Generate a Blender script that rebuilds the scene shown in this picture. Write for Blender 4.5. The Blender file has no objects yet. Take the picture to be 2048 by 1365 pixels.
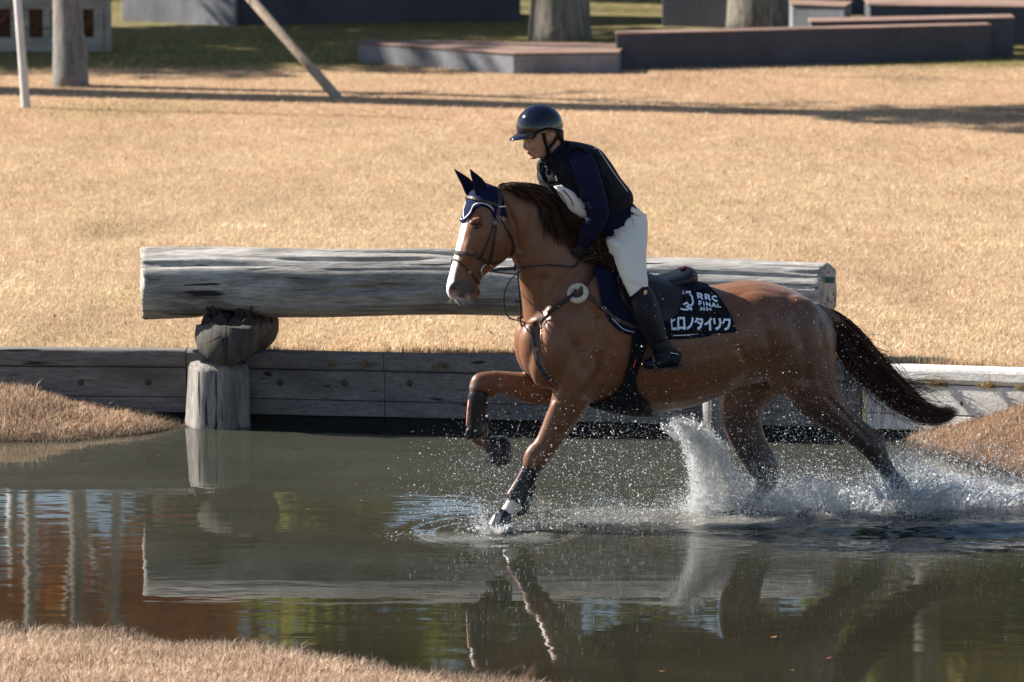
import bpy, bmesh, math, random
import numpy as np
from mathutils import Vector, Matrix, noise
from mathutils.bvhtree import BVHTree

random.seed(7)
RNG = np.random.default_rng(7)
SC = bpy.context.scene
COL = SC.collection
R = math.radians

# ------------------------------------------------------------------ camera
CAM = Vector((0.0, 0.0, 5.1))
FOC = 11378.0                       # focal length in pixels of a 2048-wide frame (200 mm on 36 mm)
PITCH = math.atan(1532.5 / FOC)
cam_d = bpy.data.cameras.new("camera")
cam_d.lens = 200.0
cam_d.sensor_width = 36.0
cam_d.clip_start = 0.5
cam_d.clip_end = 3000.0
cam_d.dof.use_dof = True
cam_d.dof.focus_distance = 30.6
cam_d.dof.aperture_fstop = 4.5
cam = bpy.data.objects.new("camera", cam_d)
cam.location = CAM
cam.rotation_euler = (math.pi / 2 - PITCH, 0, 0)
COL.objects.link(cam)
SC.camera = cam

# ------------------------------------------------------------------ sky and sun
SUN_BEHIND = R(17)                  # the sun stands to the left, a little behind the scene
SUN_EL = R(35)
world = bpy.data.worlds.new("World")
SC.world = world
world.use_nodes = True
wn = world.node_tree
wn.nodes.clear()
w_out = wn.nodes.new("ShaderNodeOutputWorld")
w_bg = wn.nodes.new("ShaderNodeBackground")
w_sky = wn.nodes.new("ShaderNodeTexSky")
w_sky.sky_type = 'NISHITA'
w_sky.sun_disc = False
w_sky.sun_elevation = SUN_EL
# sky sun_rotation 0 puts the sun at +Y and turns clockwise seen from above
w_sky.sun_rotation = -(math.pi / 2 - SUN_BEHIND)
w_sky.air_density = 1.0
w_sky.dust_density = 0.4
w_bg.inputs["Strength"].default_value = 0.05
wn.links.new(w_sky.outputs[0], w_bg.inputs[0])
wn.links.new(w_bg.outputs[0], w_out.inputs[0])

sun_d = bpy.data.lights.new("sun", 'SUN')
sun_d.energy = 5.0
sun_d.angle = R(0.53)
sun_d.color = (1.0, 0.93, 0.83)
sun = bpy.data.objects.new("sun", sun_d)
to_sun = Vector((-math.cos(SUN_BEHIND) * math.cos(SUN_EL), math.sin(SUN_BEHIND) * math.cos(SUN_EL), math.sin(SUN_EL)))
sun.rotation_euler = to_sun.to_track_quat('Z', 'Y').to_euler()
sun.location = (-20, 40, 25)
COL.objects.link(sun)

SC.view_settings.view_transform = 'Standard'
SC.view_settings.look = 'None'
SC.view_settings.exposure = 1.5
SC.view_settings.gamma = 1.0
SC.view_settings.use_curve_mapping = False
SC.render.engine = 'CYCLES'
SC.cycles.max_bounces = 8
SC.cycles.transparent_max_bounces = 12
SC.cycles.use_denoising = True

# ------------------------------------------------------------------ helpers: pixels of the photograph to points in the place
def ray(px, py):
    f = Vector((0, math.cos(PITCH), -math.sin(PITCH)))
    u = Vector((0, math.sin(PITCH), math.cos(PITCH)))
    return f + Vector((1, 0, 0)) * ((px - 1024) / FOC) + u * (-(py - 682.5) / FOC)

def at_z(px, py, z=0.0):
    d = ray(px, py)
    return CAM + d * ((z - CAM.z) / d.z)

def at_y(px, py, y):
    d = ray(px, py)
    return CAM + d * (y / d.y)

# horse frame: FWD is where it gallops, LAT points to its left (camera) side
YAW = R(18)
FWD = Vector((-math.cos(YAW), -math.sin(YAW), 0))
LAT = Vector((math.sin(YAW), -math.cos(YAW), 0))
UPV = Vector((0, 0, 1))
ORG = at_z(1000, 1062, 0.0) - LAT * 0.13
PXM = 374.0                         # pixels per metre at the horse

def P(px, py, lat=0.0, lv=None, org=None):
    lv = lv or LAT
    org = org or ORG
    d = ray(px, py)
    t = (lat - (CAM - org).dot(lv)) / d.dot(lv)
    return CAM + d * t

def catmull(rows, n):
    a = np.array(rows, dtype=float)
    m = len(a)
    if m < 3:
        t = np.linspace(0, 1, n)[:, None]
        return a[0] * (1 - t) + a[-1] * t
    ext = np.vstack([2 * a[0] - a[1], a, 2 * a[-1] - a[-2]])
    out = []
    for s in np.linspace(0, m - 1, n):
        i = min(int(s), m - 2)
        t = s - i
        p0, p1, p2, p3 = ext[i], ext[i + 1], ext[i + 2], ext[i + 3]
        out.append(0.5 * (2 * p1 + (-p0 + p2) * t + (2 * p0 - 5 * p1 + 4 * p2 - p3) * t * t + (-p0 + 3 * p1 - 3 * p2 + p3) * t ** 3))
    return np.array(out)

class Geo:
    """collects vertices and faces of any size and links them as one mesh object"""
    def __init__(self):
        self.v = []
        self.f = []
        self.n = 0
    def add(self, verts, faces):
        self.v.extend([tuple(p) for p in verts])
        self.f.extend([tuple(i + self.n for i in q) for q in faces])
        self.n += len(verts)
    def box(self, c, sx, sy, sz, mat=None):
        c = Vector(c)
        vs = []
        for x in (-1, 1):
            for y in (-1, 1):
                for z in (-1, 1):
                    p = Vector((x * sx / 2, y * sy / 2, z * sz / 2))
                    if mat is not None:
                        p = mat @ p
                    vs.append(c + p)
        self.add(vs, [(0, 1, 3, 2), (4, 6, 7, 5), (0, 4, 5, 1), (2, 3, 7, 6), (0, 2, 6, 4), (1, 5, 7, 3)])
    def loft(self, centers, avec, bvec, n=20, power=1.0, cap=True):
        """rings of centre + a*cos + b*sin"""
        vs = []
        m = len(centers)
        for c, a, b in zip(centers, avec, bvec):
            c, a, b = Vector(c), Vector(a), Vector(b)
            for k in range(n):
                t = 2 * math.pi * k / n
                ct, st = math.cos(t), math.sin(t)
                if power != 1.0:
                    ct = math.copysign(abs(ct) ** power, ct)
                    st = math.copysign(abs(st) ** power, st)
                vs.append(c + a * ct + b * st)
        fs = []
        for i in range(m - 1):
            for k in range(n):
                k2 = (k + 1) % n
                fs.append((i * n + k, i * n + k2, (i + 1) * n + k2, (i + 1) * n + k))
        if cap:
            fs.append(tuple(reversed(range(n))))
            fs.append(tuple(range((m - 1) * n, m * n)))
        self.add(vs, fs)
    def tube(self, pts, rad, n=8, smooth=0):
        pts = [Vector(p) for p in pts]
        if not hasattr(rad, '__len__'):
            rad = [rad] * len(pts)
        if smooth:
            rows = catmull([list(p) + [r] for p, r in zip(pts, rad)], smooth)
            pts = [Vector(r[:3]) for r in rows]
            rad = [max(r[3], 1e-4) for r in rows]
        A, B = [], []
        ref = None
        for i, p in enumerate(pts):
            t = (pts[min(i + 1, len(pts) - 1)] - pts[max(i - 1, 0)]).normalized()
            if ref is None:
                ref = Vector((0, 0, 1)) if abs(t.z) < 0.9 else Vector((1, 0, 0))
            a = (ref - t * ref.dot(t)).normalized()
            b = t.cross(a)
            ref = a
            A.append(a * rad[i]); B.append(b * rad[i])
        self.loft(pts, A, B, n)
    def ellipsoid(self, c, ax, ay, az, n=16, m=10):
        c = Vector(c)
        vs = [c + Vector(az)]
        for i in range(1, m):
            ph = math.pi * i / m
            for k in range(n):
                t = 2 * math.pi * k / n
                vs.append(c + Vector(az) * math.cos(ph) + (Vector(ax) * math.cos(t) + Vector(ay) * math.sin(t)) * math.sin(ph))
        vs.append(c - Vector(az))
        fs = [(0, 1 + k, 1 + (k + 1) % n) for k in range(n)]
        for i in range(m - 2):
            for k in range(n):
                a = 1 + i * n + k
                b = 1 + i * n + (k + 1) % n
                fs.append((a, a + n, b + n, b))
        last = len(vs) - 1
        base = 1 + (m - 2) * n
        fs += [(last, base + (k + 1) % n, base + k) for k in range(n)]
        self.add(vs, fs)
    def ribbon(self, pts, nrm, width, thick=0.004, closed=False):
        """a strap: flat box section following pts, its face turned along nrm"""
        n = len(pts)
        if not hasattr(width, '__len__'):
            width = [width] * n
        vs = []
        for i in range(n):
            p = Vector(pts[i])
            t = (Vector(pts[(i + 1) % n if closed else min(i + 1, n - 1)]) - Vector(pts[(i - 1) % n if closed else max(i - 1, 0)])).normalized()
            nn = Vector(nrm[i])
            nn = (nn - t * nn.dot(t)).normalized()
            s = t.cross(nn) * (width[i] / 2)
            vs += [p - s, p + s, p + s * 0.8 + nn * thick, p - s * 0.8 + nn * thick]
        fs = []
        for i in range(n if closed else n - 1):
            a, b = i * 4, ((i + 1) % n) * 4
            for k in range(4):
                k2 = (k + 1) % 4
                fs.append((a + k, b + k, b + k2, a + k2))
        if not closed:
            fs += [(0, 1, 2, 3), tuple(reversed(range((n - 1) * 4, n * 4)))]
        self.add(vs, fs)
    def mesh(self, name):
        me = bpy.data.meshes.new(name)
        me.from_pydata(self.v, [], self.f)
        me.update()
        return me
    def build(self, name, mat=None, parent=None, smooth=True, fix=True):
        me = self.mesh(name)
        if fix:
            fix_normals(me)
        return link(name, me, mat, parent, smooth)

def fix_normals(me):
    bm = bmesh.new()
    bm.from_mesh(me)
    bmesh.ops.recalc_face_normals(bm, faces=bm.faces)
    bm.to_mesh(me)
    bm.free()

def link(name, me, mat=None, parent=None, smooth=True):
    o = bpy.data.objects.new(name, me)
    COL.objects.link(o)
    if mat is not None:
        me.materials.clear()
        me.materials.append(mat)
    if smooth and hasattr(me, 'polygons'):
        me.polygons.foreach_set('use_smooth', np.ones(len(me.polygons), dtype=bool))
    if parent is not None:
        o.parent = parent
        o.matrix_parent_inverse = Matrix.Translation(-Vector(parent.location)) if parent.type == 'EMPTY' else parent.matrix_world.inverted()
    return o

def mesh_np(name, V, F):
    me = bpy.data.meshes.new(name)
    V = np.asarray(V, dtype=np.float32)
    F = np.asarray(F, dtype=np.int32)
    k = F.shape[1]
    me.vertices.add(len(V))
    me.vertices.foreach_set('co', V.ravel())
    me.loops.add(F.size)
    me.loops.foreach_set('vertex_index', F.ravel())
    me.polygons.add(len(F))
    me.polygons.foreach_set('loop_start', np.arange(0, F.size, k, dtype=np.int32))
    me.update(calc_edges=True)
    return me

def tag(o, label=None, cat=None, group=None, kind=None):
    if label: o['label'] = label
    if cat: o['category'] = cat
    if group: o['group'] = group
    if kind: o['kind'] = kind
    return o

def empty(name, loc, label=None, cat=None, group=None):
    o = bpy.data.objects.new(name, None)
    o.location = loc
    o.empty_display_size = 0.1
    COL.objects.link(o)
    return tag(o, label, cat, group)

def remesh(geo, voxel, smooth_it=6, fac=0.5):
    """one continuous skin around everything collected in geo"""
    me = geo.mesh("tmp")
    fix_normals(me)
    o = bpy.data.objects.new("tmp", me)
    COL.objects.link(o)
    m = o.modifiers.new("r", 'REMESH')
    m.mode = 'VOXEL'
    m.voxel_size = voxel
    m.adaptivity = 0.0
    s = o.modifiers.new("s", 'SMOOTH')
    s.factor = fac
    s.iterations = smooth_it
    dg = bpy.context.evaluated_depsgraph_get()
    dg.update()
    out = bpy.data.meshes.new_from_object(o.evaluated_get(dg))
    bpy.data.objects.remove(o)
    bpy.data.meshes.remove(me)
    return out

def co_of(me):
    a = np.empty(len(me.vertices) * 3, dtype=np.float32)
    me.vertices.foreach_get('co', a)
    return a.reshape(-1, 3).astype(float)

def no_of(me):
    a = np.empty(len(me.vertices) * 3, dtype=np.float32)
    me.vertex_normals.foreach_get('vector', a)
    return a.reshape(-1, 3).astype(float)

def set_co(me, c):
    me.vertices.foreach_set('co', np.asarray(c, dtype=np.float32).ravel())
    me.update()

def to_px(C):
    """photograph pixel of each point (used only to place marks that lie on a surface)"""
    d = C - np.array(CAM)
    f = np.array((0, math.cos(PITCH), -math.sin(PITCH)))
    u = np.array((0, math.sin(PITCH), math.cos(PITCH)))
    z = d @ f
    return 1024 + FOC * d[:, 0] / z, 682.5 - FOC * (d @ u) / z

def vnoise(C, scale, seed=0.0):
    return np.array([noise.noise(Vector((float(p[0]) * scale + seed, float(p[1]) * scale, float(p[2]) * scale))) for p in C])

def fnoise(x, y, seed=0):
    """cheap smooth noise of two arrays built from sines"""
    r = np.random.default_rng(seed)
    out = np.zeros_like(x, dtype=float)
    for i in range(7):
        a = r.uniform(0, 2 * math.pi)
        f = r.uniform(0.6, 1.9)
        out += np.sin(f * (x * math.cos(a) + y * math.sin(a)) + r.uniform(0, 6.28) + 1.3 * np.sin(f * 0.7 * (x * math.sin(a) - y * math.cos(a)) + r.uniform(0, 6.28)))
    return out / 7

# ------------------------------------------------------------------ materials
def new_mat(name):
    m = bpy.data.materials.new(name)
    m.use_nodes = True
    nt = m.node_tree
    b = nt.nodes["Principled BSDF"]
    return m, nt, b

def N(nt, t, **kw):
    n = nt.nodes.new(t)
    for k, v in kw.items():
        if k in n.inputs:
            n.inputs[k].default_value = v
        else:
            setattr(n, k, v)
    return n

def ramp(nt, fac, stops):
    r = nt.nodes.new("ShaderNodeValToRGB")
    el = r.color_ramp.elements
    while len(el) < len(stops):
        el.new(0.5)
    for e, (p, c) in zip(el, stops):
        e.position = p
        e.color = (c[0], c[1], c[2], 1) if hasattr(c, '__len__') else (c, c, c, 1)
    nt.links.new(fac, r.inputs[0])
    return r.outputs[0]

def mixc(nt, fac, a, b, blend='MIX'):
    m = nt.nodes.new("ShaderNodeMix")
    m.data_type = 'RGBA'
    m.blend_type = blend
    for s, x in ((0, fac), (6, a), (7, b)):
        if hasattr(x, 'links') or hasattr(x, 'node'):
            nt.links.new(x, m.inputs[s])
        elif hasattr(x, '__len__'):
            m.inputs[s].default_value = (x[0], x[1], x[2], 1)
        else:
            m.inputs[s].default_value = x
    return m.outputs[2]

def coords(nt, scale=(1, 1, 1), kind='Object'):
    t = N(nt, "ShaderNodeTexCoord")
    mp = N(nt, "ShaderNodeMapping")
    mp.inputs['Scale'].default_value = scale
    nt.links.new(t.outputs[kind], mp.inputs[0])
    return mp.outputs[0]

def noise_tex(nt, vec, scale, detail=4, rough=0.6):
    n = N(nt, "ShaderNodeTexNoise")
    n.inputs['Scale'].default_value = scale
    n.inputs['Detail'].default_value = detail
    n.inputs['Roughness'].default_value = rough
    nt.links.new(vec, n.inputs['Vector'])
    return n.outputs[0]

def bump(nt, b, h, strength=0.3, dist=0.01):
    n = N(nt, "ShaderNodeBump")
    n.inputs['Strength'].default_value = strength
    n.inputs['Distance'].default_value = dist
    nt.links.new(h, n.inputs['Height'])
    nt.links.new(n.outputs[0], b.inputs['Normal'])

def simple(name, col, rough=0.6, spread=0.25, scale=30, metal=0.0, bmp=0.15, spec=0.5, coat=0.0, sheen=0.0, bd=0.002):
    m, nt, b = new_mat(name)
    v = coords(nt)
    n = noise_tex(nt, v, scale)
    lo = [c * (1 - spread) for c in col]
    hi = [min(1, c * (1 + spread)) for c in col]
    nt.links.new(ramp(nt, n, [(0.3, lo), (0.7, hi)]), b.inputs['Base Color'])
    b.inputs['Roughness'].default_value = rough
    b.inputs['Metallic'].default_value = metal
    b.inputs['Specular IOR Level'].default_value = spec
    b.inputs['Coat Weight'].default_value = coat
    b.inputs['Coat Roughness'].default_value = 0.05
    b.inputs['Sheen Weight'].default_value = sheen
    if bmp:
        bump(nt, b, noise_tex(nt, v, scale * 3), bmp, bd)
    return m

def wood(name, lo, hi, axis=0, scale=1.0, crack=0.35, patch=(0.1, 0.1, 0.1), wet=None):
    """weathered wood, grain drawn out along one axis"""
    m, nt, b = new_mat(name)
    s = [14 * scale] * 3
    s[axis] = 0.9 * scale
    v = coords(nt, s)
    oi = N(nt, "ShaderNodeObjectInfo")
    add = N(nt, "ShaderNodeVectorMath", operation='ADD')
    sc = N(nt, "ShaderNodeVectorMath", operation='SCALE')
    comb = N(nt, "ShaderNodeCombineXYZ")
    for k in range(3):
        nt.links.new(oi.outputs['Random'], comb.inputs[k])
    nt.links.new(comb.outputs[0], sc.inputs[0])
    sc.inputs['Scale'].default_value = 37.0
    nt.links.new(v, add.inputs[0])
    nt.links.new(sc.outputs[0], add.inputs[1])
    v2 = add.outputs[0]
    g = noise_tex(nt, v2, 1.0, 8, 0.65)
    fine = noise_tex(nt, v2, 6.0, 8, 0.75)
    base = ramp(nt, g, [(0.3, lo), (0.62, hi)])
    c = mixc(nt, 0.62, base, ramp(nt, fine, [(0.36, [x * 0.5 for x in lo]), (0.5, [(x + y) / 2 for x, y in zip(lo, hi)]), (0.64, [min(1, x * 1.15) for x in hi])]))
    s2 = [3.0 * scale] * 3
    s2[axis] = 1.0 * scale
    big = noise_tex(nt, coords(nt, s2), 1.3, 5, 0.6)
    c = mixc(nt, ramp(nt, big, [(0.45, 0.0), (0.68, 0.75)]), c, patch)
    s3 = [26 * scale] * 3
    s3[axis] = 0.55 * scale
    cr = noise_tex(nt, coords(nt, s3), 1.0, 3, 0.5)
    crk = ramp(nt, cr, [(0.0, 1.0), (crack, 1.0), (crack + 0.035, 0.0)])
    c = mixc(nt, crk, c, (0.03, 0.027, 0.025))
    nt.links.new(c, b.inputs['Base Color'])
    b.inputs['Roughness'].default_value = 0.85
    b.inputs['Specular IOR Level'].default_value = 0.2
    h = N(nt, "ShaderNodeMath", operation='SUBTRACT')
    nt.links.new(g, h.inputs[0])
    nt.links.new(crk, h.inputs[1])
    h2 = N(nt, "ShaderNodeMath", operation='ADD')
    nt.links.new(h.outputs[0], h2.inputs[0])
    nt.links.new(fine, h2.inputs[1])
    bump(nt, b, h2.outputs[0], 0.7, 0.012)
    return m

def attr_mat(name, rough=0.5, spec=0.4, sheen=0.0, fine=120, amt=0.25, bmp=0.1, trans=0.0, sub=0.0):
    m, nt, b = new_mat(name)
    a = N(nt, "ShaderNodeAttribute", attribute_name='Col')
    v = coords(nt)
    n = noise_tex(nt, v, fine)
    n2 = noise_tex(nt, v, 6.0)
    c = mixc(nt, 1.0, a.outputs['Color'], ramp(nt, n, [(0.25, 1 - amt), (0.75, 1.0)]), 'MULTIPLY')
    c = mixc(nt, 1.0, c, ramp(nt, n2, [(0.3, 0.85), (0.7, 1.0)]), 'MULTIPLY')
    nt.links.new(c, b.inputs['Base Color'])
    b.inputs['Roughness'].default_value = rough
    b.inputs['Specular IOR Level'].default_value = spec
    b.inputs['Sheen Weight'].default_value = sheen
    if sub:
        b.inputs['Subsurface Weight'].default_value = sub
        b.inputs['Subsurface Scale'].default_value = 0.01
    if bmp:
        bump(nt, b, n, bmp, 0.003)
    if trans:
        tr = N(nt, "ShaderNodeBsdfTranslucent")
        nt.links.new(c, tr.inputs[0])
        mx = N(nt, "ShaderNodeMixShader")
        mx.inputs[0].default_value = trans
        nt.links.new(b.outputs[0], mx.inputs[1])
        nt.links.new(tr.outputs[0], mx.inputs[2])
        nt.links.new(mx.outputs[0], nt.nodes['Material Output'].inputs[0])
    return m

def set_col(me, cols):
    a = me.color_attributes.new('Col', 'FLOAT_COLOR', 'POINT')
    c = np.ones((len(me.vertices), 4), dtype=np.float32)
    c[:, :3] = cols
    a.data.foreach_set('color', c.ravel())

# ================================================================== SETTING
HW = 0.44                           # top of the retaining wall above the water
W_B = at_z(372, 700, HW)
W_A = W_B + Vector((-60, 3.0, 0))
W_C = at_z(1728, 729, HW)
ang_r = R(25)
W_D = W_C + Vector((math.cos(ang_r), -math.sin(ang_r), 0)) * 9
wall_x = np.array([W_A.x, W_B.x, W_C.x, W_D.x])
wall_y = np.array([W_A.y, W_B.y, W_C.y, W_D.y])
def wall_front(x):
    return np.interp(x, wall_x, wall_y)

# ---- materials of the ground
def grass_ground(name, stops, big):
    m, nt, b = new_mat(name)
    v = coords(nt)
    n1 = noise_tex(nt, v, 90, 6, 0.75)
    n2 = noise_tex(nt, v, 1.1, 5, 0.6)
    n3 = noise_tex(nt, v, 12, 4, 0.6)
    c = ramp(nt, n1, stops)
    c = mixc(nt, ramp(nt, n2, [(0.4, 0.0), (0.62, 0.65)]), c, big)
    c = mixc(nt, 1.0, c, ramp(nt, n3, [(0.25, 0.7), (0.7, 1.05)]), 'MULTIPLY')
    nt.links.new(c, b.inputs['Base Color'])
    b.inputs['Roughness'].default_value = 0.95
    b.inputs['Specular IOR Level'].default_value = 0.1
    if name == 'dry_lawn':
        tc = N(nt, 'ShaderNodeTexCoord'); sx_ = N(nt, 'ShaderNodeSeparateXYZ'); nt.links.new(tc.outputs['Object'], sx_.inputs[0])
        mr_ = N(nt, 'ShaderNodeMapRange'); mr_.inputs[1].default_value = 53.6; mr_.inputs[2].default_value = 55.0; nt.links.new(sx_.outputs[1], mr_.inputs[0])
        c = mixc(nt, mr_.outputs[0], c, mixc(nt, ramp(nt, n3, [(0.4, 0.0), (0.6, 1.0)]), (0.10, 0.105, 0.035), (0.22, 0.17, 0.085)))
        nt.links.new(c, b.inputs['Base Color'])
    else:
        tc = N(nt, 'ShaderNodeTexCoord'); sx_ = N(nt, 'ShaderNodeSeparateXYZ'); nt.links.new(tc.outputs['Object'], sx_.inputs[0])
        mr_ = N(nt, 'ShaderNodeMapRange'); mr_.inputs[1].default_value = 0.005; mr_.inputs[2].default_value = 0.04; nt.links.new(sx_.outputs[2], mr_.inputs[0])
        c = mixc(nt, mr_.outputs[0], (0.035, 0.027, 0.02), c); nt.links.new(c, b.inputs['Base Color'])
    bump(nt, b, n1, 0.8, 0.02)
    return m
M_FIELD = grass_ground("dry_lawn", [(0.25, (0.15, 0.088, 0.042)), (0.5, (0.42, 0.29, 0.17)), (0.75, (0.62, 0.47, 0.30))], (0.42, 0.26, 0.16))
M_BANK = grass_ground("bank_soil", [(0.25, (0.09, 0.055, 0.03)), (0.5, (0.2, 0.12, 0.07)), (0.75, (0.34, 0.22, 0.13))], (0.16, 0.08, 0.045))
M_BLADE = attr_mat("dry_grass", rough=0.7, spec=0.2, fine=40, amt=0.15, bmp=0, trans=0.3)

def field_h(x, y):
    base = 0.425 + 0.02 * fnoise(x * 0.5, y * 0.5, 3) + 0.008 * fnoise(x * 2.3, y * 2.3, 5)
    far = np.clip((y - 52) / 30, 0, 1)
    return base + 0.25 * far * fnoise(x * 0.1, y * 0.1, 4)

# ---- the field: one sheet from the back of the wall to the horizon
xs = np.unique(np.concatenate([-np.geomspace(8, 1500, 40), np.linspace(-8, 8, 161), np.geomspace(8, 1500, 40)]))
ts = np.unique(np.concatenate([np.linspace(0, 22, 180), 22 + np.geomspace(0.3, 2000, 60)]))
X, T = np.meshgrid(xs, ts)
Y = wall_front(np.clip(X, -60, 9)) + 0.10 + T
Z = field_h(X, Y)
def grid_faces(ny, nx):
    i = np.arange(ny - 1)[:, None] * nx + np.arange(nx - 1)[None, :]
    return np.stack([i, i + 1, i + nx + 1, i + nx], -1).reshape(-1, 4)
me = mesh_np("field", np.stack([X, Y, Z], -1).reshape(-1, 3), grid_faces(len(ts), len(xs)))
tag(link("field", me, M_FIELD), kind='structure')

# ---- the pond basin with its three grassy banks
def shore(pxs):
    p = [at_z(a, b, 0.0) for a, b in pxs]
    return np.array([q.x for q in p]), np.array([q.y for q in p])
F_x, F_y = shore([(-3000, 1210), (-600, 1250), (0, 1258), (250, 1268), (400, 1284), (560, 1300), (800, 1336), (1000, 1358), (1150, 1378), (1500, 1410), (2048, 1440), (4000, 1450)])
L_x, L_y = shore([(-4000, 900), (-500, 888), (0, 884), (150, 882), (280, 870), (345, 858), (392, 852)])
R_x, R_y = shore([(1800, 884), (1850, 908), (1920, 930), (1990, 950), (2048, 965), (2400, 1030), (4000, 1150)])
def tops(pxs):
    xo, zo = [], []
    for a, b in pxs:
        q = at_y(a, b, 33.9)
        for _ in range(4):
            q = at_y(a, b, float(wall_front(q.x)))
        xo.append(q.x); zo.append(q.z)
    return np.array(xo), np.array(zo)
LT_x, LT_z = tops([(-4000, 700), (-500, 740), (0, 771), (60, 777), (100, 789), (150, 804), (230, 818), (300, 828), (365, 843), (395, 856)])
RT_x, RT_z = tops([(1796, 880), (1810, 872), (1860, 860), (1910, 848), (1960, 833), (2048, 806), (2300, 760), (4000, 700)])
def sstep(t):
    t = np.clip(t, 0, 1)
    return t * t * (3 - 2 * t)
def bank_h(x, y):
    wy = wall_front(x)
    fy = np.interp(x, F_x, F_y)
    d = fy - y
    hf = np.where(d > 0, 0.25 * (1 - np.exp(-d * 0.35)) , 0.5 * d)
    ly = np.interp(x, L_x, L_y, right=99)
    lz = np.interp(x, LT_x, LT_z, right=-0.3)
    hl = np.where(x < LT_x[-1], np.where(y > ly, lz * sstep((y - ly) / np.maximum(wy - ly, 0.05)) ** 0.7, 0.5 * (y - ly)), -0.5)
    ry = np.interp(x, R_x, R_y, left=99)
    rz = np.interp(x, RT_x, RT_z, left=-0.3)
    hr = np.where(x > RT_x[0], np.where(y > ry, rz * sstep((y - ry) / np.maximum(wy - ry, 0.05)) ** 1.0, 0.5 * (y - ry)), -0.5)
    h = np.maximum(np.maximum(hf, hl), hr)
    h = np.maximum(h, -0.35)
    return h + np.where(h > -0.05, 0.012 * fnoise(x * 6, y * 6, 11) + 0.01 * fnoise(x * 15, y * 15, 12), 0)
xs = np.unique(np.concatenate([-np.geomspace(4.5, 60, 20), np.linspace(-4.5, 4.5, 226), np.geomspace(4.5, 60, 20)]))
ys = np.unique(np.concatenate([np.linspace(-25, 24, 20), np.linspace(24, 35, 276)]))
X, Y = np.meshgrid(xs, ys)
Y = np.minimum(Y, wall_front(np.clip(X, -60, 9)) + 0.06)
Z = bank_h(X, Y)
me = mesh_np("pond_bank", np.stack([X, Y, Z], -1).reshape(-1, 3), grid_faces(len(ys), len(xs)))
tag(link("pond_bank", me, M_BANK), kind='structure')

# ---- grass blades
def blades(name, pos, hgt, wid, cols, lean=0.5, seg=1, seed=1):
    r = np.random.default_rng(seed)
    n = len(pos)
    az = r.uniform(0, 2 * math.pi, n)
    la = r.uniform(0, 2 * math.pi, n)
    ll = np.abs(r.normal(0, lean, n))[:, None] * hgt[:, None]
    side = np.stack([np.cos(az), np.sin(az), np.zeros(n)], -1) * (wid / 2)[:, None]
    ld = np.stack([np.cos(la), np.sin(la), np.zeros(n)], -1)
    up = np.array([0, 0, 1.0])
    if seg == 1:
        tip = pos + up * hgt[:, None] + ld * ll
        V = np.stack([pos - side, pos + side, tip], 1).reshape(-1, 3)
        F = np.arange(3 * n).reshape(n, 3)
        k = 3
    else:
        mid = pos + up * (hgt * 0.6)[:, None] + ld * ll * 0.3
        tip = pos + up * (hgt * 0.95)[:, None] + ld * ll
        V = np.stack([pos - side, pos + side, mid - side * 0.7, mid + side * 0.7, tip], 1).reshape(-1, 3)
        b = (np.arange(n) * 5)[:, None]
        F = np.concatenate([b + np.array([0, 1, 3]), b + np.array([0, 3, 2]), b + np.array([2, 3, 4])], 0)
        k = 5
    me = mesh_np(name, V, F)
    set_col(me, np.repeat(cols, k, axis=0))
    return tag(link(name, me, M_BLADE, smooth=False), kind='stuff')

def pick(n, pal, wts, r, jit=0.12):
    p = np.array(pal)[r.choice(len(pal), n, p=np.array(wts) / sum(wts))]
    return np.clip(p * (1 + r.normal(0, jit, (n, 1))), 0.01, 0.9)

STRAW = [(0.76, 0.61, 0.45), (0.68, 0.53, 0.37), (0.50, 0.36, 0.24), (0.82, 0.71, 0.56)]
PINK = [(0.75, 0.53, 0.41), (0.65, 0.44, 0.32), (0.50, 0.32, 0.23), (0.79, 0.60, 0.47)]
GREEN = [(0.20, 0.22, 0.06), (0.30, 0.28, 0.08), (0.40, 0.32, 0.12), (0.14, 0.17, 0.05)]
r = np.random.default_rng(21)
n = 420000
# density follows what the lens resolves: thicker near the wall
u = r.uniform(0, 1, n)
yy = 33.6 + 24.5 * u ** 1.15
xx = r.uniform(-0.1, 0.1, n) * yy
ok = yy > wall_front(xx) + 0.12
yy, xx = yy[ok], xx[ok]
n = len(yy)
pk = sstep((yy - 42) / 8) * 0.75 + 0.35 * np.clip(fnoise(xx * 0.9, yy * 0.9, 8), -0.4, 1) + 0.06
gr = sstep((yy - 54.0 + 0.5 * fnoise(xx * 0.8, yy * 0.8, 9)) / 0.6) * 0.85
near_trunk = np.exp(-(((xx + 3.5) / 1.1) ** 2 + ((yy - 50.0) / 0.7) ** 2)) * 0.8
cs = pick(n, STRAW, [4, 3, 1, 2], r)
cp = pick(n, PINK, [4, 3, 2, 2], r)
cg = pick(n, GREEN, [3, 3, 2, 2], r)
w = (r.uniform(0, 1, n) < pk)[:, None]
cc = np.where(w, cp, cs)
cc = np.where((r.uniform(0, 1, n) < np.maximum(gr, near_trunk))[:, None], cg, cc)
bare = np.clip(fnoise(xx * 2.6, yy * 1.3, 18) - 0.28, 0, 0.5)[:, None]
cc = cc * (1 - bare * 0.9)
gp = (fnoise(xx * 2.1 + 5, yy * 1.2, 19) + r.normal(0, 0.12, n)) > 0.62
cc[gp & (r.uniform(0, 1, n) < 0.35)] *= np.array([0.72, 0.88, 0.6])
cc = cc * np.array([1.0, 0.975, 0.88])
tone = (1.02 + 0.26 * fnoise(xx * 1.6, yy * 0.9, 14) + 0.22 * fnoise(xx * 6, yy * 3, 15) + 0.2 * fnoise(xx * 19, yy * 9, 16))[:, None]
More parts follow.
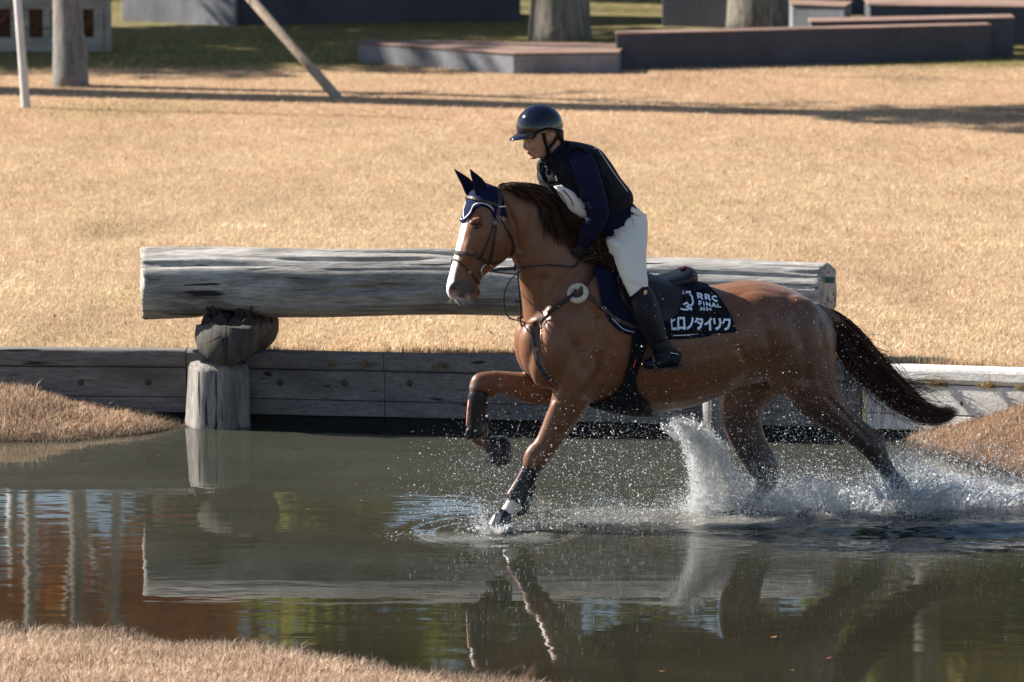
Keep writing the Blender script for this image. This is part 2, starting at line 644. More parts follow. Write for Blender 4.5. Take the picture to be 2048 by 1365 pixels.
blades("field_grass", np.stack([xx, yy, field_h(xx, yy) - 0.004], -1), r.uniform(0.012, 0.036, n), r.uniform(0.004, 0.009, n), np.clip(cc * tone, 0.01, 0.9), lean=0.8, seed=2)
# fringe hanging on the wall's top edge
n = 9000
xx = r.uniform(-3.6, 3.6, n)
yy = wall_front(xx) + 0.115 + np.abs(r.normal(0, 0.06, n))
keep = (fnoise(xx * 3.0, xx * 0 + 2, 33) + r.uniform(-0.9, 0.3, n)) > 0
xx, yy = xx[keep], yy[keep]
n = len(xx)
blades("edge_grass", np.stack([xx, yy, field_h(xx, yy)], -1), r.uniform(0.02, 0.07, n) * (0.6 + 0.8 * np.clip(fnoise(xx * 9, xx * 0, 35) + 0.3, 0, 1)), r.uniform(0.003, 0.006, n), pick(n, [(0.62, 0.47, 0.3), (0.5, 0.33, 0.19), (0.34, 0.2, 0.11), (0.25, 0.24, 0.09)], [4, 3, 2, 1], r), lean=0.6, seg=2, seed=3)

def bank_blades(name, x0, x1, y0, y1, n, hmin, pal, wts, hg, seed, zmin=-0.01):
    r = np.random.default_rng(seed)
    x = r.uniform(x0, x1, n); y = r.uniform(y0, y1, n)
    h = bank_h(x, y)
    ok = (h > zmin) & (y < wall_front(x) - 0.01)
    x, y, h = x[ok], y[ok], h[ok]
    n = len(x)
    tuft = 0.65 + 0.6 * np.clip(fnoise(x * 5, y * 5, seed) + 0.3, 0, 1)
    tone = (1 + 0.25 * fnoise(x * 3, y * 3, seed + 1))[:, None]
    wet = np.clip(0.35 + h / 0.06, 0.35, 1)[:, None]
    blades(name, np.stack([x, y, h - 0.005], -1), r.uniform(*hg, n) * tuft * np.where(r.uniform(0, 1, n) < 0.06, 1.7, 1), r.uniform(0.002, 0.006, n), np.clip(pick(n, pal, wts, r) * tone * wet, 0.01, 0.9), lean=0.75, seg=2, seed=seed)
bank_pal = [(0.70, 0.52, 0.38), (0.58, 0.40, 0.28), (0.34, 0.21, 0.14), (0.78, 0.63, 0.48), (0.32, 0.30, 0.12)]
bank_blades("front_bank_grass", -2.9, 1.3, 25.2, 28.9, 130000, 0, bank_pal, [4, 4, 1.6, 3, 0.12], (0.02, 0.055), 41, zmin=0.0)
bank_blades("left_bank_grass", -3.4, -1.85, 32.9, 34.6, 42000, 0, bank_pal, [3, 4, 3, 2, 0.4], (0.02, 0.055), 42)
bank_blades("right_bank_grass", 2.2, 3.6, 31.0, 34.0, 30000, 0, [(0.50, 0.38, 0.29), (0.36, 0.26, 0.19), (0.20, 0.14, 0.11), (0.60, 0.50, 0.40), (0.24, 0.23, 0.11)], [3, 4, 4, 2, 0.5], (0.012, 0.05), 43, zmin=-0.015)

# ---- the water
def water_h(x, y):
    h = 0.0003 * fnoise(x * 7, y * 20, 51) + 0.00012 * fnoise(x * 17, y * 50, 52)
    # swell thrown up behind the hind legs, its crest curling towards the right
    px = 1024 + x / 30.3 * FOC
    c = at_z(1750, 1060)
    ax = (x - c.x)
    crest_y = c.y + 0.10 - 0.08 * np.cos(np.clip(ax, -1.5, 2.5) * 1.6)
    amp = 0.030 * np.exp(-((ax - 0.45) / 0.75) ** 2)
    h = h + amp * np.exp(-((y - crest_y) / 0.16) ** 2) - 0.5 * amp * np.exp(-((y - crest_y + 0.3) / 0.2) ** 2)
    for (a, b, k, w) in ((1000, 1064, 0.014, 0.34), (1480, 1038, 0.018, 0.4), (1800, 1020, 0.02, 0.5)):
        q = at_z(a, b)
        d = np.hypot(x - q.x, (y - q.y) * 0.9)
        h = h + k * np.cos(d * 26) * np.exp(-(d / w) ** 2) * 0.6
    rough = np.exp(-(((x - 1.9) / 1.5) ** 2 + ((y - 30.6) / 0.9) ** 2))
    h = h + rough * (0.006 * fnoise(x * 22, y * 30, 53) + 0.004 * fnoise(x * 50, y * 60, 54))
    return h
xs = np.unique(np.concatenate([-np.geomspace(4, 60, 16), np.linspace(-4, 4, 401), np.geomspace(4, 60, 16)]))
ys = np.unique(np.concatenate([np.linspace(-20, 26.5, 12), np.linspace(26.5, 34.4, 520)]))
X, Y = np.meshgrid(xs, ys)
Y = np.minimum(Y, wall_front(np.clip(X, -60, 9)) + 0.05)
me = mesh_np("pond_water", np.stack([X, Y, water_h(X, Y)], -1).reshape(-1, 3), grid_faces(len(ys), len(xs)))
m, nt, b = new_mat("murky_water")
v = coords(nt)
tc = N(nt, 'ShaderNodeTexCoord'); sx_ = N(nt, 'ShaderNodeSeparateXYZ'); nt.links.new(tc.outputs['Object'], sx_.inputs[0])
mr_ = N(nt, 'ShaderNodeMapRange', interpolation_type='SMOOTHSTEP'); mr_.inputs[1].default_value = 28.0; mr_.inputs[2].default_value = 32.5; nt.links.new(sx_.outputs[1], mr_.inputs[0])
water_col = mixc(nt, mr_.outputs[0], (0.019, 0.0185, 0.0125), (0.039, 0.039, 0.029))  # base colour, paler towards the wall
water_col = mixc(nt, 1.0, water_col, ramp(nt, noise_tex(nt, v, 0.9, 5), [(0.3, 0.8), (0.7, 1.2)]), 'MULTIPLY')
nt.links.new(water_col, b.inputs['Base Color'])
b.inputs['Roughness'].default_value = 0.025
b.inputs['IOR'].default_value = 1.34
b.inputs['Specular IOR Level'].default_value = 0.5
w1 = noise_tex(nt, coords(nt, (5, 22, 5)), 1.0, 3, 0.5)
bump(nt, b, w1, 0.05, 0.002)
M_WATER = m
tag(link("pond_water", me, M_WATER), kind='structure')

# ---- the retaining wall of sawn planks
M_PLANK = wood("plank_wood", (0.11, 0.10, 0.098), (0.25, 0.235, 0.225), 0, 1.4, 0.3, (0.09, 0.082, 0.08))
M_PLANKR = wood("bleached_lit_plank", (0.55, 0.53, 0.50), (0.80, 0.78, 0.75), 0, 1.4, 0.27, (0.5, 0.47, 0.44))  # bleached wood, whitened further so its colour carries the sun's brightness
M_WET = simple("wet_wood", (0.014, 0.013, 0.012), rough=0.7, spec=0.15)
M_BOLT = simple("rusty_bolt", (0.035, 0.028, 0.025), rough=0.6)
wall = empty("retaining_wall", (W_C.x - 2, W_C.y, 0), "long low retaining wall of grey weathered planks between pond and dry grass field", "retaining wall")
def board(p0, p1, z0, z1, th, inset, rnd, mat, nseg=12, slot=True):
    """one plank: p0-p1 in plan on the front face; z0,z1 pairs for both ends; rnd rounds the edges"""
    p0, p1 = Vector((p0[0], p0[1], 0)), Vector((p1[0], p1[1], 0))
    d = (p1 - p0).normalized()
    nrm = Vector((d.y, -d.x, 0))
    if nrm.y > 0: nrm = -nrm
    g = Geo()
    prof = []
    e = rnd
    for cx, cz, a0 in ((-e, e, -90), (-e, 1 - e, 0)):
        for k in range(4):
            a = R(a0 + 30 * k)
            prof.append((cx, cz, math.cos(a) * e, math.sin(a) * e))
    L = (p1 - p0).length
    vs = []
    m_ = nseg + 1
    sd = random.random() * 50
    for i in range(m_):
        t = i / nseg
        za = z0[0] * (1 - t) + z0[1] * t
        zb = z1[0] * (1 - t) + z1[1] * t
        H = zb - za
        base = p0 + d * (L * t)
        for (cx, cz, dx, dz) in prof:
            zc = (za + rnd) if cz == e else (zb - rnd)
            wv = 0.004 * noise.noise(Vector((t * L * 3 + sd, cz * 3, dz * 40)))
            vs.append(base + nrm * (-inset - rnd + dx + wv) + Vector((0, 0, zc + dz + wv * 0.6)))
        vs.append(base - nrm * (inset + th) + Vector((0, 0, zb)))
        vs.append(base - nrm * (inset + th) + Vector((0, 0, za)))
    k = 10
    fs = [(i * k + j, (i + 1) * k + j, (i + 1) * k + (j + 1) % k, i * k + (j + 1) % k) for i in range(nseg) for j in range(k)]
    fs += [tuple(range(k)), tuple(reversed(range(nseg * k, nseg * k + k)))]
    g.add(vs, fs)
    return g.build("plank", mat, wall, smooth=False)
def lerp2(a, b, t):
    return (a.x * (1 - t) + b.x * t, a.y * (1 - t) + b.y * t)
def t_at(px, y=760):
    """position along the central wall of a photograph column"""
    q = at_z(px, y, 0.3)
    return (q.x - W_B.x) / (W_C.x - W_B.x)
rows = [(0.332, 0.44, 0.0, 0.02), (0.150, 0.328, 0.012, 0.006), (0.052, 0.146, 0.012, 0.006), (-0.3, 0.048, 0.03, 0.01)]
cuts = [0.0] + [t_at(p) for p in (768, 1165, 1540)] + [0.997]
for ri, (za, zb, ins, rn) in enumerate(rows):
    mt = M_WET if ri == 3 else M_PLANK
    cc = cuts if ri != 0 else [0.0, t_at(766), t_at(1240), 0.998]
    for a, c in zip(cc[:-1], cc[1:]):
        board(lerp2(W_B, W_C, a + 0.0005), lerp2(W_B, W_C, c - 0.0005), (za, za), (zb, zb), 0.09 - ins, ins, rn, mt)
    # left run
    for x0, x1 in ((-3.6, W_B.x - 0.004), (-8.0, -3.61)):
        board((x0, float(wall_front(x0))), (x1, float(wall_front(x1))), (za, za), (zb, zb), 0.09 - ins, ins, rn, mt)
    # right run, bleached and whitened in place of sunlight, climbing slightly
    d = (W_D - W_C).normalized()
    k = 0.028
    for s0, s1 in ((0.012, 2.2), (2.21, 5.0)):
        a, c = W_C + d * s0, W_C + d * s1
        rr = 0.045 if ri == 0 else rn
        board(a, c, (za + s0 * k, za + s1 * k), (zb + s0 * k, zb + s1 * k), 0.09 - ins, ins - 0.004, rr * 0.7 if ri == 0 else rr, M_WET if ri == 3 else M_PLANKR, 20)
def bolt(px, py, r_=0.017):
    q = at_y(px, py, 33.9)
    for _ in range(4):
        q = at_y(px, py, float(wall_front(q.x)) + 0.011)
    g = Geo()
    g.loft([q + Vector((0, 0.01, 0)), q + Vector((0, -0.002, 0)), q + Vector((0, -0.004, 0))], [(r_, 0, 0), (r_, 0, 0), (r_ * 0.6, 0, 0)], [(0, 0, r_), (0, 0, r_), (0, 0, r_ * 0.6)], 12)
    g.build("bolt", M_BOLT, wall)
for a, b_ in ((162, 765), (297, 765), (561, 766), (690, 767), (819, 767), (1925, 808)):
    bolt(a, b_, 0.02 if a < 1900 else 0.014)
for a, b_ in ((1921, 764), (676, 718), (712, 712)):
    bolt(a, b_, 0.006)

# weeds growing from the plank joints
def weed(px, py, n, size, seed, label, name="weed_tuft"):
    r = np.random.default_rng(seed)
    q = at_y(px, py, 33.6)
    for _ in range(4):
        q = at_y(px, py, float(wall_front(q.x)) - 0.01)
    pos = np.array(q)[None, :] + r.normal(0, 1, (n, 3)) * np.array([size * 0.45, 0.006, 0.006])
    o = blades(name, pos, r.uniform(0.3, 1, n) * size * 0.8, np.full(n, 0.004), pick(n, [(0.25, 0.25, 0.07), (0.45, 0.3, 0.14), (0.35, 0.14, 0.06), (0.16, 0.2, 0.06)], [3, 3, 1.5, 2], r), lean=1.1, seg=2, seed=seed)
    del o['kind']
    tag(o, label, "weed", "weeds in the wall joints")
weed(1880, 772, 110, 0.09, 61, "larger green weed tuft in the joint of the sunlit bleached planks")
weed(1976, 776, 60, 0.07, 62, "small weed tuft in the sunlit plank joint near the right edge of the picture")
weed(2040, 780, 40, 0.05, 63, "weed tuft cut by the right edge of the picture on sunlit planks")
weed(660, 734, 40, 0.05, 64, "thin weed tuft under the top plank in shade, nearest the log support")
weed(735, 733, 60, 0.05, 65, "weed tuft in the shaded joint just left of the plank seam")
weed(885, 736, 70, 0.05, 66, "weed tuft in the shaded joint right of the plank seam")

# ================================================================== LOG JUMP, BLOCKS, TREES
M_LOG = wood("log_wood", (0.17, 0.16, 0.15), (0.56, 0.535, 0.50), 0, 1.3, 0.335, (0.075, 0.07, 0.068))
M_LOGEND = wood("log_end", (0.25, 0.22, 0.19), (0.50, 0.46, 0.40), 2, 1.6, 0.34, (0.12, 0.10, 0.09))
M_POST = wood("post_wood", (0.12, 0.11, 0.10), (0.38, 0.355, 0.33), 2, 1.3, 0.34, (0.07, 0.065, 0.06))
M_CROSS = wood("cross_wood", (0.055, 0.05, 0.046), (0.17, 0.155, 0.14), 2, 1.5, 0.34, (0.035, 0.032, 0.03))
M_ROT = simple("rotten_wood", (0.028, 0.02, 0.016), rough=0.9, spread=0.6, scale=60, bmp=0.6)

def log_mesh(c0, c1, r0, r1, nseg=230, n=168, seed=0.0, amp=0.012, bevel=0.012, dent=None, squash=1.0, flat=None):
    c0, c1 = Vector(c0), Vector(c1)
    ax = (c1 - c0).normalized()
    up = Vector((0, 0, 1))
    a = (up - ax * up.dot(ax)).normalized()
    b = ax.cross(a)
    L = (c1 - c0).length
    g = Geo()
    vs = []
    sl = [0, 0.3, 1.0]
    stations = [0.0] + list(np.linspace(bevel, L - bevel, nseg)) + [L]
    for i, s in enumerate(stations):
        t = s / L
        rr = r0 * (1 - t) + r1 * t
        if i == 0 or i == len(stations) - 1:
            rr *= 0.97
        c = c0 + ax * s
        c = c + a * (0.018 * math.sin(t * 5.0 + seed) + 0.006 * math.sin(t * 17)) * (1 if bevel < 0.2 else 0)
        for k in range(n):
            th = 2 * math.pi * k / n
            dv = Vector((math.cos(th) * 1.4, math.sin(th) * 1.4, s * 0.6 + seed))
            gr = noise.noise(Vector((math.cos(th) * 6, math.sin(th) * 6, s * 0.5 + seed * 3)))
            groove = -0.022 * max(0.0, noise.noise(Vector((math.cos(th) * 3.5 + 9, math.sin(th) * 3.5, s * 0.8 + seed))) - 0.33) * 6
            d = amp * noise.noise(dv) * 1.3 + amp * 0.5 * gr + groove * amp / 0.012
            fine_g = noise.noise(Vector((math.cos(th) * 16, math.sin(th) * 16, s * 1.1 + seed * 7)))
            d += -0.007 * max(0.0, fine_g - 0.12) - 0.008 * max(0.0, noise.noise(Vector((math.cos(th) * 9 + 3, math.sin(th) * 9, s * 0.7))) - 0.3)
            q = rr + d
            if dent and th > 0:
                for (ds, dth, w1, w2, dep) in dent:
                    dd = ((s - ds) / w1) ** 2 + (math.atan2(math.sin(th - dth), math.cos(th - dth)) / w2) ** 2
                    q -= dep * math.exp(-dd)
            edge = 0.0
            wgt = max(0.0, 1 - s / 0.5) - max(0.0, 1 - (L - s) / 0.5)
            edge0 = (0.035 if wgt > 0 else 0.055) * wgt * math.sin(th) * (-1 if b.y > 0 else 1)
            if i <= 1 or i >= len(stations) - 2:
                edge = 0.02 * noise.noise(Vector((math.cos(th) * 2.5, math.sin(th) * 2.5, 5 + i)))
            vs.append(c + ax * (edge + edge0) + (a * math.cos(th) + b * math.sin(th) * squash) * q)
    m_ = len(stations)
    fs = [(i * n + k, i * n + (k + 1) % n, (i + 1) * n + (k + 1) % n, (i + 1) * n + k) for i in range(m_ - 1) for k in range(n)]
    g.add(vs, fs)
    # end faces with a slightly sunk centre, fan of radial splits
    for base, s in ((0, -1), ((m_ - 1) * n, 1)):
        ring = [Vector(g.v[base + k]) for k in range(n)]
        cen = sum(ring, Vector()) / n
        st = g.n
        g.add([cen + (p - cen) * 0.55 - ax * s * 0.008 * (1 + (k % 7 == 0)) for k, p in enumerate(ring)] + [cen - ax * s * 0.014], [])
        g.f += [(base + k, base + (k + 1) % n, st + (k + 1) % n, st + k) for k in range(n)]
        g.f += [(st + k, st + (k + 1) % n, st + n) for k in range(n)]
    return g

yl = float(wall_front(-1.7)) + 0.02
p0 = at_y(283, 566, yl + 0.02)
p1 = at_y(1655, 575, yl - 0.30)
jump = empty("log_jump", (p0.x, p0.y, HW), "long grey weathered log laid level above the pond wall as a jump", "log jump")
g = log_mesh(p0, p1, 0.222, 0.172, dent=[(0.52, math.pi, 0.10, 0.5, 0.07), (0.25, -1.2, 0.1, 0.08, 0.02), (0.62, -0.9, 0.14, 0.06, 0.03), (0.55, -1.35, 0.25, 0.05, 0.02), (0.3, 1.0, 0.5, 0.06, 0.02)])
me = g.mesh("log"); fix_normals(me)
link("log", me, M_LOG, jump)
# green tag nailed to the right end
q = p1 + Vector((-0.012, -0.05, 0.05))
M_TAG = simple("green_tag", (0.01, 0.10, 0.09), rough=0.5)
g = Geo(); g.box(q + Vector((0.02, 0, 0)), 0.055, 0.02, 0.035); g.build("tag", M_TAG, jump, smooth=False)

# left support: cross log, rotten on top, on a stump post standing in the water
sup = empty("log_support", (p0.x + 0.5, yl - 0.3, 0), "stump post with rotten half round cross log carrying the left end of the jump log", "log support")
q = at_y(438, 789, yl - 0.12)
g = Geo()
prof = [(-0.3, 0.205), (0.0, 0.195), (0.06, 0.188), (0.2, 0.182), (0.34, 0.176), (0.372, 0.165)]
vs = []
nn = 40
for (z, rr) in prof:
    lean = (0.372 - z) * -0.03
    for k in range(nn):
        th = 2 * math.pi * k / nn
        w = rr * (1 + 0.05 * math.cos(6 * th + 0.6) + 0.05 * noise.noise(Vector((math.cos(th) * 2.5, math.sin(th) * 2.5, z * 1.5))))
        vs.append(Vector((q.x + lean + w * math.cos(th), q.y + w * math.sin(th) * 0.9, z + (0.012 * math.sin(th * 3) if z > 0.36 else 0))))
fs = [(i * nn + k, i * nn + (k + 1) % nn, (i + 1) * nn + (k + 1) % nn, (i + 1) * nn + k) for i in range(len(prof) - 1) for k in range(nn)] + [tuple(range(5 * nn, 6 * nn))]
g.add(vs, fs)
g.build("post", M_POST, sup)
qf = at_y(447, 670, yl - 0.34)
qb = qf + Vector((0.15, 0.5, 0.0))
axd = (qb - qf).normalized()
UPV_ = Vector((0, 0, 1))
g = Geo(); vs = []
nst = 14
rr0 = 0.19
sidev = axd.cross(Vector((0, 0, 1))).normalized()
for i in range(nst + 1):
    t = i / nst
    c = qf.lerp(qb, t)
    rr = rr0 * (1 - 0.15 * t) * (0.96 if i in (0, nst) else 1)
    for k in range(40):
        th = 2 * math.pi * k / 40 - math.pi / 2
        x_, z_ = math.cos(th) * rr, math.sin(th) * rr
        lim = 0.055 + 0.025 * noise.noise(Vector((x_ * 30, t * 5, 1)))
        z_ = min(z_, lim)
        x_ += 0.02 * noise.noise(Vector((math.cos(th) * 2, math.sin(th) * 2, t * 2 + 4)))
        vs.append(c + sidev * x_ + Vector((0, 0, z_)))
fs = [(i * 40 + k, i * 40 + (k + 1) % 40, (i + 1) * 40 + (k + 1) % 40, (i + 1) * 40 + k) for i in range(nst) for k in range(40)] + [tuple(range(40)), tuple(reversed(range(nst * 40, nst * 40 + 40)))]
g.add(vs, fs)
g.build("cross_log", M_CROSS, sup)
g = Geo(); vs = []
for i in range(nst + 1):
    t = i / nst
    c = qf.lerp(qb, t) + axd * (0.03 if i == 0 else 0)
    for k in range(60):
        th = 2 * math.pi * k / 60 - math.pi / 2
        x_, z_ = math.cos(th) * 0.172, math.sin(th) * 0.175
        lim = 0.085 + 0.075 * noise.noise(Vector((x_ * 34, t * 9, 7))) + 0.03 * noise.noise(Vector((x_ * 90, t * 20, 3)))
        z_ = min(z_, lim)
        vs.append(c + sidev * x_ + Vector((0, 0, z_)))
g.add(vs, [(i * 60 + k, i * 60 + (k + 1) % 60, (i + 1) * 60 + (k + 1) % 60, (i + 1) * 60 + k) for i in range(nst) for k in range(60)] + [tuple(range(60)), tuple(reversed(range(nst * 60, nst * 60 + 60)))])
g.build("rotten_core", M_ROT, sup, smooth=False)
# splits in the butt end
rr_ = random.Random(9)
for an, L_ in ((-95, 0.15), (-62, 0.07), (207, 0.13)):
    g = Geo()
    d0 = sidev * math.cos(R(an)) + UPV_ * math.sin(R(an))
    pp = [qf - axd * 0.001 + d0 * 0.02, qf - axd * 0.001 + d0 * L_ * 0.5 + sidev * 0.006, qf - axd * 0.001 + d0 * L_]
    g.tube(pp, [0.005, 0.0035, 0.001], 5)
    g.build("split", M_ROT, sup, smooth=False)
# rotten splinters between the two logs
g = Geo()
rr_ = random.Random(5)
for i in range(150):
    x_ = rr_.uniform(-0.15, 0.16)
    yv = rr_.uniform(0.10, 0.48)
    edge = abs(x_) / 0.15
    h = rr_.uniform(0.0, 0.035) + 0.035 * edge * rr_.random() + (0.06 if abs(x_ + 0.11) < 0.03 or abs(x_ - 0.12) < 0.02 or abs(x_ - 0.03) < 0.012 else 0)
    b0 = qf + sidev * x_ + axd * yv + Vector((0, 0, 0.03))
    g.tube([b0, b0 + Vector((rr_.uniform(-0.015, 0.015), 0, h * 0.6)), b0 + Vector((rr_.uniform(-0.03, 0.03), 0, h + 0.02))], [rr_.uniform(0.012, 0.03), 0.016, 0.006], 5)
o = g.build("splinters", M_ROT, sup, smooth=False); o['kind'] = 'stuff'
# knife-thin split down the end grain
# right support post, seen between the hind legs
q2 = at_y(1432, 850, float(wall_front(1.2)) - 0.16)
g = Geo(); vs = []
for (z, rr) in [(-0.3, 0.09), (0.1, 0.085), (0.3, 0.082), (0.50, 0.078)]:
    for k in range(24):
        th = 2 * math.pi * k / 24
        w = rr * (1 + 0.06 * noise.noise(Vector((math.cos(th) * 2, math.sin(th) * 2, z * 2))))
        vs.append(Vector((q2.x + w * math.cos(th), q2.y + w * math.sin(th), z)))
g.add(vs, [(i * 24 + k, i * 24 + (k + 1) % 24, (i + 1) * 24 + (k + 1) % 24, (i + 1) * 24 + k) for i in range(3) for k in range(24)] + [tuple(range(72, 96))])
tag(g.build("support_post", M_POST), "pale slim support post standing against the wall between the horse's hind legs and belly", "post")

# ---- background: low walls and blocks
def rough_box(name, corners, z0, z1, mat_side, mat_top, label, cat, cap=0.02, over=0.02, group=None):
    """a low block on any plan polygon, with a capping slab"""
    cen = sum((Vector((c[0], c[1], 0)) for c in corners), Vector()) / len(corners)
    e = empty(name, (cen.x, cen.y, 0.42), label, cat, group)
    n = len(corners)
    def prism(nm, cs, za, zb, mt):
        g = Geo()
        g.add([Vector((c[0], c[1], za)) for c in cs] + [Vector((c[0], c[1], zb)) for c in cs], [(k, (k + 1) % n, n + (k + 1) % n, n + k) for k in range(n)] + [tuple(reversed(range(n))), tuple(range(n, 2 * n))])
        o = g.build(nm, mt, e, smooth=False)
        m_ = o.modifiers.new("bevel", 'BEVEL'); m_.width = 0.008; m_.segments = 2
        return o
    prism("body", corners, z0, z1 - cap, mat_side)
    ov = []
    for c in corners:
        d = Vector((c[0], c[1], 0)) - cen
        ov.append((c[0] + d.normalized().x * over, c[1] + d.normalized().y * over))
    prism("capping", ov, z1 - cap + 0.002, z1, mat_top)
    return e
def blk(name, col, sp=0.2):
    m, nt, b = new_mat(name)
    v = coords(nt, (1, 1, 1))
    n1 = noise_tex(nt, v, 1.7, 5)
    n2 = noise_tex(nt, v, 25, 5, 0.7)
    c = ramp(nt, n1, [(0.3, [x * (1 - sp) for x in col]), (0.7, [x * (1 + sp) for x in col])])
    c = mixc(nt, 1.0, c, ramp(nt, n2, [(0.3, 0.75), (0.7, 1.0)]), 'MULTIPLY')
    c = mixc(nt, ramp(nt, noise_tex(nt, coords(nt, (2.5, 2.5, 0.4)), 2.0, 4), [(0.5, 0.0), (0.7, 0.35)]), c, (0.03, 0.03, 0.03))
    nt.links.new(c, b.inputs['Base Color'])
    b.inputs['Roughness'].default_value = 0.85
    bump(nt, b, n2, 0.4, 0.01)
    return m
M_BLK = blk("shade_dark_block", (0.060, 0.062, 0.080))  # near-black base colour has the shade on these faces put into it
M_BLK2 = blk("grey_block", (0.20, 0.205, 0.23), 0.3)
M_TOP = wood("top_boards", (0.16, 0.105, 0.085), (0.34, 0.23, 0.185), 0, 1.0, 0.28, (0.13, 0.085, 0.07))
FZ = 0.425
def fz(px, py):
    q = at_z(px, py, FZ)
    return (q.x, q.y)
def back(p, dx, dy):
    return (p[0] + dx, p[1] + dy)
def top_h(pb, pyt):
    """height at which the picture row pyt stands above the plan point pb"""
    q = at_y(1024, pyt, pb[1])
    return q.z
# block with its corner turned towards the camera
c1 = fz(1027, 148); c0 = fz(716, 128); c2 = fz(1230, 146)
h = top_h(c1, 106)
c0 = (c0[0], c1[1] + 1.25)
c2b = (c2[0] + 0.02, c1[1] + 0.10)
rough_box("platform_block", [c1, c2b, (c2b[0] + 0.1, c2b[1] + 0.95), (c0[0] + 0.05, c0[1] + 0.35), c0], FZ - 0.1, h, M_BLK2, M_TOP, "low grey platform block with pinkish boarded top, its corner pointing at the camera", "platform")
a1 = fz(1233, 139); a2 = fz(1984, 122)
h2 = top_h(a1, 67)
a2 = (a2[0], a2[1] + 0.15)
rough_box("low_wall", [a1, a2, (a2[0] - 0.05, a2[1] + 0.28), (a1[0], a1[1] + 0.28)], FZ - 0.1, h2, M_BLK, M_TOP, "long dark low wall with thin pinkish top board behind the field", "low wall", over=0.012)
a3 = (a1[0] + 1.9, a1[1] + (a2[1] - a1[1]) * 0.5 + 0.32)
rough_box("low_wall", [a3, (a2[0] + 0.25, a2[1] + 0.32), (a2[0] + 0.25, a2[1] + 0.7), (a3[0], a3[1] + 0.45)], FZ - 0.1, h2 + 0.045, M_BLK, M_TOP, "upper back step of the long dark low wall with brown top board", "low wall", over=0.012)
d1 = fz(1745, 95); hd = top_h(d1, 15)
rough_box("bench_block", [(d1[0] + 0.0, d1[1] + 0.4), (d1[0] + 3.2, d1[1] - 0.1), (d1[0] + 3.2, d1[1] + 0.9), (d1[0], d1[1] + 1.3)], FZ - 0.1, hd + 0.0, M_BLK, M_TOP, "dark block with pink top edge at the upper right corner behind the low walls", "block", over=0.02)
d2 = fz(1590, 85)
rough_box("bench_block", [(d2[0], d2[1] + 0.6), (d2[0] + 0.52, d2[1] + 0.3), (d2[0] + 0.62, d2[1] + 0.9), (d2[0], d2[1] + 1.2)], FZ - 0.1, top_h((d2[0], d2[1] + 0.4), 10), M_BLK2, M_TOP, "pale grey block directly right of the rightmost big trunk", "block", over=0.02)
d3 = fz(990, 60)
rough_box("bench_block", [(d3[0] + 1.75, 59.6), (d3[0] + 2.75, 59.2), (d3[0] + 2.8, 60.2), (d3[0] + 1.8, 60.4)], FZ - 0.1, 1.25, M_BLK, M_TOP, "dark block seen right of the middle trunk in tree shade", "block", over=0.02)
e1 = fz(470, 48)
rough_box("tall_block", [(e1[0] - 1.25, e1[1] + 0.9), (e1[0], e1[1] + 0.1), (e1[0] + 0.2, e1[1] + 1.4), (e1[0] - 1.2, e1[1] + 1.9)], FZ - 0.1, 1.9, M_BLK2, M_TOP, "tall grey block with dappled light on its face behind the leaning pole", "block", over=0.02)
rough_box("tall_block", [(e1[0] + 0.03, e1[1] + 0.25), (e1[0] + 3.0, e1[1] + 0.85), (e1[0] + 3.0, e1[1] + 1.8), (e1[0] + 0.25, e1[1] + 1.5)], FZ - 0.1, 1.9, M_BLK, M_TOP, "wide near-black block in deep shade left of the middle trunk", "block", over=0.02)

# wooden rack at the upper left
M_RACK = wood("rack_timber", (0.26, 0.24, 0.21), (0.48, 0.45, 0.40), 0, 1.5, 0.25, (0.2, 0.18, 0.15))
M_RUST = simple("rust_brown", (0.12, 0.05, 0.025), rough=0.9, spread=0.5)
k0 = fz(-120, 104); k1 = fz(216, 104)
kz = lambda py: top_h((0, k1[1]), py)
rack = empty("timber_rack", (k0[0], k0[1], FZ), "grey timber frame crate with dark openings behind the left trunk", "timber rack")
def bar(name, x0, x1, z0, z1, y0, dep, mt, par):
    g = Geo(); g.box(((x0 + x1) / 2, y0 + dep / 2, (z0 + z1) / 2), x1 - x0, dep, z1 - z0)
    o = g.build(name, mt, par, smooth=False)
    m_ = o.modifiers.new("bevel", 'BEVEL'); m_.width = 0.006; m_.segments = 2
px2x = lambda px: (px - 1024) / FOC * k1[1]
bar("rail", px2x(-120), px2x(207), kz(104), kz(76), k1[1], 0.05, M_RACK, rack)
bar("rail", px2x(-120), px2x(207), kz(19), kz(-12), k1[1], 0.05, M_RACK, rack)
for a, b_ in ((-60, -30), (20, 56), (84, 100), (186, 206)):
    bar("stile", px2x(a), px2x(b_), kz(76) + 0.002, kz(19) - 0.002, k1[1] + 0.002, 0.045, M_RACK, rack)
bar("corner_post", px2x(208), px2x(221), kz(104), kz(-30), k1[1] - 0.004, 0.06, M_RACK, rack)
bar("back_panel", px2x(-120), px2x(206), kz(104), kz(-12), k1[1] + 0.42, 0.03, M_RUST, rack)
g = Geo()
qa = Vector((px2x(-20), k1[1] + 0.2, kz(70))); qb_ = Vector((px2x(30), k1[1] + 0.2, kz(18)))
g.tube([qa, qb_], 0.035, 6)
g.build("brace", M_RUST, rack)
g = Geo()
qa = Vector((px2x(165), k1[1] + 0.3, kz(76))); qb_ = Vector((px2x(190), k1[1] + 0.3, kz(30)))
g.tube([qa, qb_], 0.03, 6)
g.build("brace", M_RUST, rack)

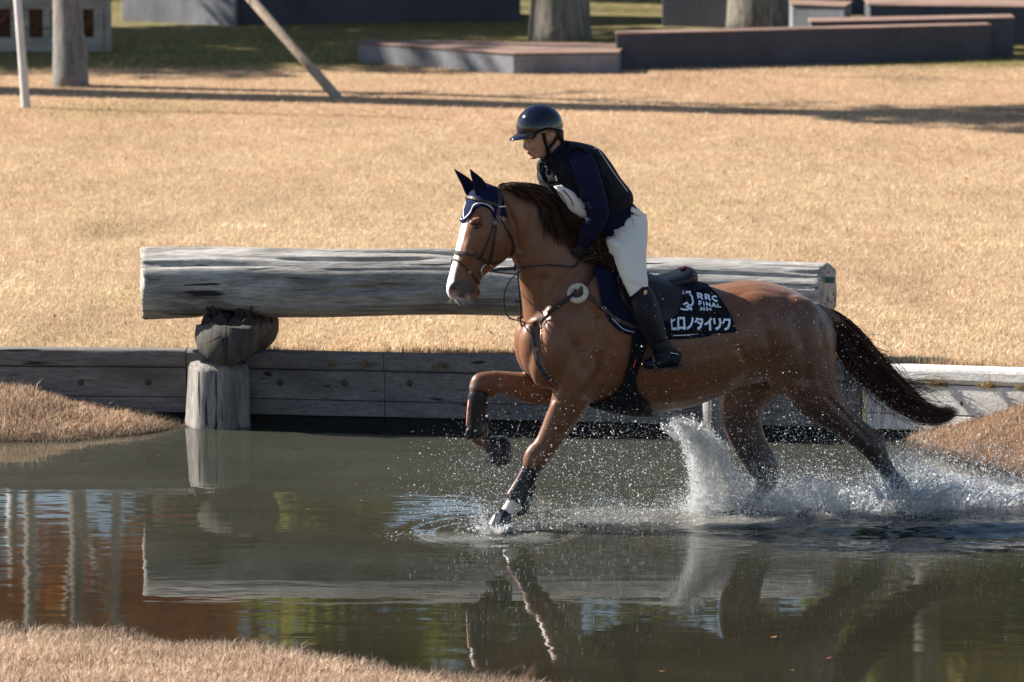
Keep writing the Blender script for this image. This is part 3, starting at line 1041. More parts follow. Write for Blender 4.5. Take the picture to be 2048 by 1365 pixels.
# poles
M_POLE = simple("pale_pole", (0.46, 0.45, 0.45), rough=0.7, spread=0.15, scale=8)
M_POLE2 = wood("brown_pole", (0.22, 0.17, 0.13), (0.40, 0.33, 0.26), 2, 1.0, 0.3, (0.2, 0.15, 0.12))
b0 = at_z(52, 215, FZ); t0 = at_y(35, 0, b0.y)
g = Geo(); dirv = (t0 - b0); g.tube([b0 - dirv * 0.05, b0, b0 + dirv * 0.5, b0 + dirv * 3.0], [0.042, 0.042, 0.037, 0.03], 14)
tag(g.build("tree_prop", M_POLE), "slim pale pole leaning beside the left trunk", "pole")
b0 = at_z(675, 196, FZ); t0 = at_y(503, 0, b0.y + 0.6)
g = Geo(); dirv = (t0 - b0); g.tube([b0 - dirv * 0.05, b0, b0 + dirv * 0.5, b0 + dirv * 2.4], [0.046, 0.046, 0.044, 0.04], 14)
tag(g.build("tree_prop", M_POLE2), "brown wooden pole slanting down to the grass at upper left", "pole")

# ---- trees
def bark(name, lo, hi, sc=1.0, lich=None):
    m, nt, b = new_mat(name)
    v = coords(nt, (9 * sc, 9 * sc, 2.2 * sc))
    n1 = noise_tex(nt, v, 1.6, 7, 0.7)
    n2 = noise_tex(nt, coords(nt), 3.0, 4)
    c = ramp(nt, n1, [(0.35, lo), (0.62, hi)])
    if lich:
        c = mixc(nt, ramp(nt, n2, [(0.5, 0.0), (0.62, 0.8)]), c, lich)
    nt.links.new(c, b.inputs['Base Color'])
    b.inputs['Roughness'].default_value = 0.9
    bump(nt, b, n1, 0.9, 0.03)
    return m
M_BARK1 = bark("smooth_bark", (0.10, 0.09, 0.085), (0.23, 0.215, 0.205), 1.0)
M_BARK2 = bark("rough_bark", (0.06, 0.05, 0.042), (0.24, 0.21, 0.18), 1.2, (0.15, 0.145, 0.11))
M_BIRCH = bark("pale_bark", (0.20, 0.185, 0.165), (0.46, 0.44, 0.41), 0.8)

def leaf_mat(name):
    return attr_mat(name, rough=0.6, spec=0.3, fine=3, amt=0.2, bmp=0, trans=0.5)
M_LEAF = leaf_mat("leaves")
def trunk_geo(g, base, r, height, lean=(0, 0), seed=0, flare=1.25, limbs=0, limb0=0.45, limb_len=1.6):
    rr = random.Random(seed)
    pts, rad = [], []
    ns = 9
    for i in range(ns + 1):
        t = i / ns
        pts.append(base + Vector((lean[0] * t + 0.05 * height * 0.1 * math.sin(t * 7 + seed), lean[1] * t + 0.05 * math.sin(t * 5 + seed * 2), height * t - 0.1)))
        rad.append(r * (1 - 0.78 * t) * (1 + (flare - 1) * math.exp(-t * 28)))
    ext = [base + Vector((0, 0, -0.15)), base + Vector((0, 0, 0.12)), base + Vector((0, 0, 0.4))]
    allp = ext + pts[1:]
    allr = [r * flare, r * (1 + (flare - 1) * 0.35), r] + [r * (1 - 0.78 * i / ns) for i in range(1, ns + 1)]
    g.tube(allp, allr, 18)
    tips = []
    for k in range(limbs):
        t = limb0 + (1 - limb0) * (k + 0.5) / limbs
        i = min(int(t * ns), ns - 1)
        p = pts[i].lerp(pts[i + 1], t * ns - i)
        az = rr.uniform(0, 6.28)
        ll = limb_len * rr.uniform(0.7, 1.2) * (1.2 - t * 0.6)
        d = Vector((math.cos(az), math.sin(az), rr.uniform(0.4, 1.0))).normalized()
        q = p + d * ll * 0.5 + Vector((0, 0, 0.05 * ll))
        e = p + d * ll + Vector((0, 0, 0.25 * ll))
        rr0 = r * (1 - 0.78 * t) * 0.5
        g.tube([p, q, e], [rr0, rr0 * 0.6, 0.012], 7)
        tips.append(e)
        for s in range(3):
            d2 = (d + Vector((rr.uniform(-.8, .8), rr.uniform(-.8, .8), rr.uniform(-.1, .7)))).normalized()
            e2 = q + d2 * ll * 0.5
            g.tube([q, q.lerp(e2, 0.5) + Vector((0, 0, 0.04)), e2], [rr0 * 0.4, rr0 * 0.25, 0.008], 5)
            tips.append(e2)
    return tips
def crown(name, parent, clumps, n, size, pal, seed):
    """leaf-sized faces gathered into many uneven clumps"""
    r = np.random.default_rng(seed)
    cl = np.array([[c.x, c.y, c.z, s] for c, s in clumps])
    idx = r.integers(0, len(cl), n)
    d = r.normal(0, 1, (n, 3)); d /= np.linalg.norm(d, axis=1)[:, None]
    rad = r.uniform(0.35, 1.0, n) ** 0.5
    c = cl[idx, :3] + d * (cl[idx, 3] * rad)[:, None] * np.array([1, 1, 0.75])
    a = r.normal(0, 1, (n, 3)); a /= np.linalg.norm(a, axis=1)[:, None]
    b = np.cross(a, r.normal(0, 1, (n, 3))); b /= np.linalg.norm(b, axis=1)[:, None]
    s = (r.uniform(0.6, 1.3, n) * size)[:, None]
    V = np.stack([c - a * s, c + b * s * 0.6, c + a * s, c - b * s * 0.6], 1).reshape(-1, 3)
    me = mesh_np(name, V, np.arange(4 * n).reshape(n, 4))
    cols = np.array(pal)[r.integers(0, len(pal), len(cl))][idx] * (1 + r.normal(0, 0.15, (n, 1)))
    set_col(me, np.repeat(np.clip(cols, 0.005, 0.9), 4, axis=0))
    return link(name, me, M_LEAF, parent, smooth=False)
def tree(x, y, r_, height, label, bark_m, crown_c=None, crown_r=(1.5, 1.5, 2), nclump=40, nleaf=9000, pal=None, size=0.09, seed=1, limbs=10, group=None, lean=(0, 0), clump=0.55, flare=1.25, limb0=0.45, name="tree"):
    base = Vector((x, y, float(field_h(np.array([x]), np.array([y]))[0])))
    e = empty(name, base, label, "tree", group)
    g = Geo()
    trunk_geo(g, base, r_, height, lean, seed, flare, limbs, limb0=limb0, limb_len=crown_r[0] * 0.9 if crown_c else 1.5)
    g.build("trunk", bark_m, e)
    if crown_c is not None:
        rr = random.Random(seed + 5)
        cl = []
        for k in range(nclump):
            while True:
                v = Vector((rr.uniform(-1, 1), rr.uniform(-1, 1), rr.uniform(-1, 1)))
                if v.length < 1: break
            cl.append((base + Vector((lean[0], lean[1], 0)) + Vector((v.x * crown_r[0], v.y * crown_r[1], crown_c + v.z * crown_r[2])), clump * rr.uniform(0.6, 1.3)))
        crown("crown", e, cl, nleaf, size, pal, seed)
    return e
ORANGE = [(0.90, 0.27, 0.05), (0.92, 0.36, 0.07), (0.82, 0.20, 0.04), (0.90, 0.45, 0.09)]
YGREEN = [(0.28, 0.29, 0.05), (0.38, 0.37, 0.07), (0.20, 0.24, 0.05), (0.40, 0.33, 0.08)]
DGREEN = [(0.035, 0.06, 0.02), (0.05, 0.085, 0.025), (0.07, 0.10, 0.035), (0.03, 0.045, 0.018)]
# trunks that stand in the picture
q = at_z(141, 172, FZ)
tree(q.x, q.y, 0.158, 5.2, "smooth pale grey trunk standing on the field at the far upper left", M_BARK1, seed=3, limbs=9, flare=1.12, limb0=0.55)
q = at_z(1120, 78, FZ)
tree(q.x, q.y, 0.30, 13, "thick dark mossy trunk standing behind the platform block", M_BARK2, 9.5, (2.6, 2.4, 2.2), 30, 7000, YGREEN, 0.11, 4, 10, flare=1.15)
q = at_z(1520, 62, FZ)
tree(q.x, q.y + 0.2, 0.325, 13, "thick lichen-pale trunk standing behind the long dark low wall", M_BARK2, 9.5, (2.6, 2.4, 2.2), 30, 7000, YGREEN, 0.11, 6, 10, flare=1.12)
q = at_z(1875, 4, FZ)
tree(q.x, q.y, 0.24, 11, "pale trunk just showing at the top edge behind the upper right block", M_BARK2, 8.5, (2, 2, 2), 24, 5000, YGREEN, 0.11, 7, 8)
tree(-6.6, 52.45, 0.42, 17, 'thick tall trunk just off the left edge whose long shadow crosses the field', M_BARK2, 8.4, (1.5, 1.0, 1.3), 16, 1500, YGREEN, 0.10, 15, 12, limb0=0.32)
rough_box('tall_block', [(2.0, 61.5), (4.6, 61.2), (4.6, 62.4), (2.0, 62.6)], FZ - 0.1, 1.7, M_BLK, M_TOP, 'wide dark block filling the gap between the two thick trunks', 'block', over=0.02)
# trees that shade the background from the left
tree(-13.0, 58.5, 0.25, 11, "broad dark tree off to the left shading the blocks", M_BARK2, 6.6, (3.2, 1.9, 2.6), 34, 7000, DGREEN, 0.13, 11, 10, "shade trees left of the blocks", clump=0.8)
tree(-17.0, 60.5, 0.25, 13, "taller dark tree off to the left behind the shading one", M_BARK2, 8.6, (3.6, 2.0, 3.0), 40, 8000, DGREEN, 0.13, 12, 10, "shade trees left of the blocks", clump=0.8)
tree(-9.0, 60.5, 0.22, 9, "dark round tree shading the tall blocks", M_BARK2, 5.2, (2.4, 1.8, 2.2), 30, 6500, DGREEN, 0.12, 13, 10, "shade trees left of the blocks", clump=0.7)
# trees the pond mirrors
k = 0
for x, y, cz, rx, rz in ((-6.6, 66, 7.9, 1.0, 2.3), (-5.4, 69, 8.3, 1.0, 2.4), (-4.2, 66, 7.9, 0.8, 2.1), (-8.2, 70, 8.2, 1.4, 2.5)):
    k += 1
    tree(x, y, 0.10, 11.0, ["pale slim trunk under orange autumn leaves mirrored at the left edge of the pond", "orange autumn tree second from the left in the pond's mirror", "orange autumn tree mirrored nearest the log's reflection", "outermost orange autumn tree left of the pond's mirror"][k - 1], M_BIRCH, cz, (rx, 1.2, rz), 40, 8500, ORANGE, 0.10, 20 + k, 8, "orange trees beyond the field", clump=0.55)
for i, (x, y) in enumerate(((-5.55, 64), (-6.2, 64.5), (-4.55, 65), (-5.9, 67))):
    tree(x, y, [0.10, 0.07, 0.09, 0.11][i], 12, ["slim pale birch trunk among the mirrored orange trees", "thinnest pale birch trunk among the mirrored orange trees", "pale birch trunk mirrored right of the orange leaves", "thicker pale trunk between the orange trees"][i], M_BIRCH, None, seed=30 + i, limbs=7, limb0=0.6, group="birch trunks beyond the field")
for i, (x, y, cz, rx, ry, rz, pal) in enumerate(((-2.3, 72, 8.0, 1.1, 1.0, 2.0, YGREEN), (-0.4, 75, 9.4, 1.5, 1.2, 1.6, YGREEN), (1.9, 74, 9.4, 1.8, 1.2, 1.9, YGREEN), (5.0, 72, 8.6, 1.8, 1.4, 2.2, YGREEN))):
    tree(x, y, 0.16, cz + 2, ["yellow-green tree mirrored left of the front hoof", "yellow-green tree mirrored behind the raised foreleg", "yellow-green tree mirrored under the horse's belly", "yellow-green tree mirrored at the right of the pond"][i], M_BARK2, cz, (rx, ry, rz), 34, 8000, pal, 0.10, 40 + i, 9, "yellow-green trees beyond the field", clump=0.55)
rc = random.Random(77)
for i in range(15):
    x = -21 + i * 3.1 + rc.uniform(-0.7, 0.7)
    y = 96 + rc.uniform(-4, 5)
    hh = rc.uniform(10.5, 16.5)
    if i in (4,): hh = 9.0
    tree(x, y, 0.3, hh + 0.4, "tall dark evergreen standing in the far row beyond the field", M_BARK2, hh * 0.52, (2.1, 1.8, hh * 0.47), 70, 8000, DGREEN, 0.2, 60 + i, 8, "dark evergreens in the far row", clump=1.0)

# ================================================================== THE HORSE
HY = R(34)                          # the head turns a little towards the camera
HL = Vector((math.sin(HY), -math.cos(HY), 0))
POLL = P(985, 400, 0.0)
def H(px, py, lat=0.0):
    return P(px, py, lat, HL, POLL)

def torso_part(g, rows, n=26, num=24, power=0.92, lv=None, fn=None):
    """rows: top px,py, bottom px,py, half width, lateral centre"""
    fn = fn or P
    lv = lv or LAT
    a = catmull(rows, num)
    C, A, B = [], [], []
    for tx, ty, bx, by, hw, lc in a:
        t, b = fn(tx, ty, lc), fn(bx, by, lc)
        C.append((t + b) / 2); A.append((t - b) / 2); B.append(lv * hw)
    g.loft(C, A, B, n, power)

def limb(g, rows, num=22, n=16, fn=None, lv=None, scale=PXM, endcap=True):
    """rows: px, py, lat, half width in pixels seen from the side, half width across in metres"""
    fn = fn or P
    lv = lv or LAT
    a = catmull(rows, num)
    C = [fn(r_[0], r_[1], r_[2]) for r_ in a]
    A, B = [], []
    for i in range(len(C)):
        t = (C[min(i + 1, len(C) - 1)] - C[max(i - 1, 0)]).normalized()
        b = (lv - t * lv.dot(t)).normalized()
        av = t.cross(b)
        A.append(av * (a[i][3] / scale)); B.append(b * a[i][4])
    g.loft(C, A, B, n)

def blob(g, px, py, lat, rx, ry, rl, ang=0.0, fn=None, lv=None):
    """ellipsoid seen from the side: half sizes in pixels, rl across in metres, turned by ang degrees"""
    fn = fn or P
    lv = lv or LAT
    fw = lv.cross(UPV)
    if fw.x < 0: fw = -fw
    c = fn(px, py, lat)
    ca, sa = math.cos(R(ang)), math.sin(R(ang))
    g.ellipsoid(c, (fw * ca - UPV * sa) * (rx / PXM), lv * rl, (UPV * ca + fw * sa) * (ry / PXM), 20, 12)

hg = Geo()
# barrel, croup, chest
torso_part(hg, [
    (1052, 640, 1050, 720, 0.10, 0),
    (1075, 585, 1068, 760, 0.17, 0),
    (1115, 556, 1105, 782, 0.205, 0),
    (1165, 540, 1160, 800, 0.225, 0),
    (1225, 536, 1225, 818, 0.25, 0),
    (1290, 556, 1290, 826, 0.275, 0),
    (1350, 572, 1350, 820, 0.285, 0),
    (1410, 575, 1410, 802, 0.28, 0),
    (1462, 566, 1465, 778, 0.275, 0),
    (1510, 561, 1515, 765, 0.275, 0),
    (1560, 570, 1560, 765, 0.265, 0),
    (1605, 591, 1600, 765, 0.235, 0),
    (1645, 622, 1635, 758, 0.18, 0),
    (1668, 662, 1652, 735, 0.09, 0)], num=40, power=0.9)
# neck
torso_part(hg, [
    (1000, 368, 1012, 470, 0.070, 0),
    (1028, 370, 1022, 512, 0.078, 0),
    (1062, 386, 1034, 542, 0.085, 0),
    (1100, 418, 1040, 575, 0.097, 0),
    (1138, 458, 1046, 612, 0.115, 0),
    (1176, 500, 1050, 652, 0.14, 0),
    (1215, 532, 1060, 700, 0.165, 0)], num=26, power=1.0)
# breast muscles, shoulders
blob(hg, 1058, 695, -0.105, 30, 58, 0.085, -8)
blob(hg, 1072, 700, 0.085, 36, 60, 0.09, -8)
blob(hg, 1118, 690, 0.15, 52, 95, 0.085, 24)
blob(hg, 1118, 690, -0.15, 50, 95, 0.085, 24)
blob(hg, 1160, 735, 0.165, 48, 64, 0.068, -20)
blob(hg, 1160, 735, -0.175, 44, 60, 0.075, -20)
blob(hg, 1190, 600, 0.13, 48, 62, 0.085, 25)
blob(hg, 1190, 600, -0.13, 48, 62, 0.085, 25)
# quarters
for s in (1, -1):
    blob(hg, 1588, 695, 0.145 * s, 82, 108, 0.125, -6)
    blob(hg, 1520, 640, 0.14 * s, 85, 60, 0.12, 10)
    blob(hg, 1632, 720, 0.115 * s, 44, 72, 0.10, -8)
# near foreleg, planted
limb(hg, [(1150, 700, 0.15, 50, 0.085), (1150, 745, 0.155, 50, 0.082), (1146, 785, 0.155, 44, 0.074), (1131, 820, 0.15, 38, 0.064), (1111, 858, 0.145, 30, 0.052),
          (1091, 893, 0.14, 25.5, 0.044), (1073, 915, 0.135, 27, 0.046), (1062, 938, 0.135, 20, 0.038), (1052, 955, 0.13, 14, 0.028), (1040, 978, 0.13, 13, 0.026), (1031, 998, 0.13, 17, 0.031),
          (1021, 1014, 0.13, 14, 0.027), (1010, 1032, 0.13, 16, 0.030), (1003, 1042, 0.13, 19, 0.042), (998, 1064, 0.13, 24, 0.055)], num=46)
blob(hg, 1090, 921, 0.135, 10, 10, 0.025)
# far foreleg, folded and lifted
limb(hg, [(1135, 740, -0.14, 44, 0.08), (1110, 768, -0.15, 40, 0.07), (1070, 776, -0.155, 35, 0.062), (1030, 770, -0.16, 27, 0.052), (993, 763, -0.165, 22, 0.045), (965, 765, -0.165, 22, 0.046)], num=26)
blob(hg, 962, 768, -0.165, 23, 24, 0.047, 30)
blob(hg, 984, 784, -0.165, 12, 12, 0.03, 30)
limb(hg, [(957, 775, -0.165, 21, 0.042), (954, 795, -0.165, 15, 0.031), (953, 825, -0.165, 13, 0.026), (953, 852, -0.165, 14, 0.027), (950, 870, -0.165, 18, 0.033)], num=18)
limb(hg, [(948, 870, -0.165, 15, 0.03), (962, 880, -0.165, 14, 0.028), (980, 891, -0.165, 15, 0.032), (992, 898, -0.165, 20, 0.042), (1006, 916, -0.165, 21, 0.052), (1012, 924, -0.165, 18, 0.048)], num=20)
# far hind leg (hoof under the water)
limb(hg, [(1560, 690, -0.15, 74, 0.10), (1520, 745, -0.155, 62, 0.095), (1492, 790, -0.155, 56, 0.085), (1482, 820, -0.15, 46, 0.075), (1487, 855, -0.15, 41, 0.062), (1503, 895, -0.145, 36, 0.052),
          (1524, 930, -0.14, 33, 0.046), (1535, 955, -0.14, 27, 0.043), (1522, 980, -0.14, 19, 0.034), (1503, 1003, -0.14, 16, 0.03), (1488, 1024, -0.14, 19, 0.034),
          (1476, 1040, -0.14, 17, 0.033), (1462, 1058, -0.14, 24, 0.05)], num=46)
blob(hg, 1549, 948, -0.14, 13, 12, 0.025, -30)
# near hind leg, stretched out behind
limb(hg, [(1610, 690, 0.14, 62, 0.11), (1616, 735, 0.15, 58, 0.10), (1625, 775, 0.15, 54, 0.088), (1645, 805, 0.15, 47, 0.076), (1672, 832, 0.145, 36, 0.062), (1703, 858, 0.14, 29, 0.05),
          (1733, 882, 0.14, 28, 0.045), (1751, 903, 0.14, 25, 0.042), (1767, 930, 0.14, 19, 0.034), (1782, 952, 0.14, 17, 0.031), (1800, 975, 0.14, 20, 0.034), (1808, 992, 0.14, 18, 0.033), (1812, 1012, 0.14, 22, 0.045), (1815, 1030, 0.14, 24, 0.05)], num=46)
blob(hg, 1758, 878, 0.14, 13, 14, 0.026, -20)
# stifle fold
blob(hg, 1590, 765, 0.15, 42, 34, 0.10, 10)
# tail dock
limb(hg, [(1625, 615, 0, 14, 0.04), (1650, 628, 0, 15, 0.04), (1682, 650, 0, 13, 0.034), (1710, 690, 0, 10, 0.027)], num=10)

# head: rows are forehead line, jaw line, half width
torso_part(hg, [
    (962, 366, 1016, 392, 0.060, 0),
    (946, 388, 1024, 430, 0.088, 0),
    (937, 415, 1026, 470, 0.100, 0),
    (928, 445, 1018, 505, 0.102, 0),
    (921, 475, 1000, 525, 0.088, 0),
    (914, 503, 980, 540, 0.071, 0),
    (907, 528, 965, 552, 0.060, 0),
    (900, 552, 957, 566, 0.055, 0),
    (895, 572, 952, 581, 0.056, 0),
    (896, 588, 944, 594, 0.052, 0),
    (903, 600, 932, 603, 0.034, 0)], num=34, n=28, power=0.86, lv=HL, fn=H)
for s in (1, -1):
    blob(hg, 992, 470, 0.062 * s, 36, 50, 0.040, 25, H, HL)         # cheek plate
    blob(hg, 950, 444, 0.080 * s, 16, 8, 0.022, -10, H, HL)          # brow above the eye
    blob(hg, 940, 500, 0.045 * s, 14, 40, 0.024, 14, H, HL)         # facial crest
    blob(hg, 905, 580, 0.036 * s, 12, 15, 0.022, 10, H, HL)         # nostril wing
blob(hg, 938, 597, 0, 14, 9, 0.035, 0, H, HL)                       # lower lip and chin
blob(hg, 951, 584, 0, 10, 12, 0.035, 0, H, HL)
horse_me = remesh(hg, 0.0075, 14, 0.5)

C = co_of(horse_me)
NR = no_of(horse_me)
px, py = to_px(C)
LATn = np.array(LAT); ORGn = np.array(ORG)
lat = (C - ORGn) @ LATn
HLn = np.array(HL); POLLn = np.array(POLL)
hlat = (C - POLLn) @ HLn
near = (lat > 0.0)
def pl_dist(px, py, line):
    best = np.full(len(px), 1e9)
    for (x0, y0), (x1, y1) in zip(line[:-1], line[1:]):
        dx, dy = x1 - x0, y1 - y0
        t = np.clip(((px - x0) * dx + (py - y0) * dy) / (dx * dx + dy * dy), 0, 1)
        best = np.minimum(best, np.hypot(px - x0 - t * dx, py - y0 - t * dy))
    return best
# muscle furrows and ridges on the near side, mirrored softly on the far one
disp = np.zeros(len(C))
def furrow(line, w, dep, side=1):
    global disp
    d = pl_dist(px, py, line)
    m_ = (lat * side > 0.03)
    disp = disp - np.where(m_, dep * np.exp(-(d / w) ** 2), 0)
furrow([(1198, 640), (1212, 700), (1200, 750), (1172, 790)], 10, 0.010)
furrow([(1090, 560), (1082, 620), (1078, 680)], 9, 0.009)
furrow([(1078, 690), (1092, 735), (1106, 765)], 7, 0.010)
furrow([(1120, 640), (1150, 700), (1165, 740)], 12, 0.006)
furrow([(1525, 640), (1545, 700), (1552, 760), (1560, 790)], 12, 0.010)
furrow([(1640, 640), (1650, 700), (1640, 760)], 9, 0.007)
furrow([(1230, 780), (1260, 740), (1275, 700)], 14, 0.005)
furrow([(1480, 770), (1520, 735), (1545, 720)], 12, 0.006)
furrow([(1060, 440), (1056, 500), (1062, 560)], 14, 0.004)
furrow([(1010, 410), (1030, 450), (1038, 500)], 6, 0.009)
furrow([(1044, 520), (1060, 470), (1066, 430)], 7, 0.004)
furrow([(1090, 620), (1120, 570), (1150, 540)], 9, 0.006)
furrow([(1240, 800), (1300, 790), (1380, 780)], 8, 0.003)
furrow([(1480, 700), (1500, 740), (1530, 760)], 7, 0.006)
furrow([(1590, 640), (1610, 700), (1612, 760)], 10, 0.007)
furrow([(1110, 800), (1130, 830), (1120, 870)], 4, 0.004)
furrow([(945, 500), (958, 520), (966, 535)], 3, 0.003)
furrow([(930, 520), (926, 545), (918, 565)], 3, 0.003)
furrow([(1080, 835), (1105, 800), (1120, 770)], 5, 0.004)
furrow([(1660, 800), (1710, 850), (1740, 880)], 5, 0.006)
furrow([(1455, 850), (1480, 890), (1520, 930)], 6, 0.004, -1)
# nostril hollows, mouth slit
def hpit(pxp, pyp, lt, rad, dep):
    global disp
    for s in (1, -1):
        c = np.array(H(pxp, pyp, lt * s))
        d = np.linalg.norm(C - c, axis=1)
        disp = disp - dep * np.exp(-(d / rad) ** 2)
hpit(907, 581, 0.055, 0.013, 0.013)
hpit(911, 586, 0.055, 0.010, 0.010)
disp *= 1.45
disp += 0.0022 * fnoise(px * 0.06, py * 0.045, 71) + 0.0012 * fnoise(px * 0.16, py * 0.12, 72)
C = C + NR * disp[:, None]
set_co(horse_me, C)

# ---- coat
px, py = to_px(C)
bay = np.array((0.182, 0.069, 0.027))
col = np.tile(bay, (len(C), 1))
v1 = fnoise(C[:, 0] * 5, C[:, 2] * 5, 81)
col *= (1 + 0.12 * v1)[:, None]
def mixto(target, w):
    global col
    w = np.clip(w, 0, 1)[:, None]
    col = col * (1 - w) + np.array(target) * w
zz = C[:, 2]
# darker quarters and legs that go to black below
mixto((0.095, 0.040, 0.024), sstep((px - 1440) / 200) * 0.7 * sstep((py - 575) / 60))
hind = px > 1400
mixto((0.045, 0.02, 0.013), np.where(hind, sstep((py - 770) / 100), 0) * 0.9)
mixto((0.022, 0.014, 0.011), np.where(hind, sstep((py - 860) / 60), 0) * 0.95)
mixto((0.13, 0.05, 0.022), np.where(~hind, sstep((py - 760) / 60), 0) * np.where((px > 1040) | (py > 760), 1, 0) * 0.6)
mixto((0.060, 0.024, 0.014), np.where(~hind & (py > 925), sstep((py - 925) / 15), 0))
mixto((0.12, 0.045, 0.02), np.where((px < 1000) & (py > 730) & (py < 940), 0.7, 0))
# grey scuff on the lifted knee
d = np.hypot(px - 946, py - 773); mixto((0.30, 0.25, 0.23), np.where(lat < 0, np.exp(-(d / 6) ** 2), 0) * 0.7)
d = np.hypot((px - 1000) / 2, py - 771); mixto((0.35, 0.3, 0.28), np.where(lat < -0.1, np.exp(-(d / 3) ** 2), 0) * 0.7)
# white sock on the planted foreleg, pale hoof
sock = (lat > 0.02) & (px < 1075)
sax = (py - 1000) - 0.0
mixto((0.72, 0.66, 0.60), np.where(sock & (py > 1002) & (py < 1042), 1, 0))
mixto((0.42, 0.28, 0.15), np.where(sock & (py >= 1042), 1, 0))
mixto((0.03, 0.025, 0.022), np.where((lat < -0.05) & (px > 972) & (px < 1040) & (py > 872) & (py < 945), 1, 0))
# the head: blaze, dark muzzle, pink snip, black eye rims
hd = (px < 1040) & (py < 615)
def HP(a, b_): return a, b_
# mid line of the face in the head frame
face = (NR @ (-np.array(HL.cross(UPV)) * (1 if HL.cross(UPV).x > 0 else -1)))   # + looks forward (towards the face)
pyn = np.interp(py, [395, 430, 470, 520, 560, 600], [0.036, 0.036, 0.030, 0.029, 0.036, 0.05])
edge = pyn + 0.003 * fnoise(py * 0.09, hlat * 80, 83)
w_bl = sstep((edge - np.abs(hlat + 0.004)) / 0.004)
front = np.array([0.0] * len(C))
mid_front = np.interp(py, [366, 388, 415, 445, 475, 503, 528, 552, 572, 588, 600], [962, 946, 937, 928, 921, 914, 907, 900, 895, 896, 903])
on_front = (px < mid_front + 26) & hd
mixto((0.20, 0.075, 0.03), np.where(hd & (px < 950) & (py > 430) & (py < 540), 0.5, 0))
mixto((0.055, 0.04, 0.035), np.where(hd, sstep((py - 548 + (px - 930) * -0.15) / 26), 0) * 0.95)
mixto((0.80, 0.77, 0.74), np.where(on_front, w_bl * sstep((py - 412) / 14), 0))
# muzzle: pinkish between the nostrils and on the lower lip
d = np.hypot((px - 906), (py - 590)); mixto((0.52, 0.34, 0.31), np.where(hd & (py > 578), np.exp(-(d / 11) ** 2), 0) * 0.9)
d = np.hypot((px - 935) / 0.8, (py - 596)); mixto((0.55, 0.42, 0.38), np.where(hd, np.exp(-(d / 7) ** 2), 0) * 0.9)
for (a, b_, lt, rad, colr) in ((907.5, 581, 0.055, 0.013, (0.012, 0.008, 0.008)), (949, 452, 0.108, 0.020, (0.03, 0.016, 0.012))):
    for s in (1, -1):
        c = np.array(H(a, b_, lt * s)); d = np.linalg.norm(C - c, axis=1)
        mixto(colr, np.exp(-(d / rad) ** 4))
set_col(horse_me, col)

m, nt, b = new_mat("bay_coat")
a = N(nt, "ShaderNodeAttribute", attribute_name='Col')
v = coords(nt)
n1 = noise_tex(nt, coords(nt, (1, 1, 0.35)), 160, 4, 0.7)
n2 = noise_tex(nt, v, 9, 4)
c = mixc(nt, 1.0, a.outputs['Color'], ramp(nt, n1, [(0.3, 0.74), (0.7, 1.05)]), 'MULTIPLY')
c = mixc(nt, 1.0, c, ramp(nt, n2, [(0.3, 0.82), (0.7, 1.08)]), 'MULTIPLY')
nt.links.new(c, b.inputs['Base Color'])
nt.links.new(ramp(nt, n2, [(0.3, 0.5), (0.7, 0.36)]), b.inputs['Roughness'])
b.inputs['Specular IOR Level'].default_value = 0.5
b.inputs['Sheen Weight'].default_value = 0.08
b.inputs['Sheen Roughness'].default_value = 0.4
bump(nt, b, n1, 0.25, 0.003)
M_COAT = m

horse = empty("horse", ORG + LAT * 0.0 - FWD * 0.7, "bay horse with white blaze galloping through the shallow pond", "horse")
horse_ob = link("body", horse_me, M_COAT, horse)
H_BVH = BVHTree.FromPolygons([tuple(p) for p in C], [tuple(p.vertices) for p in horse_me.polygons])

def skin(px, py, off=0.004, bvh=None, lat0=0.0, fn=None):
    """the point of the horse's surface seen at a photograph pixel, lifted by off, and its normal"""
    bvh = bvh or H_BVH
    d = ray(px, py).normalized()
    loc, nrm, _, _ = bvh.ray_cast(CAM, d)
    if loc is None:
        q = (fn or P)(px, py, lat0)
        loc, nrm, _, _ = bvh.find_nearest(q)
    return loc + nrm * off, nrm

def mirror(p, lv, org):
    return p - lv * (2 * (p - org).dot(lv))

# eyes
M_EYE = simple("dark_eye", (0.006, 0.004, 0.004), rough=0.06, spec=0.8, bmp=0)
for s in (1, -1):
    g = Geo()
    p, nr = skin(955, 455, -0.009)
    if s < 0:
        p = mirror(p, HL, POLL)
    g.ellipsoid(p, HL.cross(UPV) * 0.020, HL * 0.014, UPV * 0.014, 16, 10)
    g.build("eye", M_EYE, horse)
# lids
M_LID = simple("lid_skin", (0.028, 0.018, 0.015), rough=0.5)
g = Geo()
for pts in ([(946, 455), (950, 450), (956, 448.5), (962, 450), (966, 455)],):
    q = [skin(a_, b_, 0.002)[0] for a_, b_ in pts]
    g.tube(q, [0.001, 0.003, 0.0035, 0.003, 0.001], 6, smooth=12)
g.build("eyelid", M_LID, horse)

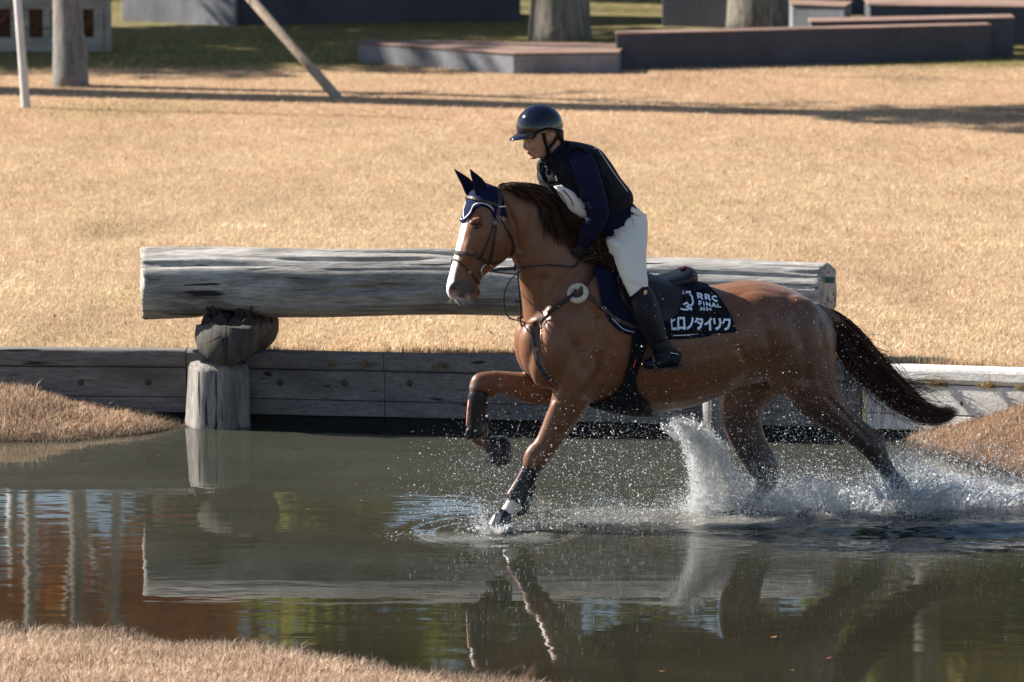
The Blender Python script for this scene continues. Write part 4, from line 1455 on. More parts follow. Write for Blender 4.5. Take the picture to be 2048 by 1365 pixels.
# ---- mane and tail of many fine locks
M_HAIR = attr_mat("dark_hair", rough=0.5, spec=0.25, fine=60, amt=0.3, bmp=0)
def locks(name, roots, paths, width, pal, seed, parent, npt=9):
    """roots: list of (point); paths: function giving control points for lock i"""
    r = np.random.default_rng(seed)
    V, F, Cc = [], [], []
    k = 0
    for i in range(len(roots)):
        ctrl = paths(i, r)
        q = catmull(ctrl, npt)
        w = width * r.uniform(0.6, 1.3)
        t = np.gradient(q, axis=0)
        t /= np.maximum(np.linalg.norm(t, axis=1)[:, None], 1e-6)
        sd = r.normal(0, 1, 3)
        s = np.cross(t, sd); s /= np.maximum(np.linalg.norm(s, axis=1)[:, None], 1e-6)
        taper = np.interp(np.linspace(0, 1, npt), [0, 0.15, 0.7, 1], [0.6, 1, 0.8, 0.08])[:, None]
        a, b = q - s * w * taper, q + s * w * taper
        V.append(np.stack([a, b], 1).reshape(-1, 3))
        j = np.arange(npt - 1) * 2 + k
        F.append(np.stack([j, j + 1, j + 3, j + 2], -1))
        k += npt * 2
        c = np.array(pal[r.integers(0, len(pal))]) * r.uniform(0.7, 1.3)
        Cc.append(np.tile(c, (npt * 2, 1)))
    me = mesh_np(name, np.concatenate(V), np.concatenate(F))
    set_col(me, np.clip(np.concatenate(Cc), 0.002, 1))
    o = link(name, me, M_HAIR, parent)
    o['kind'] = 'stuff'
    return o
HAIRS = [(0.060, 0.025, 0.015), (0.038, 0.016, 0.011), (0.020, 0.010, 0.008), (0.13, 0.055, 0.028)]
crest = catmull([(992, 369), (1015, 366), (1040, 370), (1070, 385), (1100, 408), (1130, 440), (1160, 475), (1190, 508)], 60)
crest3 = [P(a, b_, 0.0) for a, b_ in crest]
nm = 5200
rm = np.random.default_rng(91)
mi = rm.uniform(0, 59, nm)
def mane_path(i, r):
    s = mi[i]
    a = int(min(s, 58)); f = s - a
    p = crest3[a].lerp(crest3[a + 1], f)
    t = s / 59
    side = r.uniform(0.004, 0.035)
    L = r.uniform(0.14, 0.30) * (0.75 + 0.6 * math.sin(math.pi * min(t * 1.1, 1)))
    up = 0.012 + 0.022 * r.uniform(0.0, 1.2)
    # blown up and back from the crest, falling over on the near side
    back = -FWD * (0.62 + 0.3 * r.uniform()) * L
    dn = -L * (0.25 + 0.55 * t + r.uniform(-0.1, 0.2))
    p0 = p + LAT * r.uniform(-0.02, side) - UPV * 0.035
    lt = r.uniform(0.0, 0.085) * (0.6 + t)
    p1 = p0 + back * 0.25 + UPV * up + LAT * lt * 0.5
    p2 = p0 + back * 0.62 + UPV * (up + dn * 0.35) + LAT * (lt + 0.01)
    p3 = p0 + back * (1.0 + 0.1 * r.normal()) + UPV * (up * 0.4 + dn) + LAT * (lt * 1.1 + 0.02 * r.normal())
    return [tuple(p0), tuple(p1), tuple(p2), tuple(p3)]
locks("mane", range(nm), mane_path, 0.0021, HAIRS, 92, horse)
# mane falling along the neck towards the rider's hands
nm2 = 2600
s2 = rm.uniform(0.40, 1.0, nm2)
def mane2(i, r):
    s = s2[i] * 59
    a = int(min(s, 58)); p = crest3[a].lerp(crest3[a + 1], s - a)
    L = r.uniform(0.10, 0.24)
    p0 = p - UPV * 0.015 + LAT * r.uniform(0, 0.03)
    p1 = p0 + LAT * 0.045 - FWD * 0.02 - UPV * L * 0.35
    p2 = p0 + LAT * (0.075 + 0.01 * r.normal()) - FWD * (0.05 + 0.03 * r.normal()) - UPV * L
    return [tuple(p0), tuple(p1), tuple(p2)]
locks("mane", range(nm2), mane2, 0.0021, HAIRS, 93, horse, npt=7)
# strands at the withers, streaming back under the rider's hands
def mane3(i, r):
    p0 = P(1168 + r.uniform(-14, 22), 510 + r.uniform(-10, 14), r.uniform(0.0, 0.12))
    L = r.uniform(0.10, 0.20)
    p1 = p0 - FWD * L * 0.45 + UPV * 0.01
    p2 = p0 - FWD * L + UPV * r.uniform(-0.04, 0.03) + LAT * r.normal() * 0.01
    return [tuple(p0), tuple(p1), tuple(p2)]
locks("mane", range(900), mane3, 0.002, HAIRS, 94, horse, npt=7)
# tail
TP = catmull([(1634, 618, 12), (1662, 640, 26), (1690, 672, 38), (1714, 706, 42), (1744, 738, 40), (1775, 768, 34), (1806, 797, 28), (1840, 822, 23), (1872, 833, 18), (1898, 827, 10), (1908, 812, 5)], 40)
def tail_path(i, r):
    start = r.uniform(0, 0.30)
    end = 0.40 + 0.60 * r.uniform() ** 0.8
    end = max(end, start + 0.3)
    u = r.normal(0, 0.45); u = max(-1.0, min(1.0, u))
    v = r.normal(0, 0.5); fl = r.normal(0, 9)
    stray = 1.0 + (0.9 * r.uniform() if r.uniform() < 0.10 else 0)
    out = []
    for k in range(7):
        s = (start + (end - start) * k / 6) * 39
        a = int(min(s, 38)); q = TP[a] * (1 - (s - a)) + TP[a + 1] * (s - a)
        a2 = min(a + 1, 38)
        tx, ty = TP[a2 + 1][0] - TP[a2 - 1][0], TP[a2 + 1][1] - TP[a2 - 1][1]
        ln = math.hypot(tx, ty)
        nx, ny = -ty / ln, tx / ln
        w = 0.76 * q[2] * (u * (stray if k > 2 else 1) + 0.10 * math.sin(k * 1.3 + i)) + (fl * (s / 39) ** 3)
        p = P(q[0] + nx * w, q[1] + ny * w, 0.045 * v * min(1, k / 2 + 0.2))
        out.append(tuple(p))
    return out
locks("tail", range(8000), tail_path, 0.0016, [(0.055, 0.021, 0.012), (0.026, 0.012, 0.009), (0.11, 0.040, 0.018)], 95, horse, npt=12)
def tail_fly(i, r):
    x0, y0 = 1665 + r.uniform(0, 110), 640 + r.uniform(0, 150)
    s = r.uniform(0.15, 0.6) * 39
    a = int(s); q = TP[a]
    under = r.uniform() < 0.6
    p0 = P(q[0] - 10, q[1] + 15, r.normal() * 0.03)
    if under:
        p2 = P(q[0] + r.uniform(-30, 25), q[1] + r.uniform(60, 130), r.normal() * 0.05)
        p1 = p0.lerp(p2, 0.5) + FWD * r.uniform(-0.02, 0.05)
    else:
        q2 = TP[36]
        p0 = P(1770 + r.uniform(-20, 40), 775 + r.uniform(-20, 30), r.normal() * 0.03)
        p2 = P(q2[0] + r.uniform(-60, 25), q2[1] - r.uniform(0, 75), r.normal() * 0.05)
        p1 = p0.lerp(p2, 0.5) + UPV * r.uniform(-0.03, 0.06)
    return [tuple(p0), tuple(p1), tuple(p2)]
locks("tail", range(260), tail_fly, 0.0013, [(0.05, 0.018, 0.01), (0.10, 0.04, 0.02)], 96, horse, npt=9)
# whiskers
def whisk(i, r):
    a, b_ = r.choice([0, 1]), 0
    p0, nr = skin(905 + r.uniform(-6, 34), 596 + r.uniform(-3, 4), 0.0)
    d = Vector((r.uniform(-0.5, 0.9), -0.3, r.uniform(-1.0, -0.2))).normalized()
    L = r.uniform(0.02, 0.065)
    return [tuple(p0), tuple(p0 + d * L * 0.5), tuple(p0 + d * L + Vector((L * 0.3, 0, 0)))]
o = locks("whiskers", range(90), whisk, 0.0006, [(0.5, 0.45, 0.38)], 97, horse, npt=4)

# ================================================================== TACK
M_LEATHER = simple("dark_brown_leather", (0.032, 0.017, 0.015), rough=0.4, spec=0.4, spread=0.3, scale=40)
M_BLACKL = simple("black_leather", (0.016, 0.015, 0.018), rough=0.35, spec=0.5, spread=0.3, scale=40)
M_SADDLE = simple("saddle_leather", (0.020, 0.012, 0.013), rough=0.38, spec=0.35, spread=0.35, scale=25)
M_NAVY = simple("navy_cloth", (0.007, 0.009, 0.032), rough=0.9, spread=0.3, scale=120, bmp=0.5, spec=0.2)
M_NAVYK = simple("navy_knit", (0.010, 0.014, 0.055), rough=0.95, spread=0.55, scale=130, bmp=1.0, spec=0.2, bd=0.006)
M_BLACKC = simple("black_cloth", (0.006, 0.006, 0.010), spec=0.2, rough=0.85, spread=0.3, scale=90)
M_WHITE = simple("white_print", (0.74, 0.82, 0.98), rough=0.7, spread=0.05, bmp=0)
M_CORD = simple("white_cord", (0.70, 0.72, 0.78), rough=0.6, spread=0.1, scale=200)
M_STEEL = simple("bright_steel", (0.62, 0.62, 0.62), rough=0.18, metal=1.0, bmp=0)
M_WOOL = simple("cream_sheepskin", (0.68, 0.62, 0.46), rough=1.0, spread=0.2, scale=140, bmp=1.0, sheen=0.4, bd=0.006)
M_PLAST = simple("black_boot_shell", (0.007, 0.008, 0.012), rough=0.34, spec=0.3, spread=0.3, scale=20)
M_RED = simple("red_trim", (0.45, 0.05, 0.035), rough=0.5)

def in_poly(x, y, poly):
    p = np.array(poly, dtype=float)
    inside = np.zeros(len(x), dtype=bool)
    j = len(p) - 1
    for i in range(len(p)):
        c = ((p[i, 1] > y) != (p[j, 1] > y)) & (x < (p[j, 0] - p[i, 0]) * (y - p[i, 1]) / (p[j, 1] - p[i, 1] + 1e-12) + p[i, 0])
        inside ^= c
        j = i
    return inside

B_F = np.array([p.vertices[:] if len(p.vertices) == 4 else tuple(p.vertices) + (p.vertices[-1],) for p in horse_me.polygons], dtype=np.int64)
B_N = no_of(horse_me)
def rel_px(C, l, lv, k):
    return to_px(C - np.outer(l * k, np.array(lv)))
def signed_poly(x, y, poly):
    """negative inside the outline, in pixels"""
    p = list(poly) + [poly[0]]
    d = pl_dist(x, y, p)
    return np.where(in_poly(x, y, poly), -d, d)
def shell(name, poly, ref_lat, lv, lats, off, mat, parent, side=None, extra=None, thick=0.004, flare=0.0, both=True):
    """cloth lying on the horse: its skin inside an outline traced at lateral distance ref_lat, lifted by off"""
    lx, ly = to_px(C - np.outer(lats - np.sign(lats + 1e-9) * 0, np.array(lv)))
    # bring every point to the lateral distance the outline was traced at
    s = to_px(C - np.outer(lats, np.array(lv)) + np.outer(np.minimum(np.abs(lats) * 1.0, 9) * 1.0, np.array(lv)))
    sx, sy = s
    sd = signed_poly(sx, sy, poly)
    ok = sd < 2.2
    if extra is not None:
        ok &= extra
    if side is not None:
        ok &= (lats * side > 0)
    fm = ok[B_F].all(axis=1)
    F = B_F[fm]
    used = np.unique(F)
    mp = -np.ones(len(C), dtype=np.int64); mp[used] = np.arange(len(used))
    V = C[used].copy()
    nr = B_N[used]
    # pull vertices just outside the outline back onto it for a clean edge
    e = 0.6
    d = sd[used]
    gx = (signed_poly(sx[used] + e, sy[used], poly) - d) / e
    gy = (signed_poly(sx[used], sy[used] + e, poly) - d) / e
    g = np.hypot(gx, gy) + 1e-6
    pull = np.where((d > -2.4), d + 0.0, 0) / PXM
    fw = np.array(lv.cross(UPV)); fw = fw if fw[0] > 0 else -fw
    V -= (fw[None, :] * (gx / g * pull)[:, None] - np.array([0, 0, 1.0])[None, :] * (gy / g * pull)[:, None])
    V += nr * off
    me = bpy.data.meshes.new(name)
    me.from_pydata(V.tolist(), [], mp[F].tolist())
    o = link(name, me, mat, parent)
    so = o.modifiers.new("thick", 'SOLIDIFY'); so.thickness = thick; so.offset = 1
    return o

def strap(pts, width, mat, name, parent, thick=0.004, off=0.003, n=None, both=None, lv=None, org=None):
    """leather strap along photograph points on the horse's skin; both -> a copy mirrored to the other side"""
    rows = catmull([(a, b_) for a, b_ in pts], n or max(6, len(pts) * 5))
    P3, NN = [], []
    for a, b_ in rows:
        p, nr = skin(a, b_, off)
        P3.append(p); NN.append(nr)
    g = Geo(); g.ribbon(P3, NN, width, thick)
    o = g.build(name, mat, parent, smooth=False)
    if both:
        g = Geo(); g.ribbon([mirror(p, lv, org) for p in P3], [mirror(x, lv, Vector((0, 0, 0))) for x in NN], width, thick)
        g.build(name, mat, parent, smooth=False)
    return P3, NN
def ring(c, nrm, rx, ry, rt, mat, name, parent, n=28, up=UPV, m_=8):
    nrm = nrm.normalized()
    a = (up - nrm * up.dot(nrm)).normalized(); b = nrm.cross(a)
    g = Geo()
    vs = []
    for i in range(n):
        t = 2 * math.pi * i / n
        d = (b * rx * math.cos(t) + a * ry * math.sin(t))
        cc_ = c + d
        dn = d.normalized()
        for k in range(m_):
            u = 2 * math.pi * k / m_
            vs.append(cc_ + dn * rt * math.cos(u) + nrm * rt * math.sin(u))
    g.add(vs, [(i * m_ + k, ((i + 1) % n) * m_ + k, ((i + 1) % n) * m_ + (k + 1) % m_, i * m_ + (k + 1) % m_) for i in range(n) for k in range(m_)])
    return g.build(name, mat, parent)

# ---- ear bonnet
bonnet = empty("ear_bonnet", H(960, 390, 0), "navy knitted ear bonnet with white piping on the horse's head", "ear bonnet")
hx, hy = to_px(C - np.outer((C - POLLn) @ HLn, HLn))
low = np.interp(hx, [900, 928, 934, 942, 950, 960, 968, 974, 990, 1000], [441, 441, 436, 418, 411, 412, 420, 432, 432, 432])
low = np.where(hx < 958, np.minimum(low, 441 - np.clip(np.abs((C - POLLn) @ HLn) - 0.018, 0, 1) * 560), low)
low = np.where(hx < 958, np.maximum(low, 408), low)
ok = (hy < low) & (hx < 988 + 0.15 * (hy - 380)) & (C[:, 2] > 1.55) & (hx > 900)
fm = ok[B_F].all(axis=1)
F = B_F[fm]; used = np.unique(F); mp = -np.ones(len(C), dtype=np.int64); mp[used] = np.arange(len(used))
me = bpy.data.meshes.new("cap")
me.from_pydata((C[used] + B_N[used] * 0.0035).tolist(), [], mp[F].tolist())
o = link("cap", me, M_NAVYK, bonnet)
so = o.modifiers.new("t", 'SOLIDIFY'); so.thickness = 0.005; so.offset = 1
edge = [(922, 434), (926, 440), (935, 434), (943, 424), (948, 412), (958, 407), (972, 409), (984, 418), (988, 432)]
for dy, mt, rd in ((0, M_CORD, 0.0042), (5, M_NAVYK, 0.0065), (-4.5, M_NAVYK, 0.004)):
    pts = []
    for a, b_ in catmull(edge, 40):
        p, nr = skin(a, b_ + dy * 0.9, 0.006)
        pts.append(p)
    g = Geo(); g.tube(pts, rd, 7)
    g.build("piping" if mt is M_CORD else "hem", mt, bonnet)
    g = Geo(); g.tube([mirror(p, HL, POLL) for p in pts if (p - POLL).dot(HL) > 0.0], rd, 7)
    g.build("piping" if mt is M_CORD else "hem", mt, bonnet)
# oval badge on the forehead
p, nr = skin(929, 417, 0.007)
g = Geo(); a_ = UPV - nr * UPV.dot(nr); a_.normalize(); b__ = nr.cross(a_)
g.loft([p, p + nr * 0.004, p + nr * 0.005], [a_ * 0.015, a_ * 0.015, a_ * 0.010], [b__ * 0.02, b__ * 0.02, b__ * 0.014], 20)
g.build("badge", simple("badge_cream", (0.55, 0.42, 0.42), rough=0.5, spread=0.5, scale=300), bonnet)
# ears in their covers: cupped leaf shapes
def ear(base, mid, tip, lat0, lat1, wb):
    g = Geo()
    rows = catmull([(base[0], base[1], wb, 0.030), ((base[0] + mid[0]) / 2, (base[1] + mid[1]) / 2, wb * 1.05, 0.026), (mid[0], mid[1], wb * 0.86, 0.02), ((mid[0] + tip[0]) / 2, (mid[1] + tip[1]) / 2, wb * 0.5, 0.012), (tip[0], tip[1], 0.8, 0.002)], 16)
    pts = [H(r_[0], r_[1], lat0 + (lat1 - lat0) * i / 15) for i, r_ in enumerate(rows)]
    vs = []; n = 20
    face = (HL.cross(UPV)); face = face if face.x < 0 else -face
    for i, (p, r_) in enumerate(zip(pts, rows)):
        t = (pts[min(i + 1, 15)] - pts[max(i - 1, 0)]).normalized()
        b = (HL * 0.75 + face * 0.55); b = (b - t * b.dot(t)).normalized()
        a = t.cross(b)
        for k in range(n):
            u = 2 * math.pi * k / n
            x, y = math.cos(u), math.sin(u)
            if y > 0: y *= 0.25 - 0.9 * (1 - x * x) * math.sin(math.pi * min(i / 15 + 0.1, 1))     # hollow inner side
            vs.append(p + a * x * r_[2] / PXM + b * y * r_[3])
    g.add(vs, [(i * n + k, i * n + (k + 1) % n, (i + 1) * n + (k + 1) % n, (i + 1) * n + k) for i in range(15) for k in range(n)] + [tuple(range(15 * n, 16 * n)), tuple(reversed(range(n)))])
    return g.build("ear_cover", M_NAVY, bonnet)
ear((969, 396), (957, 366), (940, 339), 0.055, 0.055, 13.5)
ear((950, 394), (933, 366), (909, 339), -0.055, -0.06, 12.5)

# ---- bridle
bridle = empty("bridle", H(985, 480, 0), "dark brown leather bridle with loose ring bit and reins on the horse's head", "bridle")
KW = dict(both=True, lv=HL, org=POLL)
strap([(990, 367), (995, 380), (998, 396), (997, 410), (995, 424), (994, 432)], 0.024, M_LEATHER, "crownpiece", bridle, off=0.010, **KW)
strap([(994, 430), (992, 450), (989, 475), (984, 503), (980, 522), (977, 530)], 0.015, M_LEATHER, "cheek_strap", bridle, **KW)
strap([(988, 440), (984, 460), (976, 482), (968, 500), (963, 512)], 0.010, M_LEATHER, "noseband_strap", bridle, **KW)
strap([(1003, 437), (1010, 452), (1021, 474), (1027, 492), (1026, 506), (1018, 517)], 0.011, M_BLACKL, "throatlatch", bridle, off=0.005, **KW)
# bands going round the face: traced on the near side, completed over the nose on the far side
def band(pts, width, mat, name, lift=0.004, thick=0.007):
    rows = catmull(pts, 24)
    P3, NN = [], []
    for a, b_ in rows:
        p, nr = skin(a, b_, lift)
        P3.append(p); NN.append(nr)
    q = [(p, x) for p, x in zip(P3, NN) if (p - POLL).dot(HL) > 0.004]
    far = [(mirror(p, HL, POLL), mirror(x, HL, Vector((0, 0, 0)))) for p, x in q]
    seq = far[::-1] + q if (q[0][0] - POLL).dot(HL) < (q[-1][0] - POLL).dot(HL) else q + far[::-1]
    g = Geo(); g.ribbon([s[0] for s in seq], [s[1] for s in seq], width, thick)
    g.build(name, mat, bridle, smooth=False)
band([(931, 397), (940, 396), (952, 399), (970, 404), (984, 409), (994, 412)], 0.018, M_LEATHER, "browband", 0.011)
band([(905, 507), (915, 506), (928, 507), (942, 510), (956, 514), (968, 521), (976, 527)], 0.020, M_LEATHER, "noseband", 0.004, 0.009)
band([(903, 512), (910, 518), (920, 526), (932, 537), (943, 548), (952, 559), (958, 568)], 0.010, M_LEATHER, "flash_strap", 0.004, 0.005)
strap([(976, 524), (985, 527), (996, 525), (1005, 522)], 0.014, M_LEATHER, "noseband_strap", bridle, **KW)
pb, nb = skin(971, 540, 0.012)
ring(pb, (HL * 0.9 + nb * 0.2), 0.036, 0.036, 0.0038, M_STEEL, "bit_ring", bridle)
ring(mirror(pb, HL, POLL), HL, 0.036, 0.036, 0.0038, M_STEEL, "bit_ring", bridle)
for a, b_, rr0 in ((995, 433, 0.010), (988, 446, 0.008), (1004, 439, 0.008), (938, 545, 0.007)):
    p, nr = skin(a, b_, 0.008)
    ring(p, nr, rr0, rr0 * 1.2, 0.0016, M_STEEL, "buckle", bridle, n=14, m_=5)
p, nr = skin(996, 412.5, 0.020)
g = Geo(); g.ribbon([p - UPV * 0.006 - FWD * -0.010, p + FWD * -0.010 - UPV * 0.006 + Vector((0.02, 0, 0.001))], [nr, nr], 0.008, 0.002)
g.build("buckle_plate", M_CORD, bridle)
# reins: near rein and the far one, both to the rider's hands
HAND = P(1163, 517, 0.10)
r1 = [pb + Vector((0.03, 0, 0)), P(1000, 539, 0.085), P(1018, 538, 0.09), P(1032, 537, 0.10)]
g = Geo(); g.tube(r1, [0.007, 0.008, 0.009, 0.009], 8, smooth=14); g.build("rein_grip", M_BLACKL, bridle)
g = Geo(); g.tube([P(1030, 537, 0.10), P(1055, 534, 0.13), P(1090, 531, 0.15), P(1125, 532, 0.15), P(1148, 534, 0.13), HAND], 0.0042, 6, smooth=30); g.build("rein", M_BLACKL, bridle)
g = Geo(); g.ellipsoid(P(1030, 536, 0.10), (0.008, 0, 0), (0, 0.012, 0), (0, 0, 0.020), 12, 8); g.build("rein_stop", M_BLACKL, bridle)
HANDF = P(1163, 519, -0.09)
g = Geo(); g.tube([mirror(pb, HL, POLL), P(1020, 548, -0.12), P(1060, 545, -0.14), P(1120, 535, -0.13), HANDF], 0.0042, 6, smooth=30); g.build("rein", M_BLACKL, bridle)
# slack loop hanging from the rein to the breastplate
g = Geo(); g.tube([P(1052, 535, 0.12), P(1036, 546, 0.13), P(1020, 562, 0.13), P(1010, 583, 0.12), P(1008, 605, 0.11), P(1012, 626, 0.10), P(1020, 637, 0.09), P(1034, 641, 0.07), P(1048, 645, 0.05), P(1060, 650, 0.05)], 0.0040, 6, smooth=50); g.build("rein_loop", M_BLACKL, bridle)
g = Geo(); g.tube([P(1035, 548, 0.09), P(1038, 575, 0.09), P(1040, 605, 0.08), P(1041, 632, 0.07), P(1043, 652, 0.06), P(1050, 648, 0.06)], 0.0045, 6, smooth=30); g.build("martingale_strap", M_BLACKL, bridle)
ring(P(1020, 637, 0.09), LAT, 0.008, 0.007, 0.002, M_STEEL, "buckle", bridle, n=12, m_=5)

# ---- breastplate
bp = empty("breastplate", P(1070, 650, 0), "brown breastplate with cream sheepskin pad across the horse's shoulder", "breastplate")
KB = dict(both=True, lv=LAT, org=ORG)
strap([(1064, 652), (1085, 637), (1105, 620), (1128, 603), (1146, 591)], 0.022, M_LEATHER, "chest_strap", bp, off=0.006, **KB)
strap([(1166, 580), (1178, 562), (1190, 545), (1202, 532)], 0.024, M_LEATHER, "neck_strap", bp, off=0.006, **KB)
strap([(1168, 588), (1184, 598), (1200, 612), (1216, 627), (1234, 640), (1256, 650), (1276, 655)], 0.022, M_LEATHER, "girth_strap", bp, off=0.022, **KB)
strap([(1062, 654), (1066, 675), (1070, 700), (1075, 725), (1086, 746), (1098, 762), (1106, 770)], 0.022, M_BLACKL, "centre_strap", bp, off=0.006)
p, nr = skin(1157, 588, 0.010)
ring(p, nr, 0.050, 0.040, 0.017, M_WOOL, "sheepskin_pad", bp, n=30, m_=10)
p2, nr2 = skin(1150, 584, 0.022)
ring(p2, nr2, 0.014, 0.013, 0.0025, M_STEEL, "ring", bp, n=18, m_=6)
ring(mirror(p, LAT, ORG), mirror(nr, LAT, Vector((0, 0, 0))), 0.050, 0.040, 0.017, M_WOOL, "sheepskin_pad", bp, n=30, m_=10)
strap([(1146, 590), (1157, 588), (1168, 587)], 0.02, M_LEATHER, "chest_strap", bp, off=0.028)
strap([(1160, 590), (1164, 584), (1168, 577)], 0.02, M_LEATHER, "neck_strap", bp, off=0.030)
for a, b_, of in ((1232, 641, 0.03), (1204, 615, 0.03), (1218, 524, 0.05)):
    p, nr = skin(a, b_, of)
    g = Geo()
    ring(p, nr, 0.014, 0.011, 0.0018, M_STEEL, "buckle", bp, n=4, m_=5)
ring(P(1062, 651, 0.06), LAT, 0.016, 0.013, 0.003, M_STEEL, "ring", bp, n=16, m_=6)
p, nr = skin(1102, 767, 0.013); g = Geo(); g.ribbon([skin(1094, 759, 0.012)[0], p, skin(1107, 771, 0.012)[0]], [nr] * 3, 0.008, 0.002); g.build("red_tab", M_RED, bp)

# ---- saddle pad and race cloth
lats = (C - ORGn) @ LATn
pad = empty("saddle_pad", P(1300, 600, 0), "navy saddle pad with white piping under the saddle", "saddle pad")
pad_poly = [(1185, 505), (1190, 540), (1194, 560), (1201, 600), (1217, 641), (1240, 663), (1265, 672), (1301, 678), (1345, 680), (1398, 676), (1421, 672), (1428, 640), (1420, 590), (1400, 560), (1380, 505)]
body_only = (C[:, 2] > 0.8)
shell("pad_cloth", pad_poly, 0.25, LAT, lats, 0.012, M_NAVY, pad, extra=body_only, thick=0.008)
strap([(1187, 522), (1192, 548), (1196, 566), (1203, 598), (1219, 639), (1241, 661), (1266, 670)], 0.014, M_NAVY, "hem", pad, off=0.020)
strap([(1222, 637), (1243, 657), (1266, 665)], 0.004, M_CORD, "piping", pad, off=0.021, thick=0.003)
strap([(1343, 672), (1370, 671), (1395, 668), (1418, 667)], 0.005, M_CORD, "piping", pad, off=0.021, thick=0.003)
# raised padded tongue behind the cantle
torso_part_g = Geo()
torso_part(torso_part_g, [(1330, 566, 1330, 584, 0.15, 0), (1365, 563, 1365, 580, 0.15, 0), (1395, 565, 1395, 579, 0.14, 0), (1411, 572, 1410, 578, 0.09, 0)], num=10, power=0.9)
torso_part_g.build("pad_end", M_NAVY, pad)
cloth = empty("race_cloth", P(1400, 620, 0), "black race cloth printed in pale blue with event name, logo and katakana", "number cloth")
cloth_poly = [(1300, 560), (1345, 585), (1387, 578), (1413, 577), (1434, 597), (1454, 625), (1464, 645), (1471, 665), (1430, 668), (1380, 669), (1345, 670), (1300, 672)]
shell("cloth_panel", cloth_poly, 0.25, LAT, lats, 0.024, M_BLACKC, cloth, extra=body_only, thick=0.003)
# print: strokes laid on the cloth
dgx = bpy.context.evaluated_depsgraph_get()
def print_stroke(g, pts, w, off=0.0295, n=None, z1=None):
    rows = []
    for (a, b_), (c_, d_) in zip(pts[:-1], pts[1:]):
        L = math.hypot(c_ - a, d_ - b_)
        k = max(2, int(L / 3) + 1)
        for i in range(k):
            rows.append((a + (c_ - a) * i / k, b_ + (d_ - b_) * i / k))
    rows.append(pts[-1])
    vs = []
    for i, (a, b_) in enumerate(rows):
        a0, b0 = rows[max(i - 1, 0)]; a1, b1 = rows[min(i + 1, len(rows) - 1)]
        tx, ty = a1 - a0, b1 - b0
        ln = math.hypot(tx, ty) or 1
        nx, ny = -ty / ln * w / 2, tx / ln * w / 2
        for s in (-1, 1):
            p, nr = skin(a + nx * s, b_ + ny * s, off)
            vs.append(p)
    g.add(vs, [(2 * i, 2 * i + 1, 2 * i + 3, 2 * i + 2) for i in range(len(rows) - 1)])
Z8 = 1755 / 180.0
def z8(pts):
    return [(1320 + a / Z8, 560 + b_ / Z8) for a, b_ in pts]
def arc(cx, cy, rx, ry, a0, a1, n=8):
    return [(cx + rx * math.cos(R(a0 + (a1 - a0) * i / n)), cy + ry * math.sin(R(a0 + (a1 - a0) * i / n))) for i in range(n + 1)]
def glyph(o, ux, uy, ch):
    """capital letters from strokes; o top left, ux/uy unit width and height vectors in zoomed pixels"""
    T = lambda pts: [(o[0] + ux[0] * a + uy[0] * b_, o[1] + ux[1] * a + uy[1] * b_) for a, b_ in pts]
    S = {
        'R': [[(0.1, 1.0), (0.1, 0.08), (0.6, 0.08), (0.82, 0.16), (0.86, 0.3), (0.8, 0.46), (0.6, 0.54), (0.1, 0.54)], [(0.5, 0.54), (0.9, 1.0)]],
        'C': [arc(0.5, 0.5, 0.42, 0.42, -40, -320, 14)],
        'F': [[(0.1, 1.0), (0.1, 0.08), (0.9, 0.08)], [(0.1, 0.52), (0.75, 0.52)]],
        'I': [[(0.5, 0), (0.5, 1)]],
        'N': [[(0.1, 1.0), (0.1, 0.0)], [(0.1, 0.06), (0.9, 0.94)], [(0.9, 1.0), (0.9, 0.0)]],
        'A': [[(0.03, 1.0), (0.5, 0.02)], [(0.5, 0.02), (0.97, 1.0)], [(0.2, 0.68), (0.8, 0.68)]],
        'L': [[(0.1, 0.0), (0.1, 0.92), (0.9, 0.92)]],
        '2': [[(0.1, 0.3)] + arc(0.5, 0.3, 0.36, 0.24, 190, 370, 8) + [(0.7, 0.55), (0.12, 0.93), (0.92, 0.93)]],
        '0': [arc(0.5, 0.5, 0.38, 0.43, 0, 360, 16)],
        '4': [[(0.72, 1.0), (0.72, 0.04), (0.08, 0.7), (0.98, 0.7)]],
    }
    return [z8(T(s)) for s in S[ch]]
def word(txt, boxes, w, name):
    g = Geo()
    for ch, (x0, y0, x1, y1, hh, sk) in zip(txt, boxes):
        for s in glyph((x0, y0), (x1 - x0, y1 - y0), (sk, hh), ch):
            print_stroke(g, s, 1.12 * w / Z8)
    return g.build(name, M_WHITE, cloth, smooth=False, fix=False)
o = word("RRC", [(685, 332, 800, 350, 108, 22), (835, 352, 950, 372, 108, 22), (985, 380, 1105, 398, 100, 20)], 27, "print_line")
o['label'] = "large pale blue letters RRC"
o = word("FINAL", [(712, 478, 790, 486, 76, 14), (790, 488, 850, 494, 76, 12), (862, 496, 950, 506, 76, 14), (965, 508, 1066, 518, 76, 10), (1085, 522, 1160, 528, 66, 10)], 19, "print_line")
o['label'] = "pale blue word FINAL"
o = word("2024", [(742, 592, 792, 594, 54, 0), (802, 594, 852, 597, 54, 0), (862, 597, 912, 600, 54, 0), (920, 600, 975, 603, 52, 0)], 14, "print_line")
o['label'] = "small pale blue year 2024"
g = Geo()
